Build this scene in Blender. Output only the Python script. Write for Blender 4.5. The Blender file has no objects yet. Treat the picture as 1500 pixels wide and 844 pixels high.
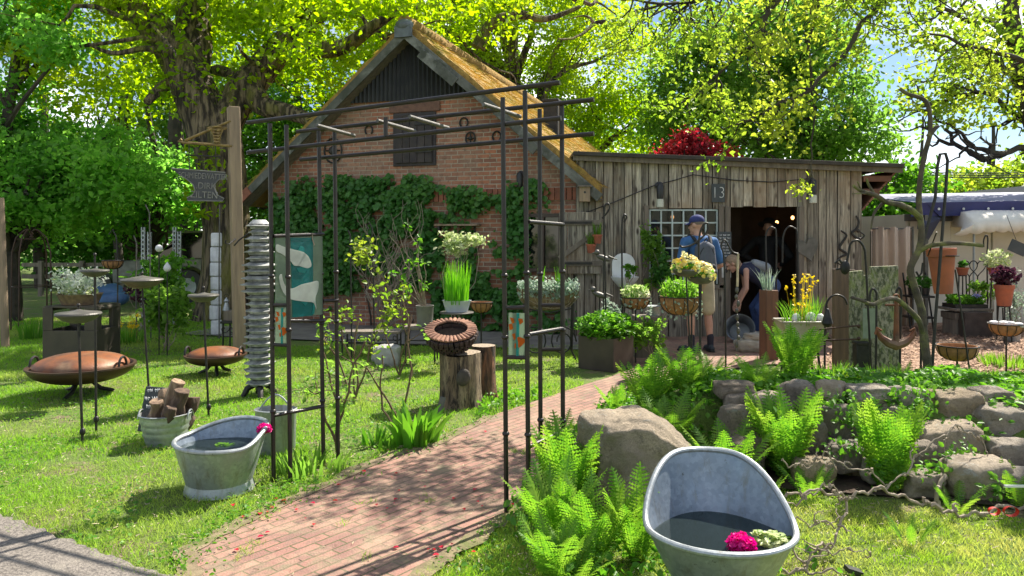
import bpy, bmesh, math, random
import numpy as np
from mathutils import Vector, Matrix, noise
R = math.radians
PI = math.pi
rnd = random.Random(7)
rng = np.random.default_rng(7)
SC = bpy.context.scene
C = SC.collection
# photograph geometry: focal length in photo pixels, eye height, horizon row, centre column
F, H, HY, CX = 1091.0, 1.55, 345.0, 750.0
def P(px, py, Y): return Vector(((px-CX)/F*Y, Y, H-(py-HY)/F*Y))
def G(px, py, z=0.0):
    Y = (H-z)*F/(py-HY)
    return Vector(((px-CX)/F*Y, Y, z))
def S(n, Y): return n/F*Y
def K(x, y): return math.sqrt(1+(x/y)**2)   # a disc seen off axis looks wider than it is
def sstep(a, b, x):
    t = min(1, max(0, (x-a)/(b-a))); return t*t*(3-2*t)

# ---------------------------------------------------------------- objects
def tag(o, label=None, cat=None, group=None, kind=None):
    if label: o['label'] = label
    if cat: o['category'] = cat
    if group: o['group'] = group
    if kind: o['kind'] = kind
    return o
def thing(name, label, cat, loc=(0, 0, 0), rz=0, group=None):
    o = bpy.data.objects.new(name, None); C.objects.link(o)
    o.location = loc; o.rotation_euler = (0, 0, rz); o.empty_display_size = .1
    return tag(o, label, cat, group)
def ploc(o):
    v = Vector((0, 0, 0))
    while o is not None:
        v = v + o.location; o = o.parent
    return v
def dup(root, loc=None, rz=None, label=None, group=None, scale=None):
    r = root.copy(); C.objects.link(r)
    if loc is not None: r.location = loc
    if rz is not None: r.rotation_euler = (0, 0, rz)
    if scale: r.scale = (scale,)*3
    if label: r['label'] = label
    if group: r['group'] = group
    for ch in list(root.children):
        c = ch.copy(); C.objects.link(c); c.parent = r
        for g in ch.children:
            d = g.copy(); C.objects.link(d); d.parent = c
    return r
def link_mesh(name, me, mat, parent=None, smooth=True, off=None):
    if smooth:
        me.polygons.foreach_set('use_smooth', [True]*len(me.polygons))
    o = bpy.data.objects.new(name, me); C.objects.link(o)
    if mat: me.materials.append(mat)
    if parent: o.parent = parent
    return o
def autosmooth(o, ang=40):
    o.data.set_sharp_from_angle(angle=R(ang))

class MB:
    def __init__(s): s.v = []; s.f = []
    def add(s, vs, fs, M=None):
        o = len(s.v)
        s.v += [tuple(M @ Vector(v)) for v in vs] if M is not None else [tuple(v) for v in vs]
        s.f += [tuple(i+o for i in f) for f in fs]
        return s
    def box(s, c, d, rz=0, M=None):
        x, y, z = d[0]/2, d[1]/2, d[2]/2
        vs = [(a*x, b*y, e*z) for a in (-1, 1) for b in (-1, 1) for e in (-1, 1)]
        fs = [(0, 1, 3, 2), (4, 6, 7, 5), (0, 4, 5, 1), (2, 3, 7, 6), (0, 2, 6, 4), (1, 5, 7, 3)]
        m = Matrix.Translation(Vector(c))
        if M is not None: m = m @ M
        if rz: m = m @ Matrix.Rotation(rz, 4, 'Z')
        return s.add(vs, fs, m)
    def tube(s, pts, r, n=8, caps=True, closed=False):
        pts = [Vector(p) for p in pts]
        k = len(pts)
        if not isinstance(r, (list, tuple)): r = [r]*k
        tans = []
        for i in range(k):
            a = pts[(i-1) % k] if (i > 0 or closed) else pts[i]
            b = pts[(i+1) % k] if (i < k-1 or closed) else pts[i]
            t = b-a
            tans.append(t.normalized() if t.length > 1e-9 else Vector((0, 0, 1)))
        t0 = tans[0]
        u = t0.cross(Vector((0, 0, 1)))
        if u.length < 1e-3: u = t0.cross(Vector((1, 0, 0)))
        u.normalize()
        vs = []
        for i in range(k):
            t = tans[i]
            u = u - t*u.dot(t)
            if u.length < 1e-6: u = t.orthogonal()
            u.normalize(); w = t.cross(u)
            for j in range(n):
                a = 2*PI*j/n
                vs.append(pts[i] + (u*math.cos(a)+w*math.sin(a))*r[i])
        fs = []
        for i in range(k if closed else k-1):
            i2 = (i+1) % k
            for j in range(n):
                fs.append((i*n+j, i*n+(j+1) % n, i2*n+(j+1) % n, i2*n+j))
        if caps and not closed:
            fs.append(tuple(range(n-1, -1, -1))); fs.append(tuple((k-1)*n+j for j in range(n)))
        return s.add(vs, fs)
    def cap(s, a, b, ra, rb, n=12):
        a, b = Vector(a), Vector(b)
        t = (b-a)
        L = t.length
        t = t/L if L > 1e-6 else Vector((0, 0, 1))
        pts, rr = [], []
        for q in (90, 65, 40, 15): pts.append(a-t*ra*math.sin(R(q))); rr.append(max(.001, ra*math.cos(R(q))))
        for q in (15, 40, 65, 90): pts.append(b+t*rb*math.sin(R(q))); rr.append(max(.001, rb*math.cos(R(q))))
        return s.tube(pts, rr, n)
    def lathe(s, prof, c=(0, 0, 0), n=24, M=None, jit=0):
        vs, fs = [], []
        for r, z in prof:
            for j in range(n):
                a = 2*PI*j/n
                q = r*(1+(jit*noise.noise((math.cos(a)*2, math.sin(a)*2, z*3)) if jit else 0))
                vs.append((q*math.cos(a), q*math.sin(a), z))
        for i in range(len(prof)-1):
            for j in range(n):
                fs.append((i*n+j, i*n+(j+1) % n, (i+1)*n+(j+1) % n, (i+1)*n+j))
        m = Matrix.Translation(Vector(c))
        if M is not None: m = m @ M
        return s.add(vs, fs, m)
    def ell(s, c, r, n=16, m=10, M=None):
        vs, fs = [], []
        for i in range(m+1):
            t = PI*i/m
            for j in range(n):
                a = 2*PI*j/n
                vs.append((r[0]*max(.002, math.sin(t))*math.cos(a), r[1]*max(.002, math.sin(t))*math.sin(a), r[2]*math.cos(t)))
        for i in range(m):
            for j in range(n): fs.append((i*n+j, (i+1)*n+j, (i+1)*n+(j+1) % n, i*n+(j+1) % n))
        q = Matrix.Translation(Vector(c))
        if M is not None: q = q @ M
        return s.add(vs, fs, q)
    def prism(s, poly, th, M):
        k = len(poly)
        vs = [(x, y, 0) for x, y in poly]+[(x, y, th) for x, y in poly]
        fs = [tuple(range(k-1, -1, -1)), tuple(range(k, 2*k))]
        for i in range(k): fs.append((i, (i+1) % k, k+(i+1) % k, k+i))
        return s.add(vs, fs, M)
    def build(s, name, mat, parent=None, smooth=True, bevel=0, ang=35, ctr=False):
        off = ploc(parent) if parent else Vector((0, 0, 0))
        loc = None
        if parent is None and ctr is not False:
            loc = Vector(ctr) if ctr is not True else Vector((sum(v[0] for v in s.v)/len(s.v), sum(v[1] for v in s.v)/len(s.v), min(v[2] for v in s.v)))
            off = loc
        me = bpy.data.meshes.new(name)
        me.from_pydata([(v[0]-off[0], v[1]-off[1], v[2]-off[2]) for v in s.v], [], s.f)
        me.update()
        o = link_mesh(name, me, mat, parent, smooth)
        if loc is not None: o.location = loc
        if smooth: autosmooth(o, ang)
        if bevel:
            b = o.modifiers.new('bevel', 'BEVEL'); b.width = bevel; b.segments = 2; b.limit_method = 'ANGLE'; b.angle_limit = R(40)
        return o
def one(name, label, cat, mb, mat, group=None, **k):
    return tag(mb.build(name, mat, None, ctr=k.pop('ctr', True), **k), label, cat, group)
def npmesh(name, V, Fc, mat, parent=None, smooth=False):
    V = np.asarray(V, dtype=np.float32).copy(); Fc = np.asarray(Fc, dtype=np.int32)
    if parent is not None: V -= np.array(ploc(parent), dtype=np.float32)
    n, k = Fc.shape
    me = bpy.data.meshes.new(name)
    me.vertices.add(len(V)); me.vertices.foreach_set('co', V.ravel())
    me.loops.add(n*k); me.loops.foreach_set('vertex_index', Fc.ravel())
    me.polygons.add(n); me.polygons.foreach_set('loop_start', np.arange(0, n*k, k, dtype=np.int32))
    me.update(calc_edges=True)
    return link_mesh(name, me, mat, parent, smooth)
def blob(name, mb, mat, parent, voxel=.012, it=3):
    """one continuous surface grown over overlapping tapered limbs"""
    o = mb.build(name, mat, parent)
    r = o.modifiers.new('r', 'REMESH'); r.mode = 'VOXEL'; r.voxel_size = voxel; r.use_smooth_shade = True
    m = o.modifiers.new('s', 'SMOOTH'); m.iterations = it; m.factor = .5
    dg = bpy.context.evaluated_depsgraph_get()
    me = bpy.data.meshes.new_from_object(o.evaluated_get(dg))
    o.modifiers.clear(); o.data = me
    me.polygons.foreach_set('use_smooth', [True]*len(me.polygons))
    if not me.materials: me.materials.append(mat)
    return o
def text(name, body, size, M, mat, parent, ext=.003, sx=1.0, bold=0):
    cu = bpy.data.curves.new('t', 'FONT'); cu.body = body; cu.size = size; cu.extrude = ext; cu.align_x = 'CENTER'; cu.align_y = 'CENTER'
    cu.resolution_u = 3; cu.offset = bold
    t = bpy.data.objects.new('t', cu); C.objects.link(t)
    me = bpy.data.meshes.new_from_object(t.evaluated_get(bpy.context.evaluated_depsgraph_get()))
    bpy.data.objects.remove(t)
    off = ploc(parent)
    me.transform(Matrix.Translation(-off) @ M @ Matrix.Diagonal((sx, 1, 1, 1)))
    return link_mesh(name, me, mat, parent, False)
# faces the camera: local x -> world x, local y -> world z, local z -> world -y
def FACE(c, rz=0): return Matrix.Translation(Vector(c)) @ Matrix.Rotation(rz, 4, 'Z') @ Matrix.Rotation(PI/2, 4, 'X')

# ---------------------------------------------------------------- materials
MATS = {}
class NT:
    def __init__(s, name):
        s.m = bpy.data.materials.new(name); s.m.use_nodes = True
        s.t = s.m.node_tree; s.t.nodes.clear()
        s.out = s.n('ShaderNodeOutputMaterial')
    def n(s, typ, **k):
        x = s.t.nodes.new(typ)
        for a, b in k.items():
            if a.startswith('i_'):
                kk = a[2:]; kk = int(kk) if kk.isdigit() else kk.replace('_', ' ')
                x.inputs[kk].default_value = b
            else: setattr(x, a, b)
        return x
    def l(s, a, b): s.t.links.new(a, b)
    def coord(s, sc=(1, 1, 1), rot=(0, 0, 0), kind='Object'):
        c = s.n('ShaderNodeTexCoord'); m = s.n('ShaderNodeMapping')
        m.inputs['Scale'].default_value = sc; m.inputs['Rotation'].default_value = rot
        s.l(c.outputs[kind], m.inputs['Vector']); return m.outputs[0]
    def noise(s, v, scale, det=4, rough=.55, dist=0):
        x = s.n('ShaderNodeTexNoise'); x.inputs['Scale'].default_value = scale; x.inputs['Detail'].default_value = det
        x.inputs['Roughness'].default_value = rough; x.inputs['Distortion'].default_value = dist
        if v is not None: s.l(v, x.inputs['Vector'])
        return x.outputs['Fac']
    def ramp(s, f, a=.35, b=.65, ca=(0, 0, 0, 1), cb=(1, 1, 1, 1)):
        r = s.n('ShaderNodeValToRGB'); e = r.color_ramp.elements
        e[0].position = a; e[1].position = b; e[0].color = ca; e[1].color = cb
        s.l(f, r.inputs[0]); return r.outputs[0]
    def mix(s, f, a, b, mode='MIX'):
        x = s.n('ShaderNodeMix', data_type='RGBA', blend_type=mode)
        for i, q in ((0, f), (6, a), (7, b)):
            if hasattr(q, 'node'): s.l(q, x.inputs[i])
            elif i == 0: x.inputs[0].default_value = q
            else: x.inputs[i].default_value = (*q[:3], 1)
        return x.outputs[2]
    def bsdf(s, col, rough=.7, metal=0, **k):
        p = s.n('ShaderNodeBsdfPrincipled')
        if hasattr(col, 'node'): s.l(col, p.inputs['Base Color'])
        else: p.inputs['Base Color'].default_value = (*col[:3], 1)
        if hasattr(rough, 'node'): s.l(rough, p.inputs['Roughness'])
        else: p.inputs['Roughness'].default_value = rough
        p.inputs['Metallic'].default_value = metal
        for a, b in k.items(): p.inputs[a.replace('_', ' ')].default_value = b
        return p
    def bump(s, p, h, st=.3, d=.02):
        b = s.n('ShaderNodeBump'); b.inputs['Strength'].default_value = st; b.inputs['Distance'].default_value = d
        s.l(h, b.inputs['Height']); s.l(b.outputs[0], p.inputs['Normal'])
    def fin(s, sh):
        s.l(sh.outputs[0] if hasattr(sh, 'outputs') else sh, s.out.inputs[0]); return s.m
def mk(name, col, rough=.7, metal=0, col2=None, sc=8, amt=(.35, .65), bump=.25, bsc=40, stretch=(1, 1, 1), isl=0, bd=.01, col3=None, sc3=2):
    t = NT(name)
    v = t.coord(stretch)
    f = t.noise(v, sc, 6)
    c2 = col2 or tuple(x*.6 for x in col)
    c = t.mix(t.ramp(f, *amt), col, c2)
    if col3: c = t.mix(t.ramp(t.noise(v, sc3, 5, .6, .4), .5, .66), c, col3)
    if isl:
        g = t.n('ShaderNodeNewGeometry')
        hs = t.n('ShaderNodeHueSaturation'); mr = t.n('ShaderNodeMapRange')
        mr.inputs[3].default_value = 1-isl; mr.inputs[4].default_value = 1+isl
        t.l(g.outputs['Random Per Island'], mr.inputs[0]); t.l(mr.outputs[0], hs.inputs['Value']); t.l(c, hs.inputs['Color'])
        c = hs.outputs[0]
    p = t.bsdf(c, rough, metal)
    if bump: t.bump(p, t.noise(v, bsc, 5), bump, bd)
    return t.fin(p)
def leafmat(name, a, b, trans=.5, c=None, csc=.5, rough=.45, tb=1.6):
    """thin leaf: reflects on the lit side and glows when lit from behind; hue varies leaf by leaf"""
    t = NT(name)
    g = t.n('ShaderNodeNewGeometry')
    col = t.mix(g.outputs['Random Per Island'], a, b)
    if c:
        col = t.mix(t.ramp(t.noise(t.coord(), csc, 3), .42, .62), col, c)
    p = t.bsdf(col, rough); p.inputs['Specular IOR Level'].default_value = .35
    tr = t.n('ShaderNodeBsdfTranslucent')
    tc = t.n('ShaderNodeHueSaturation'); tc.inputs['Hue'].default_value = .497; tc.inputs['Saturation'].default_value = 1.06; tc.inputs['Value'].default_value = tb
    t.l(col, tc.inputs['Color']); t.l(tc.outputs[0], tr.inputs['Color'])
    m = t.n('ShaderNodeMixShader'); m.inputs[0].default_value = trans
    t.l(p.outputs[0], m.inputs[1]); t.l(tr.outputs[0], m.inputs[2])
    return t.fin(m)

M = {}
M['steel'] = mk('black_steel', (.016, .014, .013), .38, .2, (.03, .022, .018), 20, bump=.15, bsc=90)
M['dark'] = mk('dark_iron', (.025, .025, .025), .5, .6, (.05, .045, .04), 15)
M['rust'] = mk('rust', (.23, .075, .022), .55, .15, (.085, .04, .025), 4, (.38, .62), .3, 60, col3=(.24, .15, .085), sc3=2.2)
M['rustdark'] = mk('dark_rust', (.075, .038, .022), .5, .4, (.06, .035, .025), 5, bump=.3, bsc=50)
M['corten'] = mk('weathered_steel', (.10, .085, .06), .55, .4, (.06, .05, .04), 3, bump=.12)
def zincmat(name, a, b, dirt, rough, metal):
    t = NT(name); v = t.coord()
    vo = t.n('ShaderNodeTexVoronoi'); vo.inputs['Scale'].default_value = 55; t.l(v, vo.inputs['Vector'])
    sp = t.n('ShaderNodeSeparateColor'); t.l(vo.outputs['Color'], sp.inputs[0])
    c = t.mix(t.ramp(sp.outputs[0], .1, .9), a, b)
    c = t.mix(t.ramp(t.noise(v, 3.5, 8, .7), .40, .66), c, tuple(k*.72 for k in a))
    c = t.mix(t.ramp(t.noise(t.coord((9, 9, 1.3)), 1.6, 6, .7), .54, .70), c, dirt)
    c = t.mix(t.ramp(t.noise(v, 30, 5, .8), .62, .70), c, tuple(k*.5 for k in dirt))
    r = t.ramp(t.noise(v, 6, 5), .3, .7, (rough-.1,)*3+(1,), (rough+.2,)*3+(1,))
    p = t.bsdf(c, r, metal); t.bump(p, t.noise(v, 9, 4), .18, .02); return t.fin(p)
M['zinc'] = zincmat('galvanised', (.46, .49, .50), (.34, .37, .38), (.26, .255, .22), .42, .65)
M['zincin'] = zincmat('galvanised_inside', (.29, .35, .42), (.22, .27, .33), (.20, .215, .21), .42, .55)  # bath lining: bluish shade and reflected sky put into the zinc colour
M['grey'] = mk('grey_metal', (.14, .13, .115), .5, .4, (.085, .08, .07), 12)
M['bowl'] = mk('bowl_stoneware', (.12, .115, .10), .6, .2, (.07, .066, .06), 10)
M['wood'] = mk('weathered_wood', (.36, .26, .165), .8, 0, (.20, .145, .10), 3, (.3, .7), .4, 25, (6, 6, .6))
M['oldwood'] = mk('grey_wood', (.24, .20, .155), .85, 0, (.12, .10, .08), 3, (.3, .7), .5, 25, (6, 6, .6), isl=.25)
M['brownwood'] = mk('brown_beam', (.19, .085, .045), .75, 0, (.10, .05, .03), 3, (.3, .7), .4, 25, (6, 6, .7))
M['bark'] = mk('bark', (.25, .19, .125), .95, 0, (.04, .03, .023), 4.2, (.40, .56), 1.0, 6, (3.4, 3.4, .5), bd=.12, col3=(.23, .22, .045), sc3=.5)
M['bark2'] = mk('dark_bark', (.075, .06, .045), .95, 0, (.035, .03, .025), 4, bump=.6, bsc=14, bd=.03)
M['twig'] = mk('pale_twig', (.33, .27, .20), .8, 0, (.20, .155, .11), 14)
M['moss'] = mk('mossy_branch', (.11, .085, .055), .9, 0, (.05, .04, .028), 9, bump=.7, bsc=35, col3=(.20, .20, .06), sc3=5)
M['terra'] = mk('terracotta', (.42, .115, .05), .75, 0, (.28, .085, .045), 6)
M['coco'] = mk('coco_liner', (.38, .19, .08), .95, 0, (.24, .12, .05), 18, bump=.8, bsc=60)
M['wicker'] = mk('wicker', (.24, .165, .09), .9, 0, (.12, .08, .05), 20, bump=.5, bsc=40)
M['white'] = mk('white_enamel', (.75, .76, .75), .35, 0, (.6, .61, .6), 4, bump=.05)
M['whitestone'] = mk('white_block', (.68, .68, .68), .8, 0, (.5, .5, .5), 9)
M['plate'] = mk('cast_plates', (.42, .42, .40), .6, .15, (.20, .205, .20), 14, (.4, .6), .4, 60)
M['black'] = mk('black_plastic', (.02, .02, .022), .4)
M['slate'] = mk('slate', (.045, .055, .06), .7, 0, (.065, .072, .075), 8)
M['chalk'] = mk('chalk', (.75, .76, .75), .9, bump=0)
M['soil'] = mk('soil', (.07, .045, .03), 1, 0, (.035, .025, .018), 10, bump=.8, bsc=40)
M['stonepot'] = mk('stone_pot', (.20, .19, .17), .9, 0, (.13, .125, .115), 8)
def rockmat(name, a, b, lichen):
    t = NT(name); v = t.coord()
    c = t.mix(t.ramp(t.noise(v, 4, 8, .7), .38, .62), a, b)
    c = t.mix(t.ramp(t.noise(v, 60, 8, .8), .45, .62), c, tuple(x*.62 for x in a))
    c = t.mix(t.ramp(t.noise(v, 22, 6, .75), .55, .64), c, tuple(x*.75 for x in b))
    c = t.mix(t.ramp(t.noise(v, 9, 6, .75, .6), .585, .64), c, lichen)
    oi = t.n('ShaderNodeObjectInfo'); hs = t.n('ShaderNodeHueSaturation'); mr = t.n('ShaderNodeMapRange'); mr.inputs[3].default_value = .85; mr.inputs[4].default_value = 1.3
    t.l(oi.outputs['Random'], mr.inputs[0]); t.l(mr.outputs[0], hs.inputs['Value']); mr2 = t.n('ShaderNodeMapRange'); mr2.inputs[3].default_value = 1.3; mr2.inputs[4].default_value = .9
    t.l(oi.outputs['Random'], mr2.inputs[0]); t.l(mr2.outputs[0], hs.inputs['Saturation']); t.l(c, hs.inputs['Color']); c = hs.outputs[0]
    p = t.bsdf(c, .9)
    t.bump(p, t.noise(v, 18, 12, .82), 1, .05)
    return t.fin(p)
M['rock'] = rockmat('field_stone', (.56, .46, .34), (.35, .29, .22), (.40, .38, .33))
M['rock2'] = rockmat('grey_field_stone', (.48, .415, .33), (.28, .24, .195), (.36, .36, .32))
M['rock3'] = rockmat('dark_field_stone', (.34, .285, .225), (.18, .15, .12), (.26, .26, .22))
# leaves
M['lf_maple'] = leafmat('maple_leaf', (.13, .31, .045), (.21, .40, .07), .66, (.095, .24, .04), .9, tb=2.1)
M['lf_oak'] = leafmat('oak_leaf', (.28, .39, .022), (.19, .32, .02), .66, (.31, .40, .03), .3, tb=1.8)
M['lf_yel'] = leafmat('young_leaf', (.25, .36, .04), (.15, .27, .03), .62, (.33, .40, .05), .9, tb=1.65)
M['lf_mid'] = leafmat('beech_leaf', (.12, .235, .035), (.18, .31, .05), .64, (.095, .19, .03), .5, tb=2.0)
M['lf_dark'] = leafmat('dark_leaf', (.055, .16, .025), (.09, .22, .035), .6, (.04, .115, .02), .3, tb=2.0)
M['lf_red'] = leafmat('red_leaf', (.32, .025, .03), (.45, .06, .05), .5, (.24, .02, .03), 1)
M['lf_ivy'] = leafmat('ivy_leaf', (.045, .15, .028), (.11, .26, .05), .4, (.06, .19, .035), 1.2, .35)
M['lf_fern'] = leafmat('fern_leaf', (.18, .36, .035), (.08, .22, .025), .56, (.24, .37, .05), 3.5, tb=1.5)
M['lf_rose'] = leafmat('rose_leaf', (.20, .33, .03), (.14, .27, .03), .5, (.27, .34, .04), 3)
M['lf_bright'] = leafmat('fresh_leaf', (.10, .27, .025), (.17, .34, .04), .5, (.08, .22, .02), 2)
M['lf_silver'] = leafmat('silver_leaf', (.30, .38, .30), (.42, .48, .40), .3, (.20, .30, .20), 6)
M['lf_varieg'] = leafmat('variegated_leaf', (.48, .55, .25), (.22, .34, .08), .45, (.6, .62, .42), 9)
M['lf_purple'] = leafmat('purple_leaf', (.05, .015, .03), (.09, .03, .05), .3)
M['lf_chive'] = leafmat('chive_leaf', (.12, .36, .02), (.20, .46, .04), .5)
M['lf_grass'] = leafmat('grass_blade', (.17, .38, .03), (.25, .43, .045), .5, (.30, .40, .075), .8, .5, 1.6)
M['lf_moss'] = leafmat('mossy_grass', (.20, .35, .03), (.28, .40, .05), .5, (.40, .41, .11), 2.6, .5, 1.7)
M['fl_yel'] = leafmat('pale_yellow_petal', (.85, .78, .24), (.86, .84, .48), .4, (.75, .55, .08), 9, tb=1.1)
M['fl_yel2'] = leafmat('yellow_petal', (.85, .60, .03), (.80, .68, .06), .4, tb=1.1)
M['fl_white'] = leafmat('white_petal', (.80, .80, .74), (.70, .74, .66), .4, (.5, .6, .42), 8, tb=1.1)
M['fl_pink'] = leafmat('magenta_petal', (.70, .008, .22), (.80, .03, .34), .4, tb=1.1)
M['fl_red'] = leafmat('red_petal', (.62, .012, .02), (.5, .01, .06), .3, tb=1.1)
# ---------------------------------------------------------------- foliage builders
def unit(a): return a/np.maximum(np.linalg.norm(a, axis=1, keepdims=True), 1e-9)
def leaf_arrays(cent, size, asp=.62, N0=(0, 0, 1), bias=.5, jit=.35, fold=.12, hang=0.0):
    """each leaf is a folded six-point blade with its own size and tilt"""
    cent = np.asarray(cent, float); n = len(cent)
    N0 = np.asarray(N0, float)
    if N0.ndim == 1: N0 = np.tile(N0, (n, 1))
    nr = unit(N0*bias + unit(rng.normal(size=(n, 3)))*(1-bias*.6))
    a = rng.normal(size=(n, 3)); a[:, 2] -= hang
    a = unit(a - nr*np.sum(a*nr, 1, keepdims=True))
    b = np.cross(nr, a)
    L = (size*(1+jit*rng.uniform(-1, 1, n)))[:, None]
    W = L*asp
    u = nr*L*fold
    V = np.stack([cent-a*L*.5, cent-a*L*.12+b*W*.5+u, cent+a*L*.25+b*W*.36+u, cent+a*L*.5-u*.6,
                  cent+a*L*.25-b*W*.36+u, cent-a*L*.12-b*W*.5+u], 1).reshape(-1, 3)
    base = np.arange(n)[:, None]*6
    Fc = np.concatenate([base+np.array([0, 1, 2, 3]), base+np.array([0, 3, 4, 5])], 0)
    return V, Fc
def leaves(name, cent, size, mat, parent=None, **k):
    V, Fc = leaf_arrays(cent, size, **k)
    return npmesh(name, V, Fc, mat, parent)
def merge(*arrs):
    Vs, Fs, o = [], [], 0
    for V, f in arrs:
        Vs.append(V); Fs.append(f+o); o += len(V)
    return np.concatenate(Vs), np.concatenate(Fs)
def clumps(ells, n, per, rc, lo=.45, flat=.6):
    """clump centres spread through the outer part of ellipsoids, leaves gathered round them"""
    w = np.array([e[1][0]*e[1][1]+e[1][2]*e[1][0] for e in ells]); w = w/w.sum()
    idx = rng.choice(len(ells), n, p=w)
    d = unit(rng.normal(size=(n, 3)))
    rr = rng.uniform(lo, 1, n)**.6
    c = np.array([ells[i][0] for i in idx]) + d*np.array([ells[i][1] for i in idx])*rr[:, None]
    q = per*rng.uniform(.4, 1.6, n)
    q = np.maximum(3, q.astype(int))
    rad = rc*rng.uniform(.6, 1.4, n)
    pts = np.repeat(c, q, 0) + rng.normal(size=(q.sum(), 3))*np.repeat(rad, q)[:, None]*np.array([1, 1, flat])
    return c, pts
def limb(mb, a, b, r0, r1, sag=.0, wob=.12, n=7, k=6):
    a, b = Vector(a), Vector(b); L = (b-a).length
    pts, rr = [], []
    s1, s2 = rnd.uniform(0, 9), rnd.uniform(0, 9)
    for i in range(k+1):
        t = i/k
        p = a.lerp(b, t); e = math.sin(PI*t)*L*wob
        p = p + Vector((math.sin(s1+t*5)*e, math.sin(s2+t*4)*e, math.sin(s1*2+t*6)*e*.7 + math.sin(PI*t)*L*sag))
        pts.append(p); rr.append(r0+(r1-r0)*t)
    mb.tube(pts, rr, n)
    return pts
def tree(name, label, base, h, rt, ells, n, per, rc, size, mat, bark, group=None, nb=16, trunk_top=None, lean=(0, 0), asp=.62, lo=.45, cat='tree', twigs=0):
    base = Vector(base)
    root = thing(name, label, cat, base, group=group)
    mb = MB()
    top = Vector(trunk_top) if trunk_top else base+Vector((lean[0], lean[1], h))
    sp = limb(mb, base-Vector((0, 0, .1)), top, rt, rt*.3, 0, .03, 10, 10)
    c, pts = clumps(ells, n, per, rc, lo)
    for i in rng.choice(len(c), min(nb, len(c)), replace=False):
        e = Vector(c[i]); k = max(2, min(9, int(10*max(.15, min(.9, (e.z-base.z)/max(.1, top.z-base.z)-.25)))))
        pp = limb(mb, sp[k], e, rt*.34, .012, .06, .1, 6, 7)
        for _ in range(2):
            q = pp[rnd.randint(3, 6)]
            limb(mb, q, q+Vector((rnd.uniform(-1, 1), rnd.uniform(-1, 1), rnd.uniform(-.2, .8)))*rt*3.2, rt*.1, .006, 0, .12, 5, 5)
    mb.build('trunk', bark, root)
    leaves('crown', pts, size, mat, root, asp=asp)
    return root
def strips(bases, tips, w, mid=None, seg=3, tipw=.12):
    """tapering curved blades from bases to tips; mid = offset of the middle point"""
    b = np.asarray(bases, float); t = np.asarray(tips, float); n = len(b)
    m = (b+t)/2 + (np.asarray(mid, float) if mid is not None else 0)
    side = np.cross(t-b, rng.normal(size=(n, 3))); side = unit(side)
    w = np.broadcast_to(np.asarray(w, float), (n,))[:, None]
    rows = []
    for i in range(seg+1):
        s = i/seg
        c = (1-s)**2*b + 2*s*(1-s)*m + s*s*t
        ww = w*(tipw+(1-tipw)*(1-s**1.6))*.5
        rows += [c-side*ww, c+side*ww]
    V = np.stack(rows, 1).reshape(-1, 3)
    k = 2*(seg+1); base = np.arange(n)[:, None]*k
    Fc = np.concatenate([base+np.array([2*i, 2*i+1, 2*i+3, 2*i+2]) for i in range(seg)], 0)
    return V, Fc
def blades(c, r, n, h, w, lean=.35, hj=.35, mid=.1):
    """a tuft of n upright blades rooted within r of c"""
    a = rng.uniform(0, 2*PI, n); q = r*np.sqrt(rng.uniform(0, 1, n))
    b = np.stack([c[0]+q*np.cos(a), c[1]+q*np.sin(a), np.full(n, c[2])], 1)
    hh = h*(1-hj*rng.uniform(0, 1, n))
    d = np.stack([np.cos(a), np.sin(a), np.zeros(n)], 1)*(lean*hh*rng.uniform(.1, 1, n))[:, None] + rng.normal(size=(n, 3))*.03*h
    t = b+d; t[:, 2] = c[2]+hh
    return strips(b, t, w, mid=np.stack([-d[:, 0]*.3, -d[:, 1]*.3, np.full(n, mid*h)], 1))
def ball_pts(c, r, n, shell=.3):
    d = unit(rng.normal(size=(n, 3)))
    return np.asarray(c)+d*np.asarray(r)*(rng.uniform(shell, 1, n)**.6)[:, None]
def frond_arrays(base, az, L, rise, droop, wid, pairs=24):
    """one fern frond: arching rachis with opposite, toothed pinnae"""
    ca, sa = math.cos(az), math.sin(az)
    s = np.linspace(0, 1, pairs+1)
    out = L*(rise[0]*s + droop*s**2.2); up = L*(rise[1]*s - droop*.55*s**2.6)
    tw = rng.uniform(-.12, .12)
    cx = np.stack([base[0]+out*ca-tw*L*s**2*sa, base[1]+out*sa+tw*L*s**2*ca, base[2]+up], 1)
    tan = unit(np.gradient(cx, axis=0))
    side = np.array([-sa, ca, 0.0])
    Vs, Fs, o = [], [], 0
    rw = .008*L
    nrm = unit(np.cross(side[None, :], tan))
    rv = np.concatenate([cx-side*rw, cx+side*rw], 0)
    i = np.arange(pairs)
    Vs.append(rv); Fs.append(np.stack([i, i+pairs+1, i+pairs+2, i+1], 1)); o += len(rv)
    prof = np.clip(np.sin(PI*np.clip(s*.93+.05, 0, 1))**.8, .03, 1)*np.where(s < .12, s/.12, 1)
    for sgn in (-1, 1):
        for j in range(2, pairs):
            l = wid*prof[j]*rng.uniform(.88, 1.1)
            if l < .006: continue
            d = side*sgn*.92 + tan[j]*.38 + nrm[j]*rng.uniform(.0, .3)
            d = d/np.linalg.norm(d)
            hw = min(L/pairs*.74, l*.34)
            K = 4
            a = cx[j]
            for q in range(K):           # toothed edge: small overlapping lobes
                t0, t1 = q/K, (q+1.35)/K
                ww = hw*(1-q/K*.75)
                p0 = a+d*l*t0; p1 = a+d*l*min(1, t1)-np.array([0, 0, l*.10*t1*t1])
                m0 = a+d*l*(t0+.12)
                Vs.append(np.stack([p0, m0+tan[j]*ww, p1, m0-tan[j]*ww*.8], 0))
                Fs.append(np.array([[o, o+1, o+2, o+3]])); o += 4
    return np.concatenate(Vs), np.concatenate(Fs)
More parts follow.
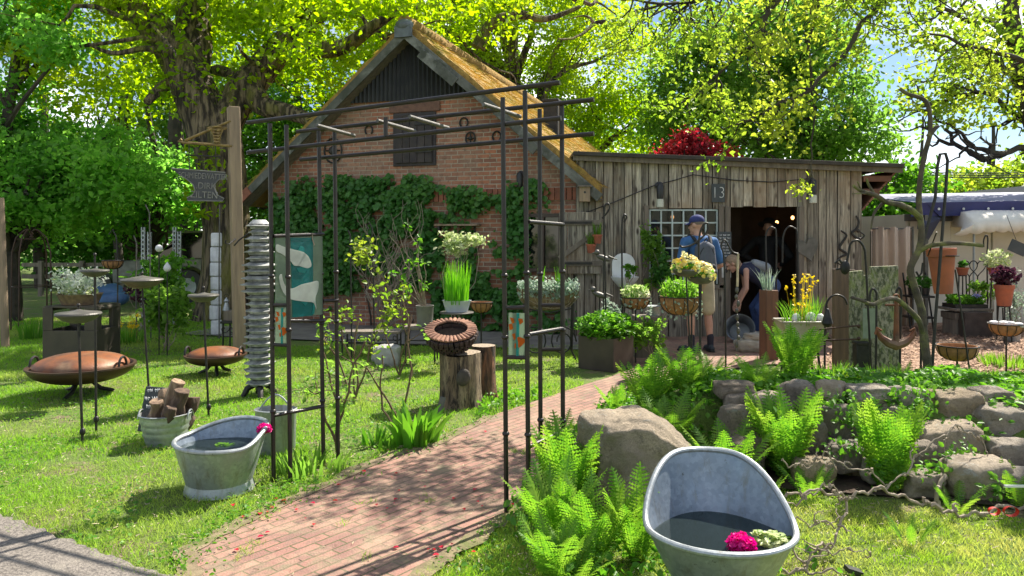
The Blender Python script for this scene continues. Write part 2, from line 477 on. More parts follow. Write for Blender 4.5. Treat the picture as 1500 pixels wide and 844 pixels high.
def fern(label, c, h, spread, n=12, mat=None, pairs=22, az0=None, group='shuttlecock ferns in the garden beds', az=None):
    root = thing('fern', label, 'fern', c, group=group)
    arrs = []
    for i in range(n):
        a = (az if az else (0, 2*PI))
        ang = a[0]+(a[1]-a[0])*(i+rng.uniform(-.35, .35))/n
        k = rng.uniform(.78, 1.08)
        lean = rng.uniform(.5, 1.1)*spread/max(h, .01)
        arrs.append(frond_arrays((c[0]+.03*math.cos(ang), c[1]+.03*math.sin(ang), c[2]-.02), ang, h*1.05*k, (lean*.55, 1.0), lean*.28, h*.185*k, pairs+3))
    V, Fc = merge(*arrs)
    npmesh('fronds', V, Fc, mat or M['lf_fern'], root)
    cr = MB().lathe([(.002, .12*h), (.06*h, .10*h), (.09*h, .0), (.10*h, -.05)], c, 10); cr.build('crown_stem', M['soil'], root)
    return root
def bush(name, label, c, rad, n, size, mat, stems=6, group=None, cat='shrub', base=None, flat=.5, bias=.5, shell=.25, asp=.62, stem_mat=None, hang=0):
    base = Vector(base) if base else Vector((c[0], c[1], 0))
    root = thing(name, label, cat, base, group=group)
    mb = MB()
    cl = ball_pts(c, rad, max(6, n//40), shell)
    for i in range(stems):
        limb(mb, base+Vector((rnd.uniform(-.04, .04), rnd.uniform(-.04, .04), 0)), cl[i % len(cl)], .009, .003, 0, .1, 5)
    mb.build('stem', stem_mat or M['twig'], root)
    p = np.repeat(cl, 40, 0)[:n] if n >= 40*1 else cl
    p = p + rng.normal(size=p.shape)*np.asarray(rad)*.22
    leaves('foliage', p, size, mat, root, bias=bias, asp=asp, hang=hang)
    return root

# ---------------------------------------------------------------- ground
def polymesh(name, polys, mat, z, kind='structure'):
    mb = MB()
    for p in polys: mb.add([(x, y, z) for x, y in p], [tuple(range(len(p)))])
    o = mb.build(name, mat, None, smooth=False)
    return tag(o, kind=kind)
def inpoly(x, y, poly):
    x = np.asarray(x); y = np.asarray(y); r = np.zeros(x.shape, bool); j = len(poly)-1
    for i in range(len(poly)):
        xi, yi = poly[i]; xj, yj = poly[j]
        m = ((yi > y) != (yj > y)) & (x < (xj-xi)*(y-yi)/((yj-yi) if yj != yi else 1e-9)+xi)
        r ^= m; j = i
    return r
g2 = lambda px, py: tuple(G(px, py)[:2])
LEFT = [g2(*q) for q in ((300, 900), (284, 850), (280, 812), (360, 767), (430, 735), (487, 710), (567, 673), (648, 650), (728, 608), (850, 567), (895, 553), (925, 542))]
RIGHT = [g2(*q) for q in ((575, 880), (612, 844), (690, 790), (745, 755), (800, 690), (835, 640), (875, 600), (908, 575), (940, 560), (985, 550), (1040, 545), (1130, 535))]
PATH = LEFT + [(1.5, 9.4), (1.5, 11.34), (4.6, 11.34), (4.6, 9.3), (3.9, 8.9)] + RIGHT[::-1]
def ywall(x):   # front line of the stone wall
    return 4.98-.30*max(0, x-1.5)+.0*x
def bedz(x, y):
    if y < 3: return 0
    yw = ywall(x)
    s = sstep(yw-.05, yw+.40, y)*(1-sstep(5.7, 7.1, y))*sstep(.55, 1.45, x-.10*(y-5))
    return .42*s
def gmat():
    t = NT('lawn_soil'); v = t.coord()
    c = t.mix(t.ramp(t.noise(v, 1.1, 6, .65), .38, .62), (.10, .17, .025), (.15, .20, .035))
    c = t.mix(t.ramp(t.noise(v, 2.3, 6, .7, .5), .52, .62), c, (.20, .155, .09))
    c = t.mix(t.ramp(t.noise(v, 30, 5, .7), .5, .7), c, (.05, .07, .015))
    p = t.bsdf(c, 1); t.bump(p, t.noise(v, 60, 6), .9, .03); return t.fin(p)
def pathmat():
    t = NT('brick_paving')
    v0 = t.coord()
    v = t.coord((1, 1, 1), (0, 0, -math.atan2(.526, .42)))
    ad = t.n('ShaderNodeMixRGB', blend_type='ADD'); ad.inputs[0].default_value = .012
    nz = t.n('ShaderNodeTexNoise'); nz.inputs['Scale'].default_value = 6; t.l(v, nz.inputs['Vector'])
    t.l(v, ad.inputs[1]); t.l(nz.outputs['Color'], ad.inputs[2])
    b = t.n('ShaderNodeTexBrick', offset=.5)
    for k, q in (('Scale', 1), ('Brick Width', .20), ('Row Height', .066), ('Mortar Size', .0048), ('Mortar Smooth', .25), ('Bias', 0)): b.inputs[k].default_value = q
    b.inputs['Color1'].default_value = (.33, .165, .122, 1); b.inputs['Color2'].default_value = (.215, .112, .088, 1); b.inputs['Mortar'].default_value = (.085, .09, .035, 1)
    t.l(ad.outputs[0], b.inputs['Vector'])
    c = t.mix(t.ramp(t.noise(v0, 2.2, 6, .7), .45, .75), b.outputs['Color'], (.38, .27, .18))
    c = t.mix(t.ramp(t.noise(v0, 24, 5, .7), .48, .7), c, (.17, .115, .085))
    c = t.mix(t.ramp(t.noise(v0, 5, 6, .75), .54, .68), c, (.20, .17, .10))
    p = t.bsdf(c, .85)
    h = t.mix(.35, b.outputs['Fac'], t.noise(v0, 90, 4))
    bp = t.n('ShaderNodeBump', invert=True); bp.inputs['Strength'].default_value = 1; bp.inputs['Distance'].default_value = .014
    t.l(h, bp.inputs['Height']); t.l(bp.outputs[0], p.inputs['Normal'])
    return t.fin(p)
def terrain():
    xs = np.concatenate([np.linspace(-80, -8, 12, endpoint=False), np.linspace(-8, -.6, 24, endpoint=False), np.linspace(-.6, 7, 77), np.linspace(8, 80, 12)])
    ys = np.concatenate([np.linspace(-15, 2.9, 8, endpoint=False), np.linspace(2.9, 8.4, 56), np.linspace(9, 16, 14), np.linspace(18, 100, 14)])
    mb = MB()
    for y in ys:
        for x in xs:
            inside = 1 if (bool(inpoly([x], [y], PATH)[0])) else 0
            z = bedz(x, y)
            if not inside and 3 < y < 16 and abs(x) < 10: z += .012*noise.noise((x*1.3, y*1.3, 0))-.004
            mb.v.append((x, y, z if not inside else -.012))
    k = len(xs)
    for j in range(len(ys)-1):
        for i in range(k-1): mb.f.append((j*k+i, j*k+i+1, (j+1)*k+i+1, (j+1)*k+i))
    return tag(mb.build('ground', gmat(), None, ang=80), kind='structure')
terrain()
polymesh('path', [PATH], pathmat(), .012)
polymesh('pavement', [[(-5.2, 11.6), (-1.0, 10.35), (1.5, 9.9), (1.5, 11.4), (1.0, 11.65), (-4.6, 13.4)]],
         mk('grey_pavers', (.20, .185, .165), .9, 0, (.12, .11, .10), 3, bump=.4, bsc=25), .018)
ASPH = [(-9, 7.4)]+[(-2.95+1.75*i/44+rnd.uniform(-.02, .02), 4.18-1.05*i/44+.05*noise.noise((i*.35, 2, 2))+rnd.uniform(-.018, .018)) for i in range(45)]+[(-.9, 2.6), (-.6, 1.5), (-9, 1.5)]
polymesh('road', [ASPH], mk('asphalt', (.235, .205, .175), .9, 0, (.12, .105, .09), 70, (.42, .6), bump=1, bsc=120, bd=.01, col3=(.29, .255, .21), sc3=1.5), .02)
CHIPS = [(4.7, 7.7), (3.3, 8.5), (3.9, 9.3), (4.7, 10.6), (5.0, 14), (14, 15), (14, 7.6)]
polymesh('wood_chip_ground', [CHIPS], mk('wood_chips', (.36, .22, .14), .95, 0, (.20, .12, .08), 22, (.4, .6), .9, 45, bd=.03, col3=(.48, .36, .26), sc3=30), .02)

def verge():
    mb = MB()
    for line, s in ((LEFT[:9], -1), (RIGHT[:6], 1)):
        pts = []
        for i in range(len(line)-1):
            for k in range(10): t = k/10; pts.append(Vector((line[i][0]*(1-t)+line[i+1][0]*t, line[i][1]*(1-t)+line[i+1][1]*t, 0)))
        for i, p in enumerate(pts):
            d = (pts[min(i+1, len(pts)-1)]-pts[max(0, i-1)]).normalized(); nrm = Vector((-d.y, d.x, 0))*(-s)
            w = .07+.06*noise.noise((i*.23, s, 4))+.03*noise.noise((i*.9, s, 1)); v = -.03+.03*noise.noise((i*.31, s, 7))
            a, b = p+nrm*v, p+nrm*w
            mb.v += [(a.x, a.y, .0165), (b.x, b.y, .0165)]
        o = len(mb.v)-2*len(pts)
        mb.f += [(o+2*i, o+2*i+1, o+2*i+3, o+2*i+2) for i in range(len(pts)-1)]
    tag(mb.build('path_verge', mk('sandy_soil', (.25, .19, .115), 1, 0, (.13, .10, .055), 14, bump=.8, bsc=60, col3=(.12, .13, .04), sc3=5), None, smooth=False), kind='structure')
verge()
# lawn blades (nobody could count them)
def lawn(name, x0, x1, y0, y1, n, h, w, mat, ok, zf=None):
    y = np.exp(rng.uniform(math.log(y0), math.log(y1), n)); x = rng.uniform(x0, x1, n)*1.0
    x = np.where(True, x, x)
    m = ok(x, y); x, y = x[m], y[m]; n = len(x)
    z = np.zeros(n) if zf is None else np.array([zf(a, b) for a, b in zip(x, y)])
    pat = np.array([noise.noise((a*1.6, b*1.6, 3)) for a, b in zip(x, y)])
    hh = h*rng.uniform(.45, 1.15, n)*(1+.8*pat)
    hh = np.maximum(hh, h*.2)
    a = rng.uniform(0, 2*PI, n); l = hh*rng.uniform(.2, 1.1, n)
    b = np.stack([x, y, z-.004], 1)
    t = b + np.stack([np.cos(a)*l, np.sin(a)*l, hh], 1)
    V, Fc = strips(b, t, w*(.6+.12*y), mid=np.stack([-np.cos(a)*l*.25, -np.sin(a)*l*.25, hh*.15], 1), seg=2, tipw=.2)
    return tag(npmesh(name, V, Fc, mat), kind='stuff')
def _lawn_ok(x, y):
    fr = (x > -.80*y-.5) & (x < .2*y+.3)
    e1 = np.array([noise.noise((a*3.3, b*3.3, 8)) for a, b in zip(x, y)])*.07+np.array([noise.noise((a*11, b*11, 3)) for a, b in zip(x, y)])*.05
    bad = inpoly(x+e1, y-e1*.6+.02, PATH) & ~((np.array([noise.noise((a*5, b*5, 9)) for a, b in zip(x, y)]) > .55))
    bare = np.array([noise.noise((a*1.5, b*1.5, 1.5))+.35*noise.noise((a*6, b*6, 1)) for a, b in zip(x, y)]) > .30
    edge = np.array([noise.noise((a*4, b*4, 5)) for a, b in zip(x, y)])*.12
    return fr & ~bad & ~(bare & (rng.uniform(0, 1, len(x)) < .8)) & ~inpoly(x+edge, y+edge, ASPH) & ~((y > 10.4) & (x > -4.0)) & ~((x > .75) & (y < 9)) & (x < 1.2)
lawn('grass', -9, 1.2, 3.0, 14, 360000, .036, .0035, M['lf_grass'], _lawn_ok)
def _moss_ok(x, y):
    e1 = np.array([noise.noise((a*3.3, b*3.3, 8)) for a, b in zip(x, y)])*.12+np.array([noise.noise((a*11, b*11, 3)) for a, b in zip(x, y)])*.05
    return (x < .8*y+.4) & (y < np.array([ywall(a) for a in x])-.5+2*e1) & ~inpoly(x+e1, y-.05+e1*.5, PATH) & (x > -.5)
lawn('mossy_grass', -.4, 4.2, 2.6, 5.0, 90000, .03, .0035, M['lf_moss'], _moss_ok)
# low broad-leaved ground cover on the raised bed
def cover():
    n = 26000
    x = rng.uniform(.5, 5.2, n); y = rng.uniform(4.2, 7.9, n)
    z = np.array([bedz(a, b) for a, b in zip(x, y)])
    pat = np.array([noise.noise((a*2.2, b*2.2, 7)) for a, b in zip(x, y)])
    k = (z > .03) & ~inpoly(x, y, PATH) & ((pat > -.25) | (z > .40))
    k &= (z > .36) & (y > np.array([ywall(a) for a in x])+.24) | (x < 1.2) & (z > .05) | (y > 6) & (z > .05)
    x, y, z, pat = x[k], y[k], z[k], pat[k]
    zz = z+rng.uniform(.01, .075, len(x))*(1+pat)
    V, Fc = leaf_arrays(np.stack([x, y, zz], 1), .055, .7, bias=.8)
    bl = np.stack([x, y, z], 1)[::6]; tp = bl+np.stack([rng.normal(size=len(bl))*.06, rng.normal(size=len(bl))*.06, rng.uniform(.04, .13, len(bl))], 1)
    V, Fc = merge((V, Fc), strips(bl, tp, .008, seg=3))
    return tag(npmesh('ground_cover', V, Fc, M['lf_bright']), kind='stuff')
cover()
def low_weeds():
    n = 5200
    x = rng.uniform(-.3, 1.5, n); y = rng.uniform(3.1, 7.4, n)
    k0 = (x < .95) | (y > 4.3) | (rng.uniform(0, 1, n) < .1); x, y = x[k0], y[k0]; n = len(x)
    k = ~inpoly(x, y, PATH) & (y < 7.2) & (x > -.05-.35*(y-4)); x, y = x[k], y[k]
    z = np.array([bedz(a, b) for a, b in zip(x, y)])+rng.uniform(.0, .10, len(x))
    V, Fc = leaf_arrays(np.stack([x, y, z], 1), .045, .65, bias=.6)
    # ragged weeds along both path edges and in the lawn
    e = np.array(LEFT[1:9]); i = rng.integers(0, len(e)-1, 900); t = rng.uniform(0, 1, 900)[:, None]
    q = e[i]*(1-t)+e[i+1]*t+rng.normal(size=(900, 2))*.09+np.array([-.07, .04])
    V2, F2 = leaf_arrays(np.stack([q[:, 0], q[:, 1], rng.uniform(.005, .03, 900)], 1), .022, .5, bias=.5)
    lx = rng.uniform(-6, 0, 14000); ly = np.exp(rng.uniform(math.log(3.4), math.log(10), 14000))
    pt = np.array([noise.noise((a*1.3, b*1.3, 11)) for a, b in zip(lx, ly)]) > -.05; lx, ly = lx[pt], ly[pt]; kk = ~inpoly(lx, ly, PATH) & ~inpoly(lx, ly, ASPH) & (lx > -.8*ly)
    V3, F3 = leaf_arrays(np.stack([lx[kk], ly[kk], rng.uniform(.008, .035, kk.sum())], 1), .024, .8, bias=.9)
    return tag(npmesh('weeds', *merge((V, Fc), (V2, F2), (V3, F3)), M['lf_bright']), kind='stuff')
low_weeds()
SOIL = [(1.0, 5.0), (1.25, 4.62), (1.6, 4.52), (2.2, 4.40), (3.2, 4.10), (5, 3.9), (5, 4.6), (3.2, 4.75), (1.5, 5.2)]
polymesh('soil', [SOIL], M['soil'], .016)
def litter():
    n = 9000; x = rng.uniform(-5.5, 3.2, n); y = np.exp(rng.uniform(math.log(3.0), math.log(9), n))
    k = (np.abs(x) < .8*y) & ~inpoly(x, y, ASPH) & ((x < .3) | (y < 4.5)) & (~inpoly(x, y, PATH) | (rng.uniform(0, 1, n) < .12))
    x, y = x[k], y[k]; a = rng.uniform(0, 6.28, len(x)); L = rng.uniform(.012, .04, len(x)); z = np.where(inpoly(x, y, PATH), .017, rng.uniform(.012, .03, len(x)))
    b = np.stack([x, y, z], 1); t = b+np.stack([np.cos(a)*L, np.sin(a)*L, rng.uniform(0, .008, len(x))], 1)
    tag(npmesh('litter', *strips(b, t, .005, seg=1, tipw=.5), mk('dry_straw', (.48, .42, .28), .9, 0, (.28, .21, .13), 3, bump=0, isl=.3)), kind='stuff')
    n = 26000; x = rng.uniform(3.2, 9, n); y = rng.uniform(7.4, 12.5, n); k = inpoly(x, y, CHIPS); x, y = x[k], y[k]; n = len(x)
    tag(npmesh('wood_chips', *leaf_arrays(np.stack([x, y, rng.uniform(.022, .05, n)], 1), .05, .45, bias=1.2, fold=.03), mk('chip_wood', (.44, .28, .18), .9, 0, (.24, .14, .09), 5, bump=0, isl=.45)), kind='stuff')
litter()
def petals():
    pts = []
    for px, py, s, n in ((385, 750, 22, 12), (432, 742, 25, 6), (500, 745, 60, 10), (560, 740, 50, 12), (680, 740, 35, 10), (600, 690, 60, 10), (640, 812, 22, 14), (520, 700, 70, 12), (700, 720, 30, 5), (350, 790, 40, 8)):
        for _ in range(int(n*.55)):
            g = G(px+rnd.gauss(0, s), py+rnd.gauss(0, s*.35)); pts.append((g.x, g.y, .022))
    return tag(leaves('petals', pts, .024, M['fl_red'], asp=.75, bias=1.6, jit=.5), kind='stuff')
petals()
# ---------------------------------------------------------------- trees
TG = 'trees behind the garden'
def big_oak():
    Y = 14.0
    q = lambda px, py, d=0: P(px, py, Y+d)
    root = thing('oak_tree', 'old oak with a massive mossy forked trunk behind the sign post', 'tree', (P(322, 345, Y).x, Y, 0), group=TG)
    mb = MB()
    def tr(pts, rr, n=16):
        # smooth spline through control points with bark-like swelling
        out, ro = [], []
        for i in range(len(pts)-1):
            p0, p1, p2, p3 = [Vector(pts[max(0, min(len(pts)-1, i+k))]) for k in (-1, 0, 1, 2)]
            for s in range(6):
                t = s/6
                out.append(.5*((2*p1)+(p2-p0)*t+(2*p0-5*p1+4*p2-p3)*t*t+(3*p1-p0-3*p2+p3)*t**3))
                ro.append((rr[i]*(1-t)+rr[i+1]*t)*(1+.07*noise.noise((i+t, rr[i]*9, 2))))
        out.append(Vector(pts[-1])); ro.append(rr[-1]); mb.tube(out, ro, n); return out
    base = Vector((P(330, 345, Y).x, Y, -.1))
    tr([base, q(335, 400), q(331, 320), q(323, 240), q(316, 190)], [.66, .48, .42, .44, .46], 24)
    A = tr([q(312, 205), q(292, 150), q(272, 105), q(246, 62), q(210, 25), q(170, -20), q(120, -70)], [.43, .42, .37, .33, .29, .25, .2], 20)
    tr([q(275, 125, .2), q(284, 70, .5), q(283, 20, .7), q(278, -50, .9)], [.34, .34, .33, .28], 16)
    B = tr([q(318, 195), q(345, 150, .2), q(378, 108, .4), q(412, 70, .5), q(448, 35, .6), q(490, -15, .8)], [.36, .35, .31, .27, .24, .2], 18)
    tr([q(365, 125, .2), q(385, 155), q(425, 165, -.2), q(470, 182, -.6)], [.26, .20, .15, .10], 12)
    tr([q(405, 78, .5), q(450, 72, .2), q(500, 70, 0), q(545, 40, -.2), q(590, 8, -.2)], [.22, .19, .15, .11, .08], 12)
    tr([q(350, 115, .4), q(320, 103, .9), q(300, 108, 1.3)], [.12, .11, .09], 8)
    tr([q(700, 70, 2), q(720, 35, 2), q(760, 22, 2), q(800, 28, 2.2), q(850, 10, 2.4)], [.16, .12, .10, .07, .04], 9)
    tr([q(258, 118, 0), q(235, 130, -.2), q(215, 150, -.5)], [.13, .10, .07], 8)
    tr([q(266, 95, 0), q(220, 72, -.5), q(165, 78, -.8), q(120, 60, -1)], [.08, .06, .04, .02], 7)
    for a in range(14):
        s = [A, B][a % 2]; p = s[rnd.randint(10, len(s)-2)]
        e = p+Vector((rnd.uniform(-2.2, 2.4), rnd.uniform(-2, 1.5), rnd.uniform(-1.4, 1.2)))
        limb(mb, p, e, .06, .008, .05, .14, 6, 7)
    for a in range(9):
        p = q(rnd.uniform(420, 900), rnd.uniform(-10, 60), rnd.uniform(-.5, 3)); e = p+Vector((rnd.uniform(-1.6, 1.6), rnd.uniform(-1, 1), rnd.uniform(-1.4, .4)))
        limb(mb, p, e, .05, .008, .03, .16, 6, 7)
    mb.build('trunk', M['bark'], root)
    ells = [(q(110, 60, .5), (1.5, 1.6, 1.6)), (q(215, 90, 1.8), (1.2, 1.0, 1.3)), (q(370, 10, 1), (1.6, 1.3, 1.1)), (q(380, 60, 2.2), (1.4, .9, 1.2)),
            (q(505, 40, 1.5), (1.8, 1.4, 1.4)), (q(455, 115, 2.5), (1.1, .8, .9)), (q(660, 0, 2), (1.8, 1.6, 1.0)), (q(300, -40, 0), (3, 2, 1.0)), (q(530, 50, -1.3), (1.2, .8, 1.0)), (q(445, 40, -1.2), (.8, .6, .7)), (q(600, 10, -1), (1.2, .8, .8))]
    c, p1 = clumps(ells, 340, 74, .26, .2, .55)
    lo = [q(300+rnd.uniform(-30, 30), rnd.uniform(210, 320), -.6+rnd.uniform(-.1, .1)) for _ in range(150)]
    # sparse young leaves on the limbs themselves
    p2 = np.array([tuple(v) for v in lo])
    p3 = np.array([tuple(rnd.choice([A, B])[rnd.randint(6, 30)] + Vector((rnd.gauss(0, .35), -.35+rnd.gauss(0, .2), rnd.gauss(0, .3)))) for _ in range(1100)])
    p1 = p1[~((np.abs((p1[:, 0]/p1[:, 1])*F+CX-318) < 55) & (H+0 - 0*p1[:, 0] > 0) & (HY-(p1[:, 2]-H)/p1[:, 1]*F > 95) & (p1[:, 1] < Y+.6))]
    p1 = p1[~(((p1[:, 0]/p1[:, 1]*F+CX) > 470) & ((p1[:, 0]/p1[:, 1]*F+CX) < 800) & (p1[:, 1] < 13.4) & (HY-(p1[:, 2]-H)/p1[:, 1]*F > 25))]
    leaves('crown', np.concatenate([p1, p2, p3]), .125, M['lf_oak'], root, asp=.6, hang=.3)
big_oak()
def T(name, label, px, Y, h, rt, ells, n, per, rc, size, lf, bk='bark2', **k):
    e = [(P(a, b, Y+d), (rx, ry, rz)) for a, b, d, rx, ry, rz in ells]
    return tree(name, label, (P(px, 345, Y).x, Y, 0), h, rt, e, n, per, rc, size, M[lf], M[bk], TG, **k)
def lobes(n, ok, x, y, r, dy=1.0):
    out = []
    while len(out) < n:
        a, b_ = rnd.uniform(*x), rnd.uniform(*y)
        if ok(a, b_): k = rnd.uniform(*r); out.append((a, b_, rnd.uniform(-dy, dy), k*1.15, k, k*.62))
    return out
T('maple_tree', 'broad glossy green maple filling the upper left corner', 20, 13.5, 6.5, .16,
  lobes(30, lambda a, b: not (a > 80 and b < 205) and not (a < 60 and 60 < b < 100), (-80, 205), (-40, 330), (.35, .85)), 400, 66, .20, .10, 'lf_maple', lo=.2, nb=30, asp=.7)
T('maple_tree', 'smaller bright maple left of the oak, its low leaves over the car', 215, 17, 6, .12,
  lobes(16, lambda a, b: b > 215 or a < 130, (130, 290), (170, 325), (.4, .8)), 230, 60, .22, .11, 'lf_maple', lo=.2, asp=.7)
T('birch_tree', 'thin yellow green tree between the maple and the oak limbs', 180, 21, 9, .12,
  [(165, 90, 0, 2.2, 1.8, 2.6), (230, 180, 0, 1.8, 1.4, 2.0)], 80, 40, .35, .11, 'lf_oak', lo=.2)
T('dark_tree', 'shaded dark tree standing behind the metal obelisk', 62, 22, 7, .2,
  [(40, 290, 0, 3.2, 2, 1.8), (-70, 200, 0, 3, 2, 3)], 200, 50, .45, .19, 'lf_dark', lo=.3)
T('dark_tree', 'shaded dark tree behind the wall of perforated steel posts', 190, 24, 7, .42,
  [(190, 300, 0, 3.0, 2, 2.0), (120, 330, 1, 2.5, 2, 1.6)], 210, 50, .45, .19, 'lf_dark', lo=.3)
T('dark_tree', 'dark straight trunked tree just left of the oak trunk', 276, 20, 8, .30,
  [(262, 200, 1.5, 2.0, 1.2, 2.2), (275, 60, 2, 2.0, 1.4, 2)], 120, 50, .4, .17, 'lf_mid', lo=.3)
T('beech_tree', 'leafy green tree between the oak trunk and the brick gable', 430, 19, 7, .2,
  [(405, 235, 0, 1.5, 1.2, 1.7), (450, 150, .5, 1.6, 1.2, 1.6), (380, 330, 0, 1.2, 1, 1.3)], 250, 66, .28, .115, 'lf_bright', lo=.3)
T('oak_tree', 'yellow green oak rising straight behind the thatched roof', 760, 24, 11, .42,
  [(640, 40, 0, 2.8, 2, 2.2), (770, 50, 0, 3.0, 2.2, 2.8), (870, 90, 0, 2.4, 2, 2.8), (900, 190, 0, 1.7, 1.5, 1.3), (540, 20, 0, 2.2, 2, 1.6), (700, -60, 0, 4, 2, 1.4)], 640, 80, .32, .125, 'lf_oak', lo=.25, nb=34, asp=.6, bk='bark')
T('beech_tree', 'fine leaved dark beech behind the middle of the shed roof', 1040, 22, 9, .17,
  [(1030, 170, 0, 1.9, 1.6, 2.0), (1000, 120, 0, 1.2, 1.2, 1.4), (1080, 90, 0, 1.7, 1.4, 1.9)], 280, 55, .33, .14, 'lf_mid', lo=.3, nb=24)
T('beech_tree', 'fine leaved green beech behind the shed roof near its right end', 1190, 20, 9.5, .16,
  [(1190, 150, 0, 1.9, 1.5, 2.2), (1150, 60, 0, 1.8, 1.5, 1.6), (1250, 205, 0, 1.2, 1.1, 1.0), (1130, 200, 0, 1.3, 1.1, .9)], 300, 52, .32, .14, 'lf_mid', lo=.3, nb=28)
T('red_maple', 'small crimson red maple peeping over the shed roof', 1025, 17, 4.0, .08,
  [(995, 226, 0, .40, .4, .28), (1048, 231, 0, .50, .4, .26), (1015, 210, 0, .32, .3, .26)], 100, 34, .13, .085, 'lf_red', lo=.2)
T('conifer', 'dark distant conifer in the gap right of the shed', 1352, 34, 7, .15,
  [(1352, 290, 0, .9, .9, 1.2), (1352, 265, 0, .5, .5, 1.0), (1420, 300, 2, 1.2, 1, .8), (1390, 285, 2, 1.0, 1, .8)], 130, 60, .3, .17, 'lf_dark', lo=.1)
T('lime_shrub', 'light green shrubby tree between the shed end and the tarpaulin', 1300, 17, 3.0, .06,
  [(1300, 330, 0, .75, .7, .75), (1330, 285, .5, .8, .7, .7)], 110, 44, .22, .13, 'lf_bright', lo=.2)
T('poplar_tree', 'distant yellowish tree above the blue tarpaulin roof', 1455, 30, 6, .2,
  [(1450, 280, 0, 2.2, 1.5, 1.0), (1530, 270, 0, 2, 1.5, 1.2)], 120, 50, .4, .2, 'lf_yel', lo=.2)
# far-off belt of woodland closing the view
def belt():
    arr = []
    for x0, x1, y, h, n in ((-26, -3, 31, 4.6, 5500), (-6, 9, 36, 7, 4500), (9, 34, 42, 4.2, 4000)):
        cx = rng.uniform(x0, x1, n//45); cy = y+rng.uniform(-2, 2, len(cx)); cz = h*rng.uniform(0, 1, len(cx))**.9
        c = np.repeat(np.stack([cx, cy, cz], 1), 45, 0)+rng.normal(size=(len(cx)*45, 3))*np.array([.8, .7, .6])
        arr.append(leaf_arrays(c, .34, .7))
    tag(npmesh('woodland', *merge(*arr), M['lf_dark']), kind='stuff')
belt()
def yellow_oak():
    """tree standing right of the view whose limbs reach over the garden"""
    b = Vector((7.6, 8.6, 0))
    root = thing('young_oak', 'yellow leaved oak reaching in from the right with hanging twigs', 'tree', b, group=TG)
    mb = MB()
    mb.tube([b-Vector((0, 0, .1)), b+Vector((.05, 0, 1.5)), b+Vector((-.1, .1, 3.2)), b+Vector((-.2, .2, 5.5)), b+Vector((-.1, .3, 8))], [.30, .24, .2, .17, .1], 14)
    ctr = []
    def br(pts, r0, r1, nt, spread):
        pts = [Vector(p) for p in pts]
        path = []
        for i in range(len(pts)-1): path += limb(mb, pts[i], pts[i+1], r0+(r1-r0)*i/(len(pts)-1), r0+(r1-r0)*(i+1)/(len(pts)-1), 0, .05, 7, 5)
        for _ in range(nt):
            p = path[rnd.randint(len(path)//5, len(path)-1)]
            e = p+Vector((rnd.uniform(-.8, .5)*spread, rnd.uniform(-.7, .7)*spread, rnd.uniform(-.85, .25)*spread))
            tw = limb(mb, p, e, .009, .002, -.05, .14, 5, 5)
            ctr.extend(tw[2:])
    br([b+Vector((-.1, .1, 4)), P(1430, -45, 8), P(1290, -12, 7.4), P(1150, -20, 7.0), P(1010, 5, 6.8), P(910, 0, 6.6)], .045, .009, 84, .95)
    br([b+Vector((-.1, .1, 4.6)), P(1400, -70, 7.6), P(1230, -60, 7.0), P(1080, -60, 6.6)], .09, .02, 16, 1.0)
    br([P(1290, 0, 7.4), P(1250, 60, 7.2), P(1190, 130, 7.1), P(1120, 165, 7.1), P(1060, 190, 7.1)], .03, .006, 20, .55)
    br([P(1150, -20, 7.0), P(1110, 60, 7), P(1050, 110, 7), P(1000, 150, 7)], .03, .006, 20, .6)
    br([P(1200, -15, 7.2), P(1188, 130, 7.2), P(1190, 230, 7.2), P(1187, 290, 7.2)], .014, .004, 3, .22)
    br([b+Vector((-.1, .1, 3.4)), P(1500, 90, 8.6), P(1440, 70, 8.4), P(1360, 50, 8.0)], .04, .012, 22, .8)
    c = np.array([tuple(v) for v in ctr]); q = rng.integers(5, 16, len(c))
    pts = np.repeat(c, q, 0)+rng.normal(size=(q.sum(), 3))*.055
    mb.build('trunk', M['bark2'], root)
    leaves('crown', pts, .054, M['lf_yel'], root, asp=.6, hang=.5)
yellow_oak()
def dark_branch_tree():
    Y = 15
    q = lambda px, py, d=0: P(px, py, Y+d)
    b = Vector((q(1545, 345).x, Y, 0))
    root = thing('oak_tree', 'sparse oak at the right edge with crooked dark bare branches', 'tree', b, group=TG)
    mb = MB()
    mb.tube([b, q(1540, 300), q(1520, 190), q(1495, 110), q(1480, 20), q(1490, -60)], [.32, .26, .22, .18, .15, .1], 12)
    L = []
    for pts in ([(1520, 215), (1470, 225), (1430, 218), (1400, 190), (1370, 175)], [(1518, 200), (1480, 160), (1440, 135), (1395, 140), (1360, 160)],
                [(1496, 120), (1460, 90), (1420, 70), (1380, 75), (1340, 60)], [(1485, 60), (1450, 30), (1400, 20), (1350, -10)], [(1470, 225), (1440, 235), (1400, 212), (1385, 190)], [(1500, 110), (1540, 60), (1560, 0)]):
        for i in range(len(pts)-1):
            L += limb(mb, q(*pts[i], rnd.uniform(-.2, .2)) if i == 0 else prev, (prev := q(*pts[i+1], rnd.uniform(-.6, .6))), .065-.012*i, .055-.012*i, 0, .07, 7, 4)
    for _ in range(70):
        p = rnd.choice(L); L2 = limb(mb, p, p+Vector((rnd.uniform(-.9, .6), rnd.uniform(-.8, .8), rnd.uniform(-.6, .7))), .03, .006, 0, .16, 5, 5)
        if rnd.random() < .6: L += L2[3:]
    mb.build('trunk', M['bark2'], root)
    pp = np.array([tuple(rnd.choice(L)) for _ in range(2600)])+rng.normal(size=(2600, 3))*.2
    pp = pp[HY-(pp[:, 2]-H)/pp[:, 1]*F < 190]
    _, p2 = clumps([(q(1460, 90), (1.5, 1.2, 1.1)), (q(1520, 150), (.8, 1, 1.2))], 60, 34, .2, .2)
    leaves('crown', np.concatenate([pp, p2]), .12, M['lf_yel'], root)
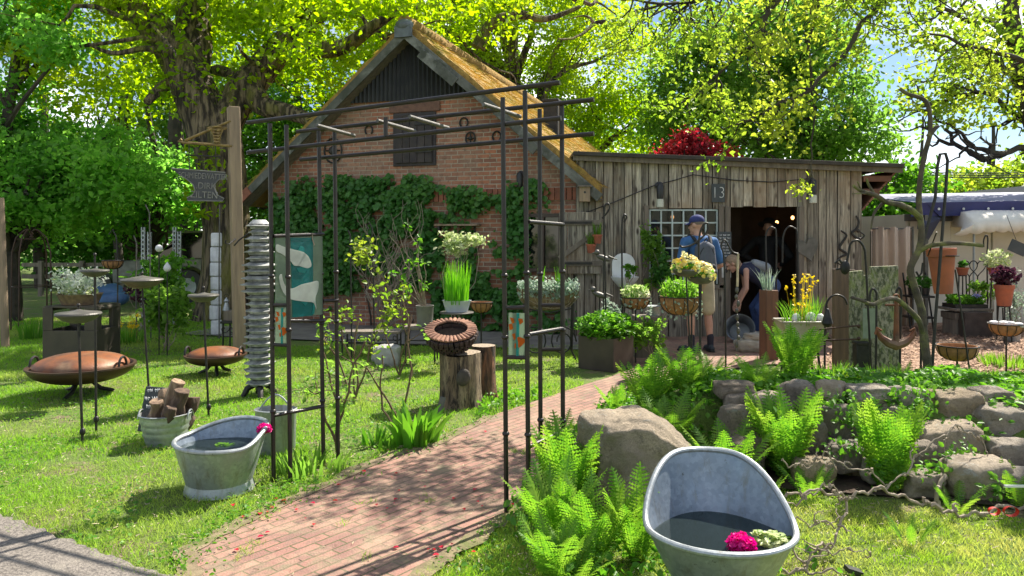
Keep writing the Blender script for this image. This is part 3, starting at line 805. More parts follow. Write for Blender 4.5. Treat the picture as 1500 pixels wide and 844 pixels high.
dark_branch_tree()
# ---------------------------------------------------------------- brick farmhouse (local: x along the gable, y back, origin at its right front corner)
C0 = Vector((1.04, 11.6, 0)); RZ = R(-17.5); WD = 5.65; EV, AP = 2.42, 4.81
HX = Vector((math.cos(RZ), math.sin(RZ), 0)); HYV = Vector((-math.sin(RZ), math.cos(RZ), 0))
HXF = Matrix.Translation(C0) @ Matrix.Rotation(RZ, 4, 'Z')
def HP(px, py):    # pixel -> (x, z) on the gable plane
    d = Vector(((px-CX)/F, 1, (HY-py)/F)); o = Vector((0, 0, H))
    t = (C0-o).dot(HYV)/d.dot(HYV); p = o+d*t
    return (p-C0).dot(HX), p.z
def HW(px, py, off=0.0):
    x, z = HP(px, py); return HXF @ Vector((x, -off, z))
def roofz(x): return AP-(abs(x+WD/2))*(AP-EV)/(WD/2)
def brickmat():
    t = NT('old_bricks')
    c = t.n('ShaderNodeTexCoord'); sx = t.n('ShaderNodeSeparateXYZ'); cb = t.n('ShaderNodeCombineXYZ')
    t.l(c.outputs['Object'], sx.inputs[0])
    ad = t.n('ShaderNodeMath', operation='ADD'); t.l(sx.outputs[0], ad.inputs[0]); t.l(sx.outputs[1], ad.inputs[1])
    t.l(ad.outputs[0], cb.inputs[0]); t.l(sx.outputs[2], cb.inputs[1])
    b = t.n('ShaderNodeTexBrick', offset=.5)
    for k, q in (('Scale', 1), ('Brick Width', .225), ('Row Height', .070), ('Mortar Size', .0085), ('Mortar Smooth', .2)): b.inputs[k].default_value = q
    b.inputs['Color1'].default_value = (.43, .165, .09, 1); b.inputs['Color2'].default_value = (.22, .10, .07, 1); b.inputs['Mortar'].default_value = (.40, .335, .26, 1)
    t.l(cb.outputs[0], b.inputs['Vector'])
    v = t.coord()
    k = t.mix(t.ramp(t.noise(v, .9, 5, .65), .45, .62), b.outputs['Color'], (.34, .24, .17))
    k = t.mix(.55, b.outputs['Color'], k)
    k = t.mix(t.ramp(t.noise(v, 14, 5, .7), .5, .75), k, (.13, .075, .05))
    p = t.bsdf(k, .9)
    h = t.mix(.3, b.outputs['Fac'], t.noise(v, 50, 4))
    bp = t.n('ShaderNodeBump', invert=True); bp.inputs['Strength'].default_value = .7; bp.inputs['Distance'].default_value = .015
    t.l(h, bp.inputs['Height']); t.l(bp.outputs[0], p.inputs['Normal'])
    return t.fin(p)
def house():
    root = thing('farmhouse', 'old brick farmhouse gable with a golden thatched roof', 'house')
    bm_ = brickmat()
    m = MB()
    zc = 3.86  # brick up to here, black sheeting above
    xl = lambda z: -WD/2-(AP-z)/(AP-EV)*WD/2; xr = lambda z: -WD/2+(AP-z)/(AP-EV)*WD/2
    m.add([(-WD, 0, -.2), (0, 0, -.2), (0, 0, EV), (xr(zc), 0, zc), (xl(zc), 0, zc), (-WD, 0, EV),
           (-WD, 9.5, -.2), (0, 9.5, -.2), (0, 9.5, EV), (-WD/2, 9.5, AP), (-WD, 9.5, EV)],
          [(0, 1, 2, 3, 4, 5), (7, 6, 10, 9, 8), (1, 7, 8, 2), (6, 0, 5, 10)])
    m.build('wall', bm_, root, smooth=False)
    # soldier course and string course standing proud of the gable
    m = MB()
    for i in range(34): m.box((-3.15+i*.094, -.012, HP(720, 286)[1]), (.078, .05, .2))
    m.build('soldier_course', mk('course_brick', (.33, .12, .07), .9, 0, (.22, .09, .06), 6, isl=.3), root, bevel=.004)
    # black corrugated sheet in the top of the gable
    m = MB(); n = 150
    x0, x1 = xl(zc-.05), xr(zc-.05)
    top = [(x0+(x1-x0)*i/n) for i in range(n+1)]
    for i, x in enumerate(top):
        y = -.05+.022*math.sin(i*2*PI/5)
        m.v += [(x, y, zc-.05), (x, y, max(zc-.045, roofz(x)))]
    m.f += [(2*i, 2*i+2, 2*i+3, 2*i+1) for i in range(n)]
    m.build('gable_cladding', mk('black_sheet', (.035, .037, .04), .5, .2, (.055, .055, .055), 4, bump=.1), root, ang=60)
    # thatch: two thick uneven slopes
    th = NT('thatch'); v = th.coord()
    c = th.mix(th.ramp(th.noise(th.coord((2, 9, 2)), 6, 6, .7), .35, .65), (.50, .31, .075), (.29, .17, .05))
    c = th.mix(th.ramp(th.noise(v, 1.4, 6, .7), .55, .68), c, (.20, .17, .035))
    p = th.bsdf(c, .95); th.bump(p, th.noise(th.coord((3, 14, 3)), 9, 6, .7), .9, .05); thm = th.fin(p)
    for s in (-1, 1):
        m = MB(); nu, nv = 26, 70
        run = WD/2+.40
        for j in range(nv+1):
            y = -.30+9.8*j/nv
            for i in range(nu+1):
                d = run*i/nu
                hz = .05*noise.noise((d*2.2, y*1.7, s*3))+.025*noise.noise((d*7, y*7, s))
                th_ = .17 if i else .2
                edge = .04*noise.noise((y*4, s*7, 0)) if i == nu else 0
                m.v.append((-WD/2+s*(d+edge), y+(.03*noise.noise((d*5, 3, s)) if j == 0 else 0), AP+.05-d*(AP-EV)/(WD/2)+th_+hz*(0.4 if i in (0,) else 1)))
        k = nu+1; N = k*(nv+1)
        for j in range(nv+1):
            for i in range(nu+1):
                x, y, z = m.v[j*k+i]; m.v.append((x, y, AP-.01-(run*i/nu)*(AP-EV)/(WD/2)))
        q = lambda a: a if s > 0 else a[::-1]
        for j in range(nv):
            for i in range(nu):
                m.f.append(q((j*k+i, j*k+i+1, (j+1)*k+i+1, (j+1)*k+i)))
                m.f.append(q((N+j*k+i, N+(j+1)*k+i, N+(j+1)*k+i+1, N+j*k+i+1)))
            a = j*k+nu; m.f.append(q((a, N+a, N+a+k, a+k)))
        for i in range(nu): m.f.append(q((i, N+i, N+i+1, i+1)))
        sl = m.build('roof', thm, root, ang=70)
        # loose straws and moss tufts lying on the slope
        n = 5200
        d = rng.uniform(0, run, n); y = rng.uniform(-.3, 9.3, n)
        z = AP+.05-d*(AP-EV)/(WD/2)+.175
        a = np.stack([-WD/2+s*d, y, z], 1); L = rng.uniform(.08, .24, n)
        b = a+np.stack([s*L*.74+rng.normal(size=n)*.03, rng.normal(size=n)*.05, -L*.65+rng.uniform(.0, .05, n)], 1)
        V, Fc = strips(a, b, .016, seg=1, tipw=.4)
        npmesh('straw', V, Fc, leafmat('straw', (.56, .37, .09), (.42, .25, .07), .15, (.30, .26, .05), 1.5, .9), sl)
    # ridge cap and mossy bargeboards
    mg = mk('mossy_board', (.13, .13, .115), .9, 0, (.06, .065, .05), 5, bump=.5, bsc=30, col3=(.22, .22, .20), sc3=4)
    m = MB(); m.tube([(-WD/2, -.34, AP+.20), (-WD/2, 0, AP+.22), (-WD/2, 9.5, AP+.22)], .13, 12); m.build('ridge', thm, root)
    for s in (-1, 1):
        ang = math.atan2(AP-EV, WD/2)
        L = math.hypot(WD/2+.4, (WD/2+.4)*(AP-EV)/(WD/2))
        a = Vector((-WD/2, -.335, AP+.03)); mid = a+Vector((s*math.cos(ang), 0, -math.sin(ang)))*L/2
        m = MB(); m.box(mid, (L, .04, .135), M=Matrix.Rotation(s*ang, 4, 'Y')); m.build('bargeboard', mg, root, bevel=.006)
        # soffit between board and wall
        m = MB(); m.box(mid+Vector((0, .18, -.03)), (L, .32, .03), M=Matrix.Rotation(s*ang, 4, 'Y')); m.build('soffit', M['oldwood'], root)
        if s > 0:
            for f, w in ((.10, .8), (.62, .35)):
                m = MB(); c = a+Vector((s*math.cos(ang), 0, -math.sin(ang)))*(L*f+w/2)+Vector((-.03*s, -.03, -.07))
                m.box(c, (w, .03, .16), M=Matrix.Rotation(s*ang, 4, 'Y')); m.build('patch_board', mg, root, bevel=.005)
    m = MB(); m.box((-WD/2, -.37, AP+.05), (.30, .05, .18)); m.ell((-WD/2, -.33, AP+.17), (.16, .10, .10)); m.build('ridge_end', mk('lead', (.16, .18, .20), .6, .3), root)
    e = Vector((-WD/2-(WD/2+.4)+.14, -.37, EV-.19)); m = MB(); m.box(e, (.34, .035, .15), M=Matrix.Rotation(-math.atan2(AP-EV, WD/2), 4, 'Y')); m.build('board_end', mk('red_primer', (.32, .12, .07), .8), root)
    # shuttered loft hatch
    (x0, z1), (x1, z0) = HP(581, 171), HP(635, 238)
    m = MB(); m.box(((x0+x1)/2, -.012, (z0+z1)/2), (x1-x0+.1, .04, z1-z0+.1)); fr = m.build('hatch', mk('hatch_frame', (.05, .04, .04), .7), root, bevel=.004)
    m = MB(); w = (x1-x0)/5
    for i in range(5): m.box((x0+w*(i+.5), -.05, (z0+z1)/2), (w-.008, .03, z1-z0))
    m.build('hatch_boards', mk('hatch_wood', (.035, .028, .03), .75, 0, (.06, .045, .04), 9, isl=.3), fr, bevel=.003)
    m = MB(); m.box((x1-.16, -.075, z0+.18), (.3, .02, .035)); m.box((x1-.16, -.075, z1-.15), (.3, .02, .035)); m.build('hinge', M['dark'], fr)
    m = MB(); m.box(((x0+x1)/2, -.02, z1+.14), (x1-x0+.25, .03, .16)); m.build('hatch_lintel', mk('lintel_brick', (.19, .10, .07), .9, 0, (.11, .06, .05), 14), root, bevel=.004)
    # ground floor window near the right corner, half hidden by the arch
    (x0, z1), (x1, z0) = HP(772, 316), HP(822, 396)
    fm = mk('window_wood', (.09, .06, .045), .6)
    m = MB(); t = .055
    for c, d in ((((x0+x1)/2, z1), (x1-x0+t, t)), (((x0+x1)/2, z0), (x1-x0+t, t)), ((x0, (z0+z1)/2), (t, z1-z0-t)), ((x1, (z0+z1)/2), (t, z1-z0-t)), (((x0+x1)/2, (z0+z1)/2), (.035, z1-z0-t))):
        m.box((c[0], -.035, c[1]), (d[0], .07, d[1]))
    wn = m.build('window', fm, root, bevel=.004)
    m = MB(); m.box(((x0+x1)/2, -.012, (z0+z1)/2), (x1-x0-.06, .014, z1-z0-.06)); m.build('pane', GLASSDARK, wn, smooth=False)
    # chimney on the right slope
    cx, cy = -1.12, 2.7
    m = MB(); m.box((cx, cy, 3.70), (.28, .30, .90)); m.box((cx, cy, 4.165), (.32, .34, .05)); ch = m.build('chimney', mk('chimney_slate', (.025, .025, .028), .8, 0, (.05, .048, .045), 9), root, bevel=.01)
    m = MB(); m.box((cx+.20, cy-.1, 3.68), (.07, .08, .92)); m.build('chimney_post', M['oldwood'], ch, bevel=.005)
    root.location = C0; root.rotation_euler = (0, 0, RZ)
t_ = NT('dark_glass'); p_ = t_.bsdf((.012, .014, .014), .06); p_.inputs['Specular IOR Level'].default_value = .7; GLASSDARK = t_.fin(p_)
house()
# evergreen ivy trained over the gable
def ivy():
    polys = [[(402, 300), (420, 283), (470, 265), (500, 262), (545, 268), (590, 270), (600, 262), (640, 280), (655, 300), (640, 330), (600, 345), (585, 385), (560, 400), (520, 395), (470, 395), (405, 372)],
             [(400, 360), (480, 380), (545, 385), (520, 420), (500, 440), (400, 450)], [(575, 300), (650, 300), (660, 325), (640, 340), (642, 420), (575, 420)],
             [(650, 292), (690, 283), (735, 278), (745, 290), (700, 300), (690, 312), (655, 320)], [(735, 285), (790, 268), (800, 280), (760, 300), (775, 330), (745, 340)],
             [(675, 330), (692, 330), (696, 420), (680, 420)], [(728, 325), (772, 325), (768, 372), (730, 375)], [(640, 415), (770, 400), (770, 480), (640, 480)], [(765, 330), (776, 330), (776, 400), (765, 400)], [(795, 455), (850, 455), (850, 488), (770, 488)],
             [(800, 285), (815, 290), (808, 305), (795, 300)]]
    dens = [1, 1, .8, .9, .8, .7, .8, 1, .7, 1, .4]
    pts = []
    for poly, d in zip(polys, dens):
        xs = [p[0] for p in poly]; ys = [p[1] for p in poly]
        A = (max(xs)-min(xs))*(max(ys)-min(ys))
        n = int(A*.55*d)
        px = rng.uniform(min(xs)-4, max(xs)+4, n); py = rng.uniform(min(ys)-4, max(ys)+4, n)
        jx = rng.normal(size=n)*9; k = inpoly(px+jx, py+rng.normal(size=n)*9, poly)
        k &= np.array([noise.noise((a*.035, b*.035, 4))+.5*noise.noise((a*.11, b*.11, 1)) for a, b in zip(px, py)]) > -.20
        for a, b in zip(px[k], py[k]):
            w = HW(a, b, .01+abs(rnd.gauss(0, .10))); pts.append(tuple(w))
    # drop what would cover the bare brick window and fittings
    root = thing('ivy', 'dark evergreen ivy covering the lower brick gable', 'climbing plant', HW(520, 480, .1))
    leaves('foliage', pts, .085, M['lf_ivy'], root, asp=.85, jit=.5, N0=tuple(-HYV+Vector((0, 0, .5))), bias=.75)
    mb = MB()
    for px in (420, 455, 500, 545, 600, 632, 686, 750, 805):
        limb(mb, HW(px, 486, .03), HW(px+rnd.uniform(-30, 30), rnd.uniform(290, 400), .03), .016, .006, 0, .06, 6, 9)
    mb.build('stem', M['bark2'], root)
ivy()
# ---------------------------------------------------------------- plank shed
YS = 11.35
def plankmat():
    t = NT('shed_planks')
    g = t.n('ShaderNodeNewGeometry')
    v = t.coord()
    ad = t.n('ShaderNodeVectorMath', operation='ADD'); sc = t.n('ShaderNodeVectorMath', operation='SCALE')
    cb = t.n('ShaderNodeCombineXYZ')
    for i in range(3): t.l(g.outputs['Random Per Island'], cb.inputs[i])
    t.l(cb.outputs[0], sc.inputs[0]); sc.inputs['Scale'].default_value = 37
    t.l(v, ad.inputs[0]); t.l(sc.outputs[0], ad.inputs[1])
    mp = t.n('ShaderNodeMapping'); mp.inputs['Scale'].default_value = (14, 14, .8); t.l(ad.outputs[0], mp.inputs[0])
    f = t.noise(mp.outputs[0], 1.6, 8, .7, .5)
    col = t.mix(t.ramp(f, .38, .62), (.50, .445, .35), (.085, .069, .055))
    mp2 = t.n('ShaderNodeMapping'); mp2.inputs['Scale'].default_value = (9, 9, 3.4); t.l(ad.outputs[0], mp2.inputs[0])
    vo = t.n('ShaderNodeTexVoronoi'); vo.inputs['Scale'].default_value = 1.0; t.l(mp2.outputs[0], vo.inputs['Vector'])
    col = t.mix(t.ramp(vo.outputs['Distance'], .10, .24), (.055, .042, .032), col)
    col = t.mix(t.ramp(t.noise(v, 1.1, 5, .6), .5, .7), col, (.27, .19, .12))
    hs = t.n('ShaderNodeHueSaturation'); mr = t.n('ShaderNodeMapRange'); mr.inputs[3].default_value = .50; mr.inputs[4].default_value = 1.3
    t.l(g.outputs['Random Per Island'], mr.inputs[0]); t.l(mr.outputs[0], hs.inputs['Value']); t.l(col, hs.inputs['Color'])
    p = t.bsdf(hs.outputs[0], .85); t.bump(p, f, .5, .015)
    return t.fin(p)
M['plank'] = plankmat()
def shed():
    root = thing('shed', 'weathered vertical plank shed with a flat sloping roof', 'shed', (3.2, YS, 0))
    X0, X1 = .98, 5.33
    top = lambda x: 2.735-.038*(x-1.11)
    W0, W1, WZ0, WZ1 = P(950, 0, YS).x, P(1052, 0, YS).x, .80, P(0, 306, YS).z
    D0, D1, DZ = P(1069, 0, YS).x, P(1168, 0, YS).x, P(0, 303, YS).z
    edges = [X0]
    stops = [W0, W1, D0, D1, X1]
    for s_ in stops:
        while s_-edges[-1] > .24: edges.append(edges[-1]+rnd.choice((.12, .15, .17, .20)))
        if s_-edges[-1] < .06: edges[-1] = s_
        else: edges.append(s_)
    m = MB()
    for i in range(len(edges)-1):
        a, b = edges[i], edges[i+1]; c = (a+b)/2
        sp = [(-.05, top(c)-.02)]
        if W0-.01 < c < W1+.01: sp = [(-.05, WZ0), (WZ1, top(c)-.02)]
        if D0-.01 < c < D1+.01: sp = [(DZ, top(c)-.02)]
        y = YS+rnd.choice((-.018, 0, .008))+rnd.uniform(-.004, .004)
        for z0, z1 in sp:
            z0 += rnd.uniform(-.01, .012) if z0 > .5 else 0
            m.box((c, y, (z0+z1)/2), (b-a-.011, .026, z1-z0), M=Matrix.Rotation(rnd.uniform(-.003, .003), 4, 'Y'))
    m.build('wall', M['plank'], root, bevel=.003)
    # dark board behind the gaps, sides and back
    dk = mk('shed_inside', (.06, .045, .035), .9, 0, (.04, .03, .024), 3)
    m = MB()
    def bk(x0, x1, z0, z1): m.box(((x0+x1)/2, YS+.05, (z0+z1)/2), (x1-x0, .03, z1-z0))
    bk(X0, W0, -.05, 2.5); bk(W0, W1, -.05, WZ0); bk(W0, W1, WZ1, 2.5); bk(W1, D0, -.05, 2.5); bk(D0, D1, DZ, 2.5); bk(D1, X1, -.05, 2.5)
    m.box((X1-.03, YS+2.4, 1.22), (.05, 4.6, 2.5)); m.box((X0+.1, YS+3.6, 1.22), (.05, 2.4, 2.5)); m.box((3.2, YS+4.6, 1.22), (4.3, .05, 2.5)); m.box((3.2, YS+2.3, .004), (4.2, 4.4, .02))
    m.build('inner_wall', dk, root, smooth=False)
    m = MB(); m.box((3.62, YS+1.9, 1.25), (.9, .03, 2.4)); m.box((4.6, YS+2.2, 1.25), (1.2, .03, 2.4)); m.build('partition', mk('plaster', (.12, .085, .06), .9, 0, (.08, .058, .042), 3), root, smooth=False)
    # roof slab with a timber fascia and a big overhang at the right
    XR = P(1322, 0, YS-.1).x
    sl = math.atan(-.038)
    m = MB(); cx = (.92+XR)/2; m.box((cx, YS+2.2, top(cx)+.045), (XR-.92, 4.75, .06), M=Matrix.Rotation(-sl, 4, 'Y')); m.build('roof', mk('roof_felt', (.07, .06, .05), .9, 0, (.04, .035, .03), 6), root, bevel=.006)
    m = MB(); m.box((cx, YS-.10, top(cx)-.02), (XR-.92, .03, .08), M=Matrix.Rotation(-sl, 4, 'Y')); m.build('fascia', M['oldwood'], root, bevel=.004)
    rw = mk('soffit_boards', (.22, .10, .06), .8, 0, (.13, .06, .04), 4, isl=.2)
    m = MB()
    for i in range(5):
        t0, t1 = i/5, (i+.93)/5
        a = Vector((XR-.02, 0, top(XR)-.03)).lerp(Vector((X1+.02, 0, 1.92)), t0); b = Vector((XR-.02, 0, top(XR)-.03)).lerp(Vector((X1+.02, 0, 1.92)), t1)
        for yy in (YS+.02,):
            m.add([a+Vector((0, yy, 0)), b+Vector((0, yy, 0)), b+Vector((0, yy+3.6, 0)), a+Vector((0, yy+3.6, 0)), a+Vector((-.02, yy, .02)), b+Vector((-.02, yy, .02)), b+Vector((-.02, yy+3.6, .02)), a+Vector((-.02, yy+3.6, .02))],
                  [(0, 1, 2, 3), (7, 6, 5, 4), (0, 4, 5, 1), (1, 5, 6, 2), (2, 6, 7, 3), (3, 7, 4, 0)])
    m.build('eave_boards', rw, root, smooth=False)
    m = MB()
    for z, l in ((top(X1)-.16, .42), (top(X1)-.36, .24)): m.box((X1+.02+l/2, YS+.0, z), (l, .05, .09))
    m.build('rafter', rw, root, bevel=.005)
    # window: pale grid of glazing bars over dark panes
    m = MB(); gz = mk('glazing_bar', (.50, .58, .56), .6, 0, (.38, .44, .43), 9)
    nx, nz = 6, 6
    for i in range(nx+1): m.box((W0+.02+(W1-W0-.04)*i/nx, YS+.0, (WZ0+WZ1)/2), (.022, .03, WZ1-WZ0-.02))
    zz = [WZ1-.02-.193*i for i in range(6)]
    for z in zz:
        for i in range(nx): 
            a = W0+.02+(W1-W0-.04)*i/nx+.011; b = W0+.02+(W1-W0-.04)*(i+1)/nx-.011
            m.box(((a+b)/2, YS+.0, z), (b-a, .026, .022))
    w = m.build('window', gz, root, smooth=False)
    m = MB(); m.box(((W0+W1)/2, YS+.018, (WZ0+WZ1)/2), (W1-W0-.01, .006, WZ1-WZ0-.01)); m.build('pane', PANE, w, smooth=False)
    m = MB()
    for c, d in (((W0-.035, (WZ0+WZ1)/2), (.07, WZ1-WZ0+.1)), ((W1+.035, (WZ0+WZ1)/2), (.07, WZ1-WZ0+.1)), (((W0+W1)/2, WZ0-.03), (W1-W0+.14, .06))): m.box((c[0], YS-.04, c[1]), (d[0], .04, d[1]))
    m.build('frame', M['oldwood'], w, bevel=.004)
    # door opening posts
    for x in (D0-.045, D1+.045): m = MB(); m.box((x, YS-.04, DZ/2), (.08, .05, DZ)); m.build('door_post', M['oldwood'], root, bevel=.005)
    return D0, D1, DZ
t_ = NT('workshop_glass'); p_ = t_.bsdf((.02, .022, .018), .05); tr_ = t_.n('ShaderNodeBsdfTransparent'); mx_ = t_.n('ShaderNodeMixShader'); mx_.inputs[0].default_value = .45
t_.l(p_.outputs[0], mx_.inputs[1]); t_.l(tr_.outputs[0], mx_.inputs[2]); PANE = t_.fin(mx_)
D0, D1, DZ = shed()
M['bulb'] = (lambda t: t.fin(t.n('ShaderNodeEmission', i_Color=(1, .45, .15, 1), i_Strength=2.5)))(NT('lit_bulb'))
M['bulbglass'] = mk('lamp_glass', (.62, .62, .50), .25, bump=0)
# lights hanging inside the workshop
for px, py, Y, what in ((1138, 326, 12.9, 'left of two glowing orange bulbs in the dark doorway'), (1161, 319, 12.9, 'right of two glowing orange bulbs in the dark doorway'), (985, 318, 12.6, 'glowing orange bulb behind the shed window')):
    p = P(px, py, Y); t = thing('hanging_bulb', what, 'lamp', p, group='bulbs inside the workshop')
    MB().ell((0, 0, 0), (.028, .028, .035)).build('bulb', M['bulb'], None).parent = t
    MB().tube([p+Vector((0, 0, .03)), (p.x, p.y, 2.5)], .006, 6).build('flex', M['black'], t)
def wall_lamp(p, rz, label, glass=True):
    t = thing('wall_lamp', label, 'lamp', (0, 0, 0), group='black outdoor wall lamps')
    m = MB(); m.lathe([(.001, 0), (.06, 0), (.06, .03), (.035, .045), (.001, .05)], (0, -.005, 0), 14, Matrix.Rotation(PI/2, 4, 'X'))
    m.tube([(0, -.04, 0), (0, -.085, .03), (0, -.10, -.02)], .02, 8); m.build('bracket', M['black'], t)
    m = MB(); m.lathe([(.001, .10), (.04, .09), (.055, .05), (.05, -.12), (.045, -.14), (.001, -.14)], (0, -.10, -.07), 14); m.build('housing', M['black'], t)
    if glass:
        m = MB(); m.lathe([(.05, 0), (.056, -.02), (.056, -.12), (.001, -.13)], (0, -.10, -.21), 14); m.build('lamp_shade', M['bulbglass'], t)
    t.location = p; t.rotation_euler = (0, 0, rz)
wall_lamp(P(965, 272, YS-.03), 0, 'black wall lamp with frosted glass above the shed window')
wall_lamp(P(1187, 266, YS-.03), 0, 'black wall lamp with frosted glass on the planks right of the doorway')
wall_lamp(HW(597, 262, .0), RZ, 'black spotlight on the brick gable above the ivy, left of the two', False)
wall_lamp(HW(764, 256, .0), RZ, 'black spotlight on the brick gable behind the arch posts', False)
# house number
t = thing('house_number', 'dark slate number plate reading 13 over the shed door', 'sign', P(1052, 283, YS-.05))
m = MB(); c = P(1052, 283, YS-.05); m.box(c, (.20, .02, .28)); m.build('plate', M['slate'], t, bevel=.004)
text('digits', '13', .25, FACE(c+Vector((0, -.012, 0))), M['chalk'], t, .003, .85, -.006)
# cable along the shed
m = MB(); pts = []
ks = [(852, 314), (900, 296), (960, 271), (985, 265), (1015, 256), (1045, 260), (1075, 264), (1130, 267), (1184, 262)]
for k in ks: pts.append(P(k[0], k[1], YS-.045))
one('cable', 'thin black cable strung across the plank front', 'cable', m.tube(pts, .008, 6), M['black'])
# chalkboard beside the door
c = P(1061, 362, YS-.075)
t = thing('chalkboard', 'narrow chalkboard with white handwriting beside the shed door', 'sign', c, group=None)
m = MB(); m.box(c, (.21, .02, .46)); m.build('board', M['slate'], t, bevel=.003)
def scribble(parent, c, w, rows, dz, mat, r=.004, rz=0, tilt=0):
    m = MB(); Mx = FACE(c, rz) @ Matrix.Rotation(tilt, 4, 'X')
    for k in range(rows):
        x = -w/2+rnd.uniform(0, .02)
        while x < w/2-.03:
            L = rnd.uniform(.02, .05); n = 9
            m.tube([Mx @ Vector((x+L*i/n, (rows/2-k)*dz+.012*math.sin(i*2.3+k)*(1 if i % 4 else 1.5), 0)) for i in range(n+1)], r, 4)
            x += L+.018
    m.build('handwriting', mat, parent)
scribble(t, c+Vector((0, -.013, 0)), .18, 8, .045, M['chalk'])
c = P(1064, 397, YS-.06); t = thing('notice', 'white paper notice with a small dark drawing under the chalkboard', 'notice', c)
m = MB(); m.box(c, (.14, .008, .20)); m.build('paper', mk('paper', (.72, .72, .70), .8, bump=0), t)
m = MB(); m.ell(c+Vector((0, -.006, .005)), (.022, .003, .035), 10, 6); m.tube([c+Vector((-.03, -.006, -.04)), c+Vector((.03, -.006, .05))], .005, 5); m.build('drawing', M['black'], t)
# slate heart right of the door
c = P(1183, 364, YS-.06); pts = []
for i in range(32):
    a = 2*PI*i/32; pts.append((16*math.sin(a)**3*.0105, (13*math.cos(a)-5*math.cos(2*a)-2*math.cos(3*a)-math.cos(4*a))*.0125))
t = thing('slate_heart', 'grey slate heart hung by the right door post', 'ornament', c)
m = MB(); m.prism(pts, .02, FACE(c) @ Matrix.Rotation(.25, 4, 'Z')); m.build('heart', M['grey'], t, smooth=False)
MB().tube([c+Vector((0, 0, .1)), c+Vector((0, .04, .22))], .004, 5).build('hanger', M['dark'], t)
# forged snakes crawling up the planks
def snake(pts, label):
    P3 = [P(a, b, YS-.05) for a, b in pts]; out = []
    for i in range(len(P3)-1):
        p0, p1, p2, p3 = [P3[max(0, min(len(P3)-1, i+k))] for k in (-1, 0, 1, 2)]
        for s in range(5):
            u = s/5; out.append(.5*((2*p1)+(p2-p0)*u+(2*p0-5*p1+4*p2-p3)*u*u+(3*p1-p0-3*p2+p3)*u**3))
    out.append(P3[-1])
    m = MB(); n = len(out); m.tube(out, [.006+.014*math.sin(PI*min(1, .15+.85*i/n)) for i in range(n)], 8); m.ell(out[-1], (.026, .016, .032), 10, 6)
    one('iron_snake', label, 'ornament', m, M['dark'], 'forged snakes on the shed wall')
snake([(1232, 338), (1240, 345), (1234, 355), (1230, 364), (1240, 372), (1231, 377), (1226, 384), (1236, 390)], 'lower forged iron snake curling on the planks')
snake([(1254, 316), (1258, 325), (1255, 335), (1248, 342), (1258, 350), (1266, 345), (1257, 338)], 'upper forged iron snake coiled near the shed corner')
# open plank shutter between house and shed
c = P(850, 356, 11.28)
t = thing('shutter', 'open plank shutter with a diagonal brace at the house corner', 'shutter', c, group=None)
m = MB(); w, h = S(62, 11.28), S(90, 11.28)
for i in range(5): m.box((c.x-w/2+w*(i+.5)/5, c.y, c.z), (w/5-.008, .025, h))
m.build('boards', M['plank'], t, bevel=.003)
m = MB(); m.box(c+Vector((0, -.025, h*.33)), (w, .025, .08)); m.box(c+Vector((0, -.025, -h*.33)), (w, .025, .08))
m.box(c+Vector((0, -.025, 0)), (math.hypot(w, h*.5), .024, .07), M=Matrix.Rotation(-math.atan2(h*.5, w), 4, 'Y')); m.build('brace', M['oldwood'], t, bevel=.003)
for s in (-1, 1): m = MB(); m.box(c+Vector((-.05, -.045, s*h*.33)), (w*.7, .012, .035)); m.build('strap_hinge', M['dark'], t)
# plank fence panel under the shutter
m = MB()
for i in range(5): m.box((P(851, 0, 11.4).x-.2+i*.13, 11.42+rnd.uniform(-.01, .01), .55), (.122, .025, 1.15))
one('plank_panel', 'grey plank panel below the open shutter', 'panel', m, M['plank'], bevel=.003)
# nest box in the corner
c = P(856, 285, 11.2)
t = thing('nest_box', 'small wooden nest box at the house corner', 'nest box', c)
m = MB(); m.box(c, (.16, .14, .22)); m.build('box', M['wood'], t, bevel=.004)
m = MB(); m.box(c+Vector((0, -.01, .12)), (.20, .2, .02)); m.build('lid', M['oldwood'], t, bevel=.003)
m = MB(); m.lathe([(.001, 0), (.018, 0), (.018, .004), (.001, .004)], c+Vector((0, -.068, .03)), 12, Matrix.Rotation(PI/2, 4, 'X')); m.build('entrance_hole', M['black'], t)
# fittings on the gable
def horseshoe(px, py, label):
    p = HW(px, py, .02); m = MB()
    pts = [p+HX*(.07*math.cos(a))+Vector((0, 0, .08*math.sin(a))) for a in [R(-50+28*i) for i in range(11)]]
    one('horseshoe', label, 'horseshoe', m.tube(pts, .014, 6), M['dark'], 'horseshoes on the gable')
horseshoe(541, 191, 'rusty horseshoe on the bricks left of the loft hatch')
horseshoe(680, 180, 'rusty horseshoe high on the bricks right of the loft hatch')
horseshoe(728, 200, 'rusty horseshoe near the right roof edge, low behind the arch rail')
for px, py, r, lab in ((489, 221, .17, 'round iron face ornament on the gable behind the left arch posts'), (690, 203, .08, 'small round cast rosette on the gable bricks')):
    p = HW(px, py, .03); m = MB(); m.tube([p+HX*(r*math.cos(a))+Vector((0, 0, 1.25*r*math.sin(a))) for a in [2*PI*i/20 for i in range(20)]], .014, 6, closed=True)
    m.tube([p-HX*r*.8, p+HX*r*.8], .012, 6); m.ell(p, (r*.45, .02, r*.45), 12, 8); m.tube([p+Vector((0, 0, r)), p-Vector((0, 0, r))], .012, 6)
    one('wall_ornament', lab, 'ornament', m, M['dark'])
a, b = HP(643, 330), HP(705, 342)
cc = HXF @ Vector(((a[0]+b[0])/2, -.11, a[1]))
t = thing('wall_shelf', 'narrow wooden wall shelf above the variegated bush', 'shelf', cc)
m = MB(); m.box((0, 0, 0), (b[0]-a[0], .2, .03), M=Matrix.Translation(cc) @ Matrix.Rotation(RZ, 4, 'Z')); m.build('board', M['wood'], t, bevel=.004)
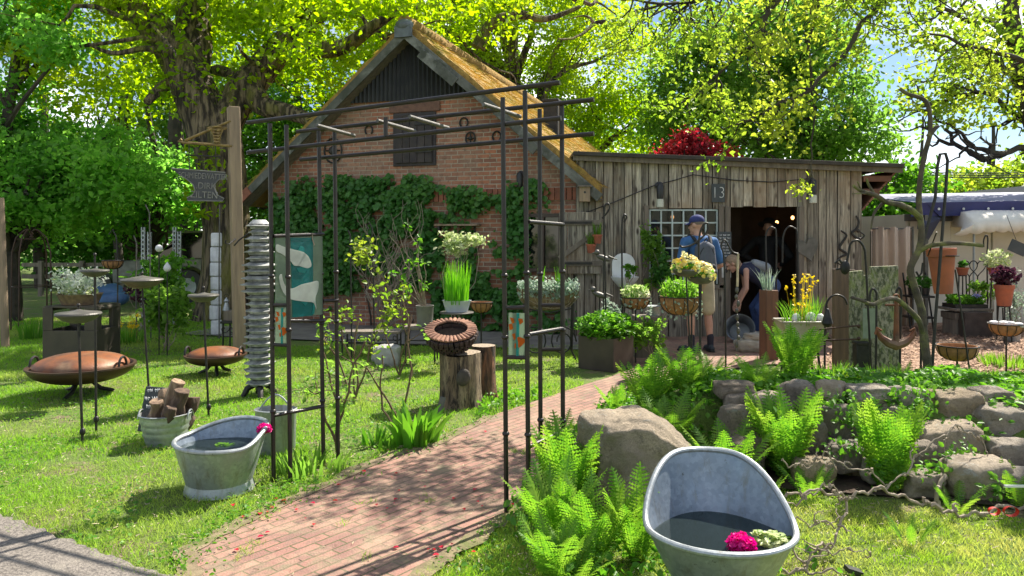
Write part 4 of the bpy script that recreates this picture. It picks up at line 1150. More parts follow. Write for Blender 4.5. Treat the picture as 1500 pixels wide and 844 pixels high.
for s in (-.36, .36): m = MB(); m.box((s*(b[0]-a[0])*1.1, .05, -.09), (.03, .1, .16), M=Matrix.Translation(cc) @ Matrix.Rotation(RZ, 4, 'Z')); m.build('bracket', M['dark'], t)
# ---------------------------------------------------------------- sign post
c0 = Vector((P(350, 345, 9.5).x, 9.5, 0))
t = thing('sign_post', 'square wooden post with an iron bracket, in front of the oak trunk', 'post', c0)
m = MB(); zt = P(0, 157, 9.5).z; m.box((c0.x-.03, 9.5, zt/2), (.135, .13, zt), M=Matrix.Rotation(R(-1.5), 4, 'Y') @ Matrix.Rotation(R(34), 4, 'Z')); m.build('post', M['wood'], t, bevel=.006)
by = mk('brassy_iron', (.34, .24, .09), .5, .5, (.16, .11, .05), 14)
m = MB(); q = lambda a, b: P(a, b, 9.42)
m.tube([q(338, 177), q(271, 206)], .017, 8); m.tube([q(266, 204), q(262, 207), q(268, 209), q(340, 214)], .018, 8)
m.tube([q(318, 188)+Vector((.10*math.cos(a)*1.2, 0, .015*math.sin(a))) for a in [2*PI*i/16 for i in range(16)]], .012, 6, closed=True)
for k in range(6):
    y = 188+k*4.4; r = .055-.004*k
    m.tube([q(318, y)+Vector((r*math.cos(a), r*math.sin(a), .006*a/2)) for a in [2*PI*i/14 for i in range(14)]], .010, 5, closed=True)
m.tube([q(308, 186), q(314, 200), q(316, 212)], .012, 6); m.tube([q(328, 186), q(322, 200), q(320, 212)], .012, 6)
m.build('bracket', by, t)
ta = thing('anvil_sign', 'black cast sign shaped like an anvil with raised lettering', 'sign', q(297, 272))
m = MB(); pl = [(252, 247), (331, 253), (329, 261), (321, 264), (316, 270), (315, 277), (319, 286), (329, 291), (327, 295), (276, 294), (275, 290), (284, 285), (287, 279), (284, 271), (275, 263), (264, 256)]
cc = q(297, 272); k = 9.42/F
m.prism([((a-297)*k, (272-b)*k) for a, b in pl][::-1], .03, FACE(cc+Vector((0, .015, 0))))
m.build('plate', mk('sign_iron', (.045, .045, .05), .45, .4, (.07, .07, .075), 8), ta, smooth=False)
sm = mk('sign_letter', (.25, .24, .22), .5, .3, bump=0)
m = MB(); rim = [Vector(((a-297)*k, (272-b)*k, 0)) for a, b in pl]; FX = FACE(cc+Vector((0, -.018, 0)))
m.tube([FX @ v for v in rim], .007, 5, closed=True); m.build('rim', sm, ta)
for s, px, py, sz, w in (('SCHMIEDEWATTER', 298, 258.5, .105, .68), ('.DIRK', 303, 273, .115, .9), ('ZILTEN', 300, 286, .12, .9)):
    text('lettering', s, sz, FACE(P(px, py, 9.42)+Vector((0, -.017, 0))) @ Matrix.Rotation(-.05, 4, 'Z'), sm, ta, .006, w)
m = MB()
for px in (277, 316): m.tube([q(px, 211), q(px, 228)], .006, 5); m.tube([q(px, 230), q(px+1, 252)], .006, 5)
m.tube([q(272, 227), q(324, 230)], .010, 6); m.build('chain', M['dark'], ta)
# hook low on the post
m = MB(); m.tube([P(345, 350, 9.4), P(335, 358, 9.3), P(330, 356, 9.3), P(331, 352, 9.3)], .010, 6); m.tube([P(364, 342, 9.4), P(350, 352, 9.35), P(343, 360, 9.35)], .010, 6)
one('iron_hook', 'thin iron double hook screwed low on the sign post', 'hook', m, M['dark'])

# ---------------------------------------------------------------- fire bowls
def firebowl(px, pyb, pyr, rp, label, leg_rot):
    b = G(px, pyb); Y = b.y; r = S(rp, Y)/K(b.x, Y)/1.03; zr = P(0, pyr, Y).z
    t = thing('fire_bowl', label, 'fire bowl', b, group='rusty lidded fire bowls on the lawn')
    m = MB(); pr = [(.001, zr-r*.34)]
    for i in range(1, 13):
        a = i/12*PI/2; pr.append((r*math.sin(a), zr-r*.34*math.cos(a)))
    pr += [(r*1.03, zr+.004), (r*1.03, zr+.02), (r*.97, zr+.02), (r*.94, zr-.01), (.001, zr-.02)]
    m.lathe(pr, (b.x, b.y, 0), 64); m.build('bowl', M['rustdark'], t, ang=50)
    m = MB(); pr = [(r*.9, zr+.012)]+[(r*.9*math.cos(i/12*PI/2)**.9, zr+.015+r*.255*math.sin(i/12*PI/2)) for i in range(12)]+[(.001, zr+.015+r*.255)]
    m.lathe(pr, (b.x, b.y, 0), 64); m.build('lid', M['rust'], t, ang=60)
    for s in (-1, 1):
        a = R(8); cx = Vector((b.x+s*r*.93*math.cos(a), b.y-r*.9*math.sin(a)*1, zr+.02))
        m = MB(); m.tube([cx+Vector((s*.0, .07*math.cos(u), .085*math.sin(u))) for u in [PI*i/10 for i in range(11)]], .012, 8); m.build('handle', M['dark'], t)
    for k in range(3):
        a = leg_rot+k*2*PI/3; d = Vector((math.cos(a), math.sin(a), 0))
        m = MB(); p = Vector((b.x, b.y, 0)); m.tube([p+d*r*.18+Vector((0, 0, zr-r*.32)), p+d*r*.34+Vector((0, 0, .05)), p+d*r*.60+Vector((0, 0, .015))], [.018, .02, .016], 8); m.build('leg', M['dark'], t)
firebowl(120, 578, 537, 83, 'large rusty fire bowl with domed lid on short feet', .5)
firebowl(316, 549, 521, 47, 'smaller rusty fire bowl near the column of grey plates', 1.0)
# weathered steel fire box with an open upper half
Y = 9.0; x0, x1 = P(63, 0, Y).x, P(141, 0, Y).x; zt = P(0, 450, Y).z; dp = .52
t = thing('steel_planter_stand', 'weathered steel box stand with open upper front carrying a plant basket', 'stand', ((x0+x1)/2, Y, 0))
m = MB(); m.box(((x0+x1)/2, Y, .20), (x1-x0, .02, .40)); m.build('front_panel', M['corten'], t, bevel=.004)
for x in (x0+.01, x1-.01): m = MB(); m.box((x, Y+dp/2+.012, .2), (.02, dp, .40)); m.build('side_panel', M['corten'], t, bevel=.004)
m = MB(); m.box(((x0+x1)/2, Y+dp+.03, .2), (x1-x0, .02, .40)); m.build('back_panel', M['corten'], t, bevel=.004)
m = MB(); m.box(((x0+x1)/2, Y+dp/2, zt), (x1-x0-.03, dp, .022))
for x, s in ((x0+.012, 1), (x1-.012, -1)): m.tube([(x+s*.012, Y+.003, zt-.03), (x+s*.012, Y+dp, zt-.03)], .03, 10)
m.build('top_plate', M['corten'], t, bevel=.003)
for x, y, w, d in ((x0+.06, Y, .12, .02), (x1-.07, Y, .14, .02), (x0+.07, Y+dp+.03, .14, .02), (x1-.07, Y+dp+.03, .14, .02), (x1-.01, Y+dp-.07, .02, .16), (x1-.01, Y+.07, .02, .10)):
    m = MB(); m.box((x, y, (zt+.40)/2), (w, d, zt-.402)); m.build('post', M['corten'], t, bevel=.003)
t = thing('plant_basket', 'low basket of white silvery flowers on the steel box stand', 'plant basket', ((x0+x1)/2-.02, Y+.25, zt+.012))
cx, cy = (x0+x1)/2-.02, Y+.25
m = MB(); m.lathe([(.001, 0), (.20, 0), (.25, .12), (.26, .13), (.24, .13), (.22, .09), (.001, .08)], (cx, cy, zt+.014), 24); m.build('basket', M['wicker'], t, ang=50)
p = ball_pts((cx, cy, zt+.17), (.22, .18, .07), 260); leaves('foliage', p, .05, M['lf_varieg'], t)
b = np.array([(cx+rnd.uniform(-.12, .12), cy+rnd.uniform(-.1, .1), zt+.12) for _ in range(46)]); e = b+np.array([(rnd.uniform(-.22, .18), rnd.uniform(-.15, .15), rnd.uniform(.12, .34)) for _ in range(46)])
V, Fc = strips(b, e, .012, seg=2, tipw=.5); fl = np.concatenate([e+rng.normal(size=e.shape)*.022*(1+k*.3)-(e-b)*.09*k for k in range(7) for _ in (0, 1)])
npmesh('flowers', *merge((V, Fc), leaf_arrays(fl, .038, .7)), M['fl_white'], t)
# oil bowls on rods
def oilbowl(px, py, rp, bpx, bpy, label, fin=14):
    b = G(bpx, bpy); Y = b.y; r = S(rp, Y)/K(b.x, Y); top = P(px, py, Y)
    t = thing('oil_bowl', label, 'garden torch', b, group='grey oil bowls on iron rods')
    m = MB(); c = (top.x, Y, 0); z = top.z
    m.lathe([(.001, z-r*.42), (r*.35, z-r*.39), (r*.7, z-r*.26), (r, z+.0), (r*1.0, z+.008), (.001, z+.002)], c, 40); m.build('bowl', M['bowl'], t, ang=45)
    m = MB(); m.lathe([(r*1.02, z+.006), (r*.98, z+.016), (r*.5, z+r*.16), (r*.12, z+r*.24), (.012, z+r*.26), (.001, z+r*.26)], c, 40); l = m.build('lid', M['grey'], t, ang=45)
    m = MB(); m.tube([(top.x, Y, z+r*.24), (top.x, Y, z+r*.26+S(fin, Y))], .007, 6); m.ell((top.x, Y, z+r*.26+S(fin, Y)), (.014, .014, .014), 8, 6); m.build('knob', M['dark'], l)
    m = MB(); m.tube([(top.x, Y, z-r*.30), (b.x, Y, -.02)], .010, 8); m.ell((b.x*.97+top.x*.03, Y, .09), (.022, .022, .03), 8, 6); m.build('rod', M['dark'], t)
oilbowl(115, 461, 35, 121, 650, 'nearest grey oil bowl, in front of the steel box stand', 6)
oilbowl(139, 398, 22, 141, 631, 'small dark oil bowl on a rod beside the white flowers', 20)
oilbowl(208, 411, 32, 219, 583, 'wide grey oil bowl left of the log bucket rod', 3)
oilbowl(298, 434, 23, 306, 612, 'low grey oil bowl in front of the white block column', 7)
# obelisk
Y = 12.2; cx = P(46, 0, Y).x; hw = S(25, Y); zt = P(0, 336, Y).z
t = thing('obelisk', 'slim rusty iron plant obelisk with a curled dome top at the far left', 'plant support', (cx, Y, 0))
m = MB()
for sx, sy in ((-1, -.3), (-.08, -1), (.3, 1), (1, .3)):
    m.tube([(cx+sx*hw*1.0, Y+sy*hw, -.02), (cx+sx*hw*.95, Y+sy*hw*.95, zt-.38), (cx+sx*hw*.75, Y+sy*hw*.75, zt-.14), (cx+sx*hw*.35, Y+sy*hw*.35, zt-.02), (cx+sx*.05, Y+sy*.05, zt), (cx-sx*.03, Y, zt-.07), (cx+sx*.03, Y, zt-.13)], .012, 6)
m.build('legs', M['rustdark'], t)
for z in (.72, zt-.16):
    m = MB(); k = hw*(.96 if z < 1 else .7); m.tube([(cx+k*math.cos(a), Y+k*math.sin(a), z) for a in [2*PI*i/20 for i in range(20)]], .008, 6, closed=True); m.build('ring', M['rustdark'], t)
# wooden pole at the left border
m = MB(); a = G(8, 508); m.tube([(a.x, a.y, -.05), P(3, 360, a.y), P(1, 290, a.y)], [.055, .05, .045], 10); one('wooden_pole', 'pale rough wooden pole at the left edge of the lawn', 'pole', m, M['wood'])
# hanging basket helper
def basket(c, r, d, label, group='coco lined wire baskets', tilt=None, pole=None, name='hanging_basket', soil=True, lm='coco'):
    r = r/K(c[0], c[1])
    t = thing(name, label, 'plant basket', c, group=group)
    m = MB(); pr = [(.001, -d)]+[(r*math.sin(i/8*PI/2)**.75, -d*math.cos(i/8*PI/2)) for i in range(1, 9)]+[(r*1.02, .012), (r*.93, .012), (r*.86, -.03), (.001, -.03)]
    m.lathe(pr, c, 36, jit=.04); m.build('liner', M[lm], t, ang=60)
    m = MB(); m.tube([Vector(c)+Vector((r*1.04*math.cos(a), r*1.04*math.sin(a), .012)) for a in [2*PI*i/28 for i in range(28)]], .007, 6, closed=True)
    for k in range(12):
        a = 2*PI*k/12; m.tube([Vector(c)+Vector((r*1.03*math.sin(i/6*PI/2)**.75*math.cos(a), r*1.03*math.sin(i/6*PI/2)**.75*math.sin(a), -d*1.03*math.cos(i/6*PI/2))) for i in range(7)], .004, 5)
    m.build('wire_frame', M['dark'], t)
    if pole is not None:
        m = MB(); m.tube(pole, .010, 7); m.build('stake', M['dark'], t)
    return t
# far-left basket with chains
Y = 10.5; c = P(165, 383, Y)
basket(c, S(16, Y), S(11, Y), 'orange coco basket hung among the steel posts at the left', pole=[(c.x+.06, Y+.02, -.02), (c.x+.06, Y+.02, c.z-.03), (c.x+.05, Y, c.z+.35), (c.x, Y, c.z+.45), (c.x-.05, Y, c.z+.38)])
# tall perforated steel posts
for px, py, what in ((210, 333, 'tall perforated steel post, left one of the near pair'), (219, 340, 'tall perforated steel post, right one of the near pair'), (256, 333, 'tall smooth edged steel post in front of the dark trunk'), (263, 339, 'tall perforated steel post with square holes by the dark trunk')):
    Y = 12.5 if px < 240 else 13; p = P(px, py, Y); m = MB(); w = .06
    m.box((p.x-w/2+.008, Y, p.z/2), (.016, .04, p.z)); m.box((p.x+w/2-.008, Y, p.z/2), (.016, .04, p.z))
    for k in range(int(p.z/.075)): m.box((p.x, Y, .05+k*.075), (w-.034, .034, .03))
    one('steel_post', what, 'post', m, M['zinc'], 'perforated steel posts')
# ball finials on canes
for px, py, r, lab in ((233, 364, 5.5, 'round pale ceramic ball on a cane above the shrub'), (245, 393, 5.5, 'onion shaped pale ceramic finial on a cane in the shrub')):
    Y = 9.6; p = P(px, py, Y); rr = S(r, Y); t = thing('garden_finial', lab, 'ornament', (p.x, Y, 0), group='ceramic finials on canes')
    m = MB(); m.lathe([(.001, -rr), (rr*.6, -rr*.8), (rr, -rr*.1), (rr*.8, rr*.6), (rr*.3, rr*(.95 if 'round' in lab else 1.3)), (.001, rr*(1 if 'round' in lab else 1.7))], p, 18); m.build('ball', M['whitestone'], t, ang=70)
    m = MB(); m.tube([(p.x, Y, 0), (p.x, Y, p.z-rr*.9)], .007, 6); m.build('cane', M['dark'], t)
# thin ornamental stakes around
for pts, lab in (([(196, 345), (200, 356), (199, 420), (200, 470)], 'thin rod with a bent fork tip near the left posts'), ([(213, 300), (219, 312), (220, 400), (221, 480)], 'tall thin plant stake with a curled tip'), ([(322, 300), (321, 380), (321, 470)], 'slim dark rod beside the white block column')):
    Y = 10.8; m = MB(); m.tube([P(a, b, Y) for a, b in pts]+[P(pts[-1][0], 496, Y)], .009, 6); one('garden_stake', lab, 'stake', m, M['grey'], 'thin garden stakes')
# shrubs of the left border
bush('leafy_shrub', 'leafy green shrub growing under the ceramic finials', P(243, 452, 10.0), (.30, .28, .36), 900, .085, M['lf_mid'], group='border shrubs')
bush('leafy_shrub', 'bright green tall shrub behind the finials', P(238, 402, 11.2), (.42, .3, .26), 800, .09, M['lf_bright'], group='border shrubs', base=(P(238, 0, 11.2).x, 11.2, 0))
t = thing('iris_clump', 'clump of grassy iris leaves left of the steel box', 'plant', G(46, 496))
npmesh('leaves', *blades(tuple(G(46, 496)), .16, 60, .34, .022, .5), M['lf_bright'], t)
t = thing('yellow_flowers', 'small yellow flowers right of the steel box stand', 'flowers', G(187, 503)); b = G(187, 503)
npmesh('leaves', *blades(tuple(b), .20, 90, .26, .016, .5), M['lf_bright'], t)
e = np.array([(b.x+rnd.uniform(-.2, .18), b.y+rnd.uniform(-.1, .1), rnd.uniform(.22, .42)) for _ in range(11)]); V = merge(strips(e-np.array([0, 0, .25]), e, .008, seg=1), leaf_arrays(np.repeat(e, 8, 0)+rng.normal(size=(88, 3))*.014, .04, .8))
npmesh('flowers', *V, M['fl_yel2'], t)
bush('purple_shrub', 'small dark purple leaved shrub by the blue sheet', P(205, 430, 12), (.2, .2, .2), 200, .07, M['lf_purple'], stems=4, group='border shrubs')
# blue sheet, car and log pile beyond the lawn
c = P(158, 430, 13); m = MB(); m.ell(c, (.30, .22, .17), 20, 12); m.ell(c+Vector((.15, -.1, -.10)), (.26, .2, .12), 16, 10)
for i, v in enumerate(m.v): n_ = noise.noise((v[0]*5, v[1]*5, v[2]*5))*.05; m.v[i] = (v[0]+n_, v[1]+n_, v[2]+n_)
one('blue_sheet', 'crumpled blue sheet behind the oil bowls', 'tarpaulin', m, mk('blue_sheet', (.06, .14, .28), .6, 0, (.04, .09, .20), 6))
def car():
    Y = 17.0; x0, x1 = P(196, 0, Y).x, P(345, 0, Y).x; cx = (x0+x1)/2
    t = thing('parked_car', 'pale grey off-road car parked behind the hedge plants', 'car', (cx, Y, 0))
    bm_ = mk('grey_paint', (.26, .26, .25), .35, .1, bump=0); L = x1-x0+1.6
    m = MB(); a = cx-L/2+.3
    wl = [P(282, 0, Y).x-.10, P(282, 0, Y).x-2.2]
    prof = [(a, .45), (a, .95), (a+.9, 1.02), (a+L-.5, 1.02), (a+L-.5, .45)]
    w0 = wl[0]; arch = [(w0+.42*math.cos(u), .42+.42*math.sin(u)) for u in [PI*i/10 for i in range(11)]]
    prof += [(w0+.44, .45)]+arch[1:-1]+[(w0-.44, .45)]
    m.prism(prof[::-1], 1.6, FACE((0, Y+1.6, 0))); m.build('body', bm_, t, smooth=False, bevel=.03)
    m = MB(); m.prism([(a+1.0, 1.03), (a+1.5, 1.6), (a+L-.7, 1.6), (a+L-.55, 1.03)][::-1], 1.5, FACE((0, Y+1.55, 0))); m.build('cabin', GLASSDARK, t, smooth=False)
    m = MB(); m.box((cx+.2, Y+.8, 1.63), (L-2.0, 1.5, .06)); m.build('roof', bm_, t, bevel=.02)
    for x in (w0, w0-2.1):
        m = MB(); m.lathe([(.2, -.1), (.36, -.1), (.38, -.06), (.38, .1), (.2, .1)], (x, Y+.06, .38), 28, Matrix.Rotation(PI/2, 4, 'X')); w = m.build('wheel', M['black'], t)
        m = MB(); m.lathe([(.001, .09), (.2, .085), (.21, .1), (.001, .08)], (x, Y+.06, .38), 24, Matrix.Rotation(PI/2, 4, 'X')); m.build('rim', M['zinc'], w)
    m = MB(); 
    for z in (.62, .74, .86): m.box((w0+1.0, Y-.006, z), (.9, .014, .03))
    m.build('side_trim', M['grey'], t)
car()
m = MB()
for i in range(26):
    p = P(338+rnd.uniform(-14, 14), 425+rnd.uniform(-8, 12), 14.2); a = rnd.uniform(-.4, .4); m.tube([p+Vector((-.14, a*.2, rnd.uniform(-.03, .03))), p+Vector((.14, -a*.2, rnd.uniform(-.03, .03)))], rnd.uniform(.02, .04), 7)
one('brushwood_heap', 'heap of dry brown brushwood at the foot of the oak', 'wood pile', m, M['twig'])
m = MB()
for px in (60, 120, 180, 235): p = P(px, 345, 19); m.box((p.x, 19, .45), (.1, .1, .9))
for z in (.5, .8): m.box((P(150, 0, 19).x, 19.07, z), (4.2, .03, .1))
one('rail_fence', 'low wooden rail fence in the shade beyond the lawn', 'fence', m, M['oldwood'])
# white stacked column
Y = 11.6; c = P(316, 345, Y); t = thing('block_column', 'tall column of stacked white blocks in front of the oak trunk', 'column', (c.x, Y, 0))
z = 0; k = 0
while z < P(0, 346, Y).z-.02:
    h = rnd.uniform(.19, .25); m = MB(); m.lathe([(.001, 0), (.072, .004), (.082, .02), (.082, h-.025), (.072, h-.006), (.001, h-.004)], (c.x+rnd.uniform(-.012, .012), Y, z), 10, Matrix.Rotation(rnd.uniform(0, 1), 4, 'Z'), .03)
    m.build('block', M['whitestone'], t, ang=30, bevel=.004); z += h; k += 1
# column of grey plates
b = G(380, 580); Y = b.y; zt = P(0, 325, Y).z
t = thing('plate_column', 'tall column of stacked grey cast plates standing by the arch', 'column', b)
n = 25; dz = (zt-.11)/n
m = MB(); m.tube([(b.x, Y, .05), (b.x, Y, zt-.02)], .03, 10); m.build('core', M['dark'], t)
for i in range(n):
    z = .10+i*dz; f = i/n
    r = 1.2*S(rnd.uniform(16, 19) + (4.5 if .52 < f < .74 else 0) - (2 if f > .8 else 0), Y)
    m = MB(); cx = b.x+rnd.uniform(-.008, .008)
    m.lathe([(.04, 0), (r*.66, .004), (r*.72, dz*.38), (r, dz*.46), (r*1.01, dz*.58), (r*.74, dz*.74), (r*.62, dz*.96), (.04, dz*.98)], (cx, Y, z), 8, Matrix.Rotation(rnd.uniform(0, .8), 4, 'Z') @ Matrix.Rotation(rnd.uniform(-.05, .05), 4, 'X'), .09); m.build('plate', M['plate'], t, ang=25)
for k in range(4):
    a = .4+k*PI/2; d = Vector((math.cos(a), math.sin(a), 0)); m = MB(); m.tube([b+d*.05+Vector((0, 0, .11)), b+d*.11+Vector((0, 0, .08)), b+d*.15], [.03, .03, .026], 8); m.build('leg', M['dark'], t)
m = MB(); m.lathe([(.001, zt+.02), (.06, zt+.02), (.10, zt-.02), (.001, zt-.03)], (b.x, Y, 0), 12); m.build('cap', M['plate'], t)
# bucket of logs with a slate
b = G(243, 650); r = S(40, b.y)*.90
t = thing('zinc_bucket', 'ribbed zinc bucket full of split logs on the lawn', 'bucket', b); zt = .225
m = MB(); pr = [(.001, .004), (r*.74, .0)]+[(r*(.74+.26*i/14)+(.006 if i in (5, 8, 11) else 0), zt*i/14) for i in range(1, 15)]+[(r*1.03, zt+.006), (r*.97, zt+.01), (r*.93, zt*.8), (r*.74, .02), (.001, .02)]
m.lathe(pr, b, 40); m.build('bucket', M['zinc'], t, ang=40)
for s in (-1, 1): m = MB(); m.tube([b+Vector((s*r*1.0, .05*math.cos(u), zt-.03+.06*math.sin(u))) for u in [PI*i/8 for i in range(9)]], .006, 6); m.build('handle', M['zinc'], t)
for i, (ax, ay, ex, ey, ez, rr) in enumerate(((-.02, .02, .07, .04, .46, .055), (.05, -.04, .13, -.02, .40, .055), (-.08, -.05, -.02, -.10, .34, .045), (.10, .05, .17, .08, .33, .05), (.0, .08, -.06, .12, .38, .05), (.02, -.09, .10, -.13, .30, .04))):
    a = b+Vector((ax, ay, .05)); e = b+Vector((ex, ey, ez)); m = MB(); m.tube([a.lerp(e, j/7)+Vector((.006*math.sin(j*2+i), .005*math.cos(j*3+i), 0)) for j in range(8)], [rr*(1.05+.14*math.sin(j*1.7+i)) for j in range(8)], 7)
    for j_, v in enumerate(m.v): m.v[j_] = (v[0]+.014*noise.noise((v[0]*30, v[1]*30, v[2]*8+i)), v[1]+.014*noise.noise((v[1]*30, v[0]*30, v[2]*8-i)), v[2]+.012*noise.noise((v[0]*40, v[1]*40, i)))
    tag(one('split_log', ['tallest split log leaning right in the zinc bucket', 'split log at the right of the zinc bucket', 'short split log at the front left of the zinc bucket', 'split log tipping over the right rim of the bucket', 'split log at the back of the zinc bucket', 'thin split log at the front of the zinc bucket'][i], 'log', m, mk('split_log_wood%d' % (i % 2), ((.34, .235, .15), (.15, .095, .06))[i % 2], .9, 0, ((.17, .11, .07), (.07, .045, .03))[i % 2], 5, (.4, .6), .9, 22, (5, 5, .6)), bevel=.006), group='split logs in the bucket')
c = b+Vector((-.15, .22, .20)); t = thing('slate_sign', 'black slate with white writing leaning behind the log bucket', 'sign', c)
m = MB(); Mx = Matrix.Translation(c) @ Matrix.Rotation(.2, 4, 'Z') @ Matrix.Rotation(R(-14), 4, 'X') @ Matrix.Rotation(.12, 4, 'Y'); m.box((0, 0, 0), (.26, .015, .34), M=Mx); m.build('slate', M['slate'], t, bevel=.003)
scribble(t, c+Vector((.01, -.045, .04)), .2, 4, .06, M['chalk'], .004, .2, R(-14))
# ---------------------------------------------------------------- hip baths
def hipbath(b, rz, low, high, rx, ry, base, water, label, waterlabel, s0=.0):
    t = thing('hip_bath', label, 'tub', (0, 0, 0), group='old zinc hip baths')
    n, k = 72, 14
    def rim(a):
        cy = math.cos(a)
        z = low+(high-low)*sstep(-.25, .95, cy)
        nar = 1-.13*sstep(-.1, 1, cy)
        back = ry*(1.0+.16*sstep(0, 1, cy))
        return Vector((rx*math.sin(a)*nar*(1 if abs(math.sin(a)) < 1 else 1), back*cy, z))
    def pt(a, u, ins):
        rm = rim(a); bb = Vector((base*math.sin(a), base*math.cos(a), .05))
        p = bb.lerp(rm, u); e = math.sin(PI*u)*.018
        f = 1-ins/max(.05, math.hypot(p.x, p.y)); p.x *= f*(1+e); p.y *= f*(1+e)
        return p
    for nm, ins, mt in (('shell', 0, M['zinc']), ('lining', .007, M['zincin'])):
        m = MB()
        for i in range(k+1):
            for j in range(n): m.v.append(tuple(pt(2*PI*j/n, i/k, ins)))
        for i in range(k):
            for j in range(n): 
                q = (i*n+j, i*n+(j+1) % n, (i+1)*n+(j+1) % n, (i+1)*n+j); m.f.append(q if ins == 0 else q[::-1])
        m.f.append(tuple(range(n)) if ins else tuple(range(n-1, -1, -1)))
        m.build(nm, mt, t, ang=60)
    m = MB(); m.tube([pt(2*PI*j/n, 1.0, .003) for j in range(n)], .014, 10, closed=True); m.build('rim', M['zinc'], t)
    m = MB(); m.lathe([(base*1.0, .07), (base*1.02, .05), (base*1.09, .0), (base*1.06, 0), (base*.9, .045)], (0, 0, 0), 40); m.build('foot', M['zinc'], t, ang=60)
    m = MB(); lo = [pt(2*PI*j/n, (water-.05)/(rim(2*PI*j/n).z-.05), .009) for j in range(n)]
    m.add([(p.x, p.y, water) for p in lo], [tuple(range(n))]); m.build('water', WATER, t, smooth=False)
    t.location = b; t.rotation_euler = (0, 0, rz)
    return t
w_ = NT('tub_water'); pw = w_.bsdf((.022, .032, .032), .03); pw.inputs['IOR'].default_value = 1.33; w_.bump(pw, w_.noise(w_.coord(), 6, 3), .06, .02)
tw_ = w_.n('ShaderNodeBsdfTransparent', i_Color=(.62, .72, .70, 1)); mw = w_.n('ShaderNodeMixShader'); mw.inputs[0].default_value = .42; w_.l(pw.outputs[0], mw.inputs[1]); w_.l(tw_.outputs[0], mw.inputs[2]); WATER = w_.fin(mw)
BR = Vector((P(1053, 0, 3.22).x, 3.22, 0)); BL = G(322, 716)
hipbath(BR, R(-3), .295, .525, .318, .305, .19, .262, 'front hip bath at the lower right, its high back turned away', '')
hipbath(BL, R(-38), .295, .37, .295, .25, .19, .25, 'smaller looking hip bath on the lawn beside the arch', '')
def peony(c, r, label):
    t = thing('peony_bloom', label, 'flower', c, group='cut magenta peonies')
    p = ball_pts((0, 0, 0), (r, r, r*.72), 620, .45); p = p[p[:, 2] > -r*.5]
    npmesh('petals', *leaf_arrays(p+np.array(c), r*.36, .85, N0=unit(p), bias=.55), M['fl_pink'], t)
    npmesh('sepals', *leaf_arrays(np.array(c)+ball_pts((0, 0, -r*.5), (r*.8, r*.8, .004), 12), r*1.0, .5, bias=2), M['lf_mid'], t)
    return t
peony(Vector((P(1086, 0, 3.05).x, 3.05, .285)), .058, 'magenta peony bloom floating in the front hip bath')
peony(P(387, 628, 4.62), .045, 'magenta peony bloom at the rim of the hip bath on the lawn')
p = Vector((P(1128, 788, 3.1).x, 3.1, .266)); t = thing('water_plant', 'floating green rosette beside the peony in the front bath', 'water plant', p)
q = ball_pts((p.x, p.y, p.z+.02), (.075, .06, .028), 90); leaves('leaves', q, .034, M['lf_varieg'], t, bias=1.2)
q = np.array([(p.x+.09+rnd.uniform(-.05, .05), p.y+.03+rnd.uniform(-.03, .03), .270) for _ in range(14)]); leaves('pads', q, .04, M['lf_mid'], t, bias=4, asp=.9, fold=.02)
p = Vector((P(326, 640, 4.6).x, 4.62, .252)); t = thing('water_plant', 'few green leaves floating in the hip bath on the lawn', 'water plant', p)
q = np.array([(p.x+rnd.uniform(-.05, .05), p.y+rnd.uniform(-.03, .03), .2545) for _ in range(16)]); leaves('leaves', q, .035, M['lf_bright'], t, bias=4, fold=.02)
# oval zinc tub behind
b = G(404, 662); m = MB(); r = S(27, b.y); zt = .30
t = thing('zinc_tub', 'straight sided zinc tub half hidden behind the hip bath', 'tub', b)
m.lathe([(.001, .003), (r*.9, 0), (r*.92, .03), (r*.96, .04), (r, zt), (r*1.05, zt+.008), (r*.98, zt+.012), (r*.9, .02), (.001, .02)], b, 40, Matrix.Diagonal((1.1, .8, 1, 1))); m.build('tub', M['zinc'], t, ang=40)
m = MB(); m.tube([b+Vector((-r*.9+r*1.8*i/12, 0, zt+.11*math.sin(PI*i/12))) for i in range(13)], .006, 6); m.build('handle', M['zinc'], t)
# ---------------------------------------------------------------- rose arch of black steel tube
A1, A2, A3, A4 = G(401, 705), G(425.5, 706), G(474, 683), G(495.5, 679)
dA = A3-A1
B1 = G(742, 755); B2 = Vector((.092, 4.08, 0)); B3 = Vector((P(792, 0, 4.44).x, 4.44, 0)); B4 = Vector((P(825, 0, 4.40).x, 4.40, 0))
t = thing('rose_arch', 'black steel tube arch spanning the brick path', 'arch', (A1+B4)/2)
RT = .0138
def node(m, p, r=.021): m.ell(p, (r, r, r*.8), 10, 6)
for b, px, py in ((A1, 395.5, 181), (A2, 419.5, 183), (A3, 467, 192), (A4, 490, 190), (B1, 736.5, 143), (B2, 769, 133), (B3, 790.5, 160), (B4, 823, 152)):
    m = MB(); tp = P(px, py, b.y); m.tube([b-Vector((0, 0, .05)), tp], RT, 10)
    for z in (.45, .98, 1.32): node(m, b.lerp(tp, z/2.3))
    m.build('post', M['steel'], t)
def bar(a, b, r=RT, nm='rail', mat='steel'):
    m = MB(); m.tube([a, b], r, 10); return m.build(nm, M[mat], t)
ya, yb = A1.y, B2.y
bar(P(362, 180, 4.86), P(820, 121, 4.0)); bar(P(363, 223.5, 4.86), P(822, 173, 4.0))
bar(P(435, 193, 5.14), P(870, 146, 4.30)); bar(P(440, 234, 5.12), P(870, 196, 4.30))
for a, b in (((463, 183.5), (519, 199)), ((553, 177), (608, 192.5)), ((600, 171), (657, 188)), ((708, 153), (762, 171))):
    bar(P(*a, 4.57 if a[0] < 520 else 4.40 if a[0] < 650 else 4.15), P(*b, 4.93 if b[0] < 560 else 4.70 if b[0] < 700 else 4.48), .012, 'cross_bar', 'grey')
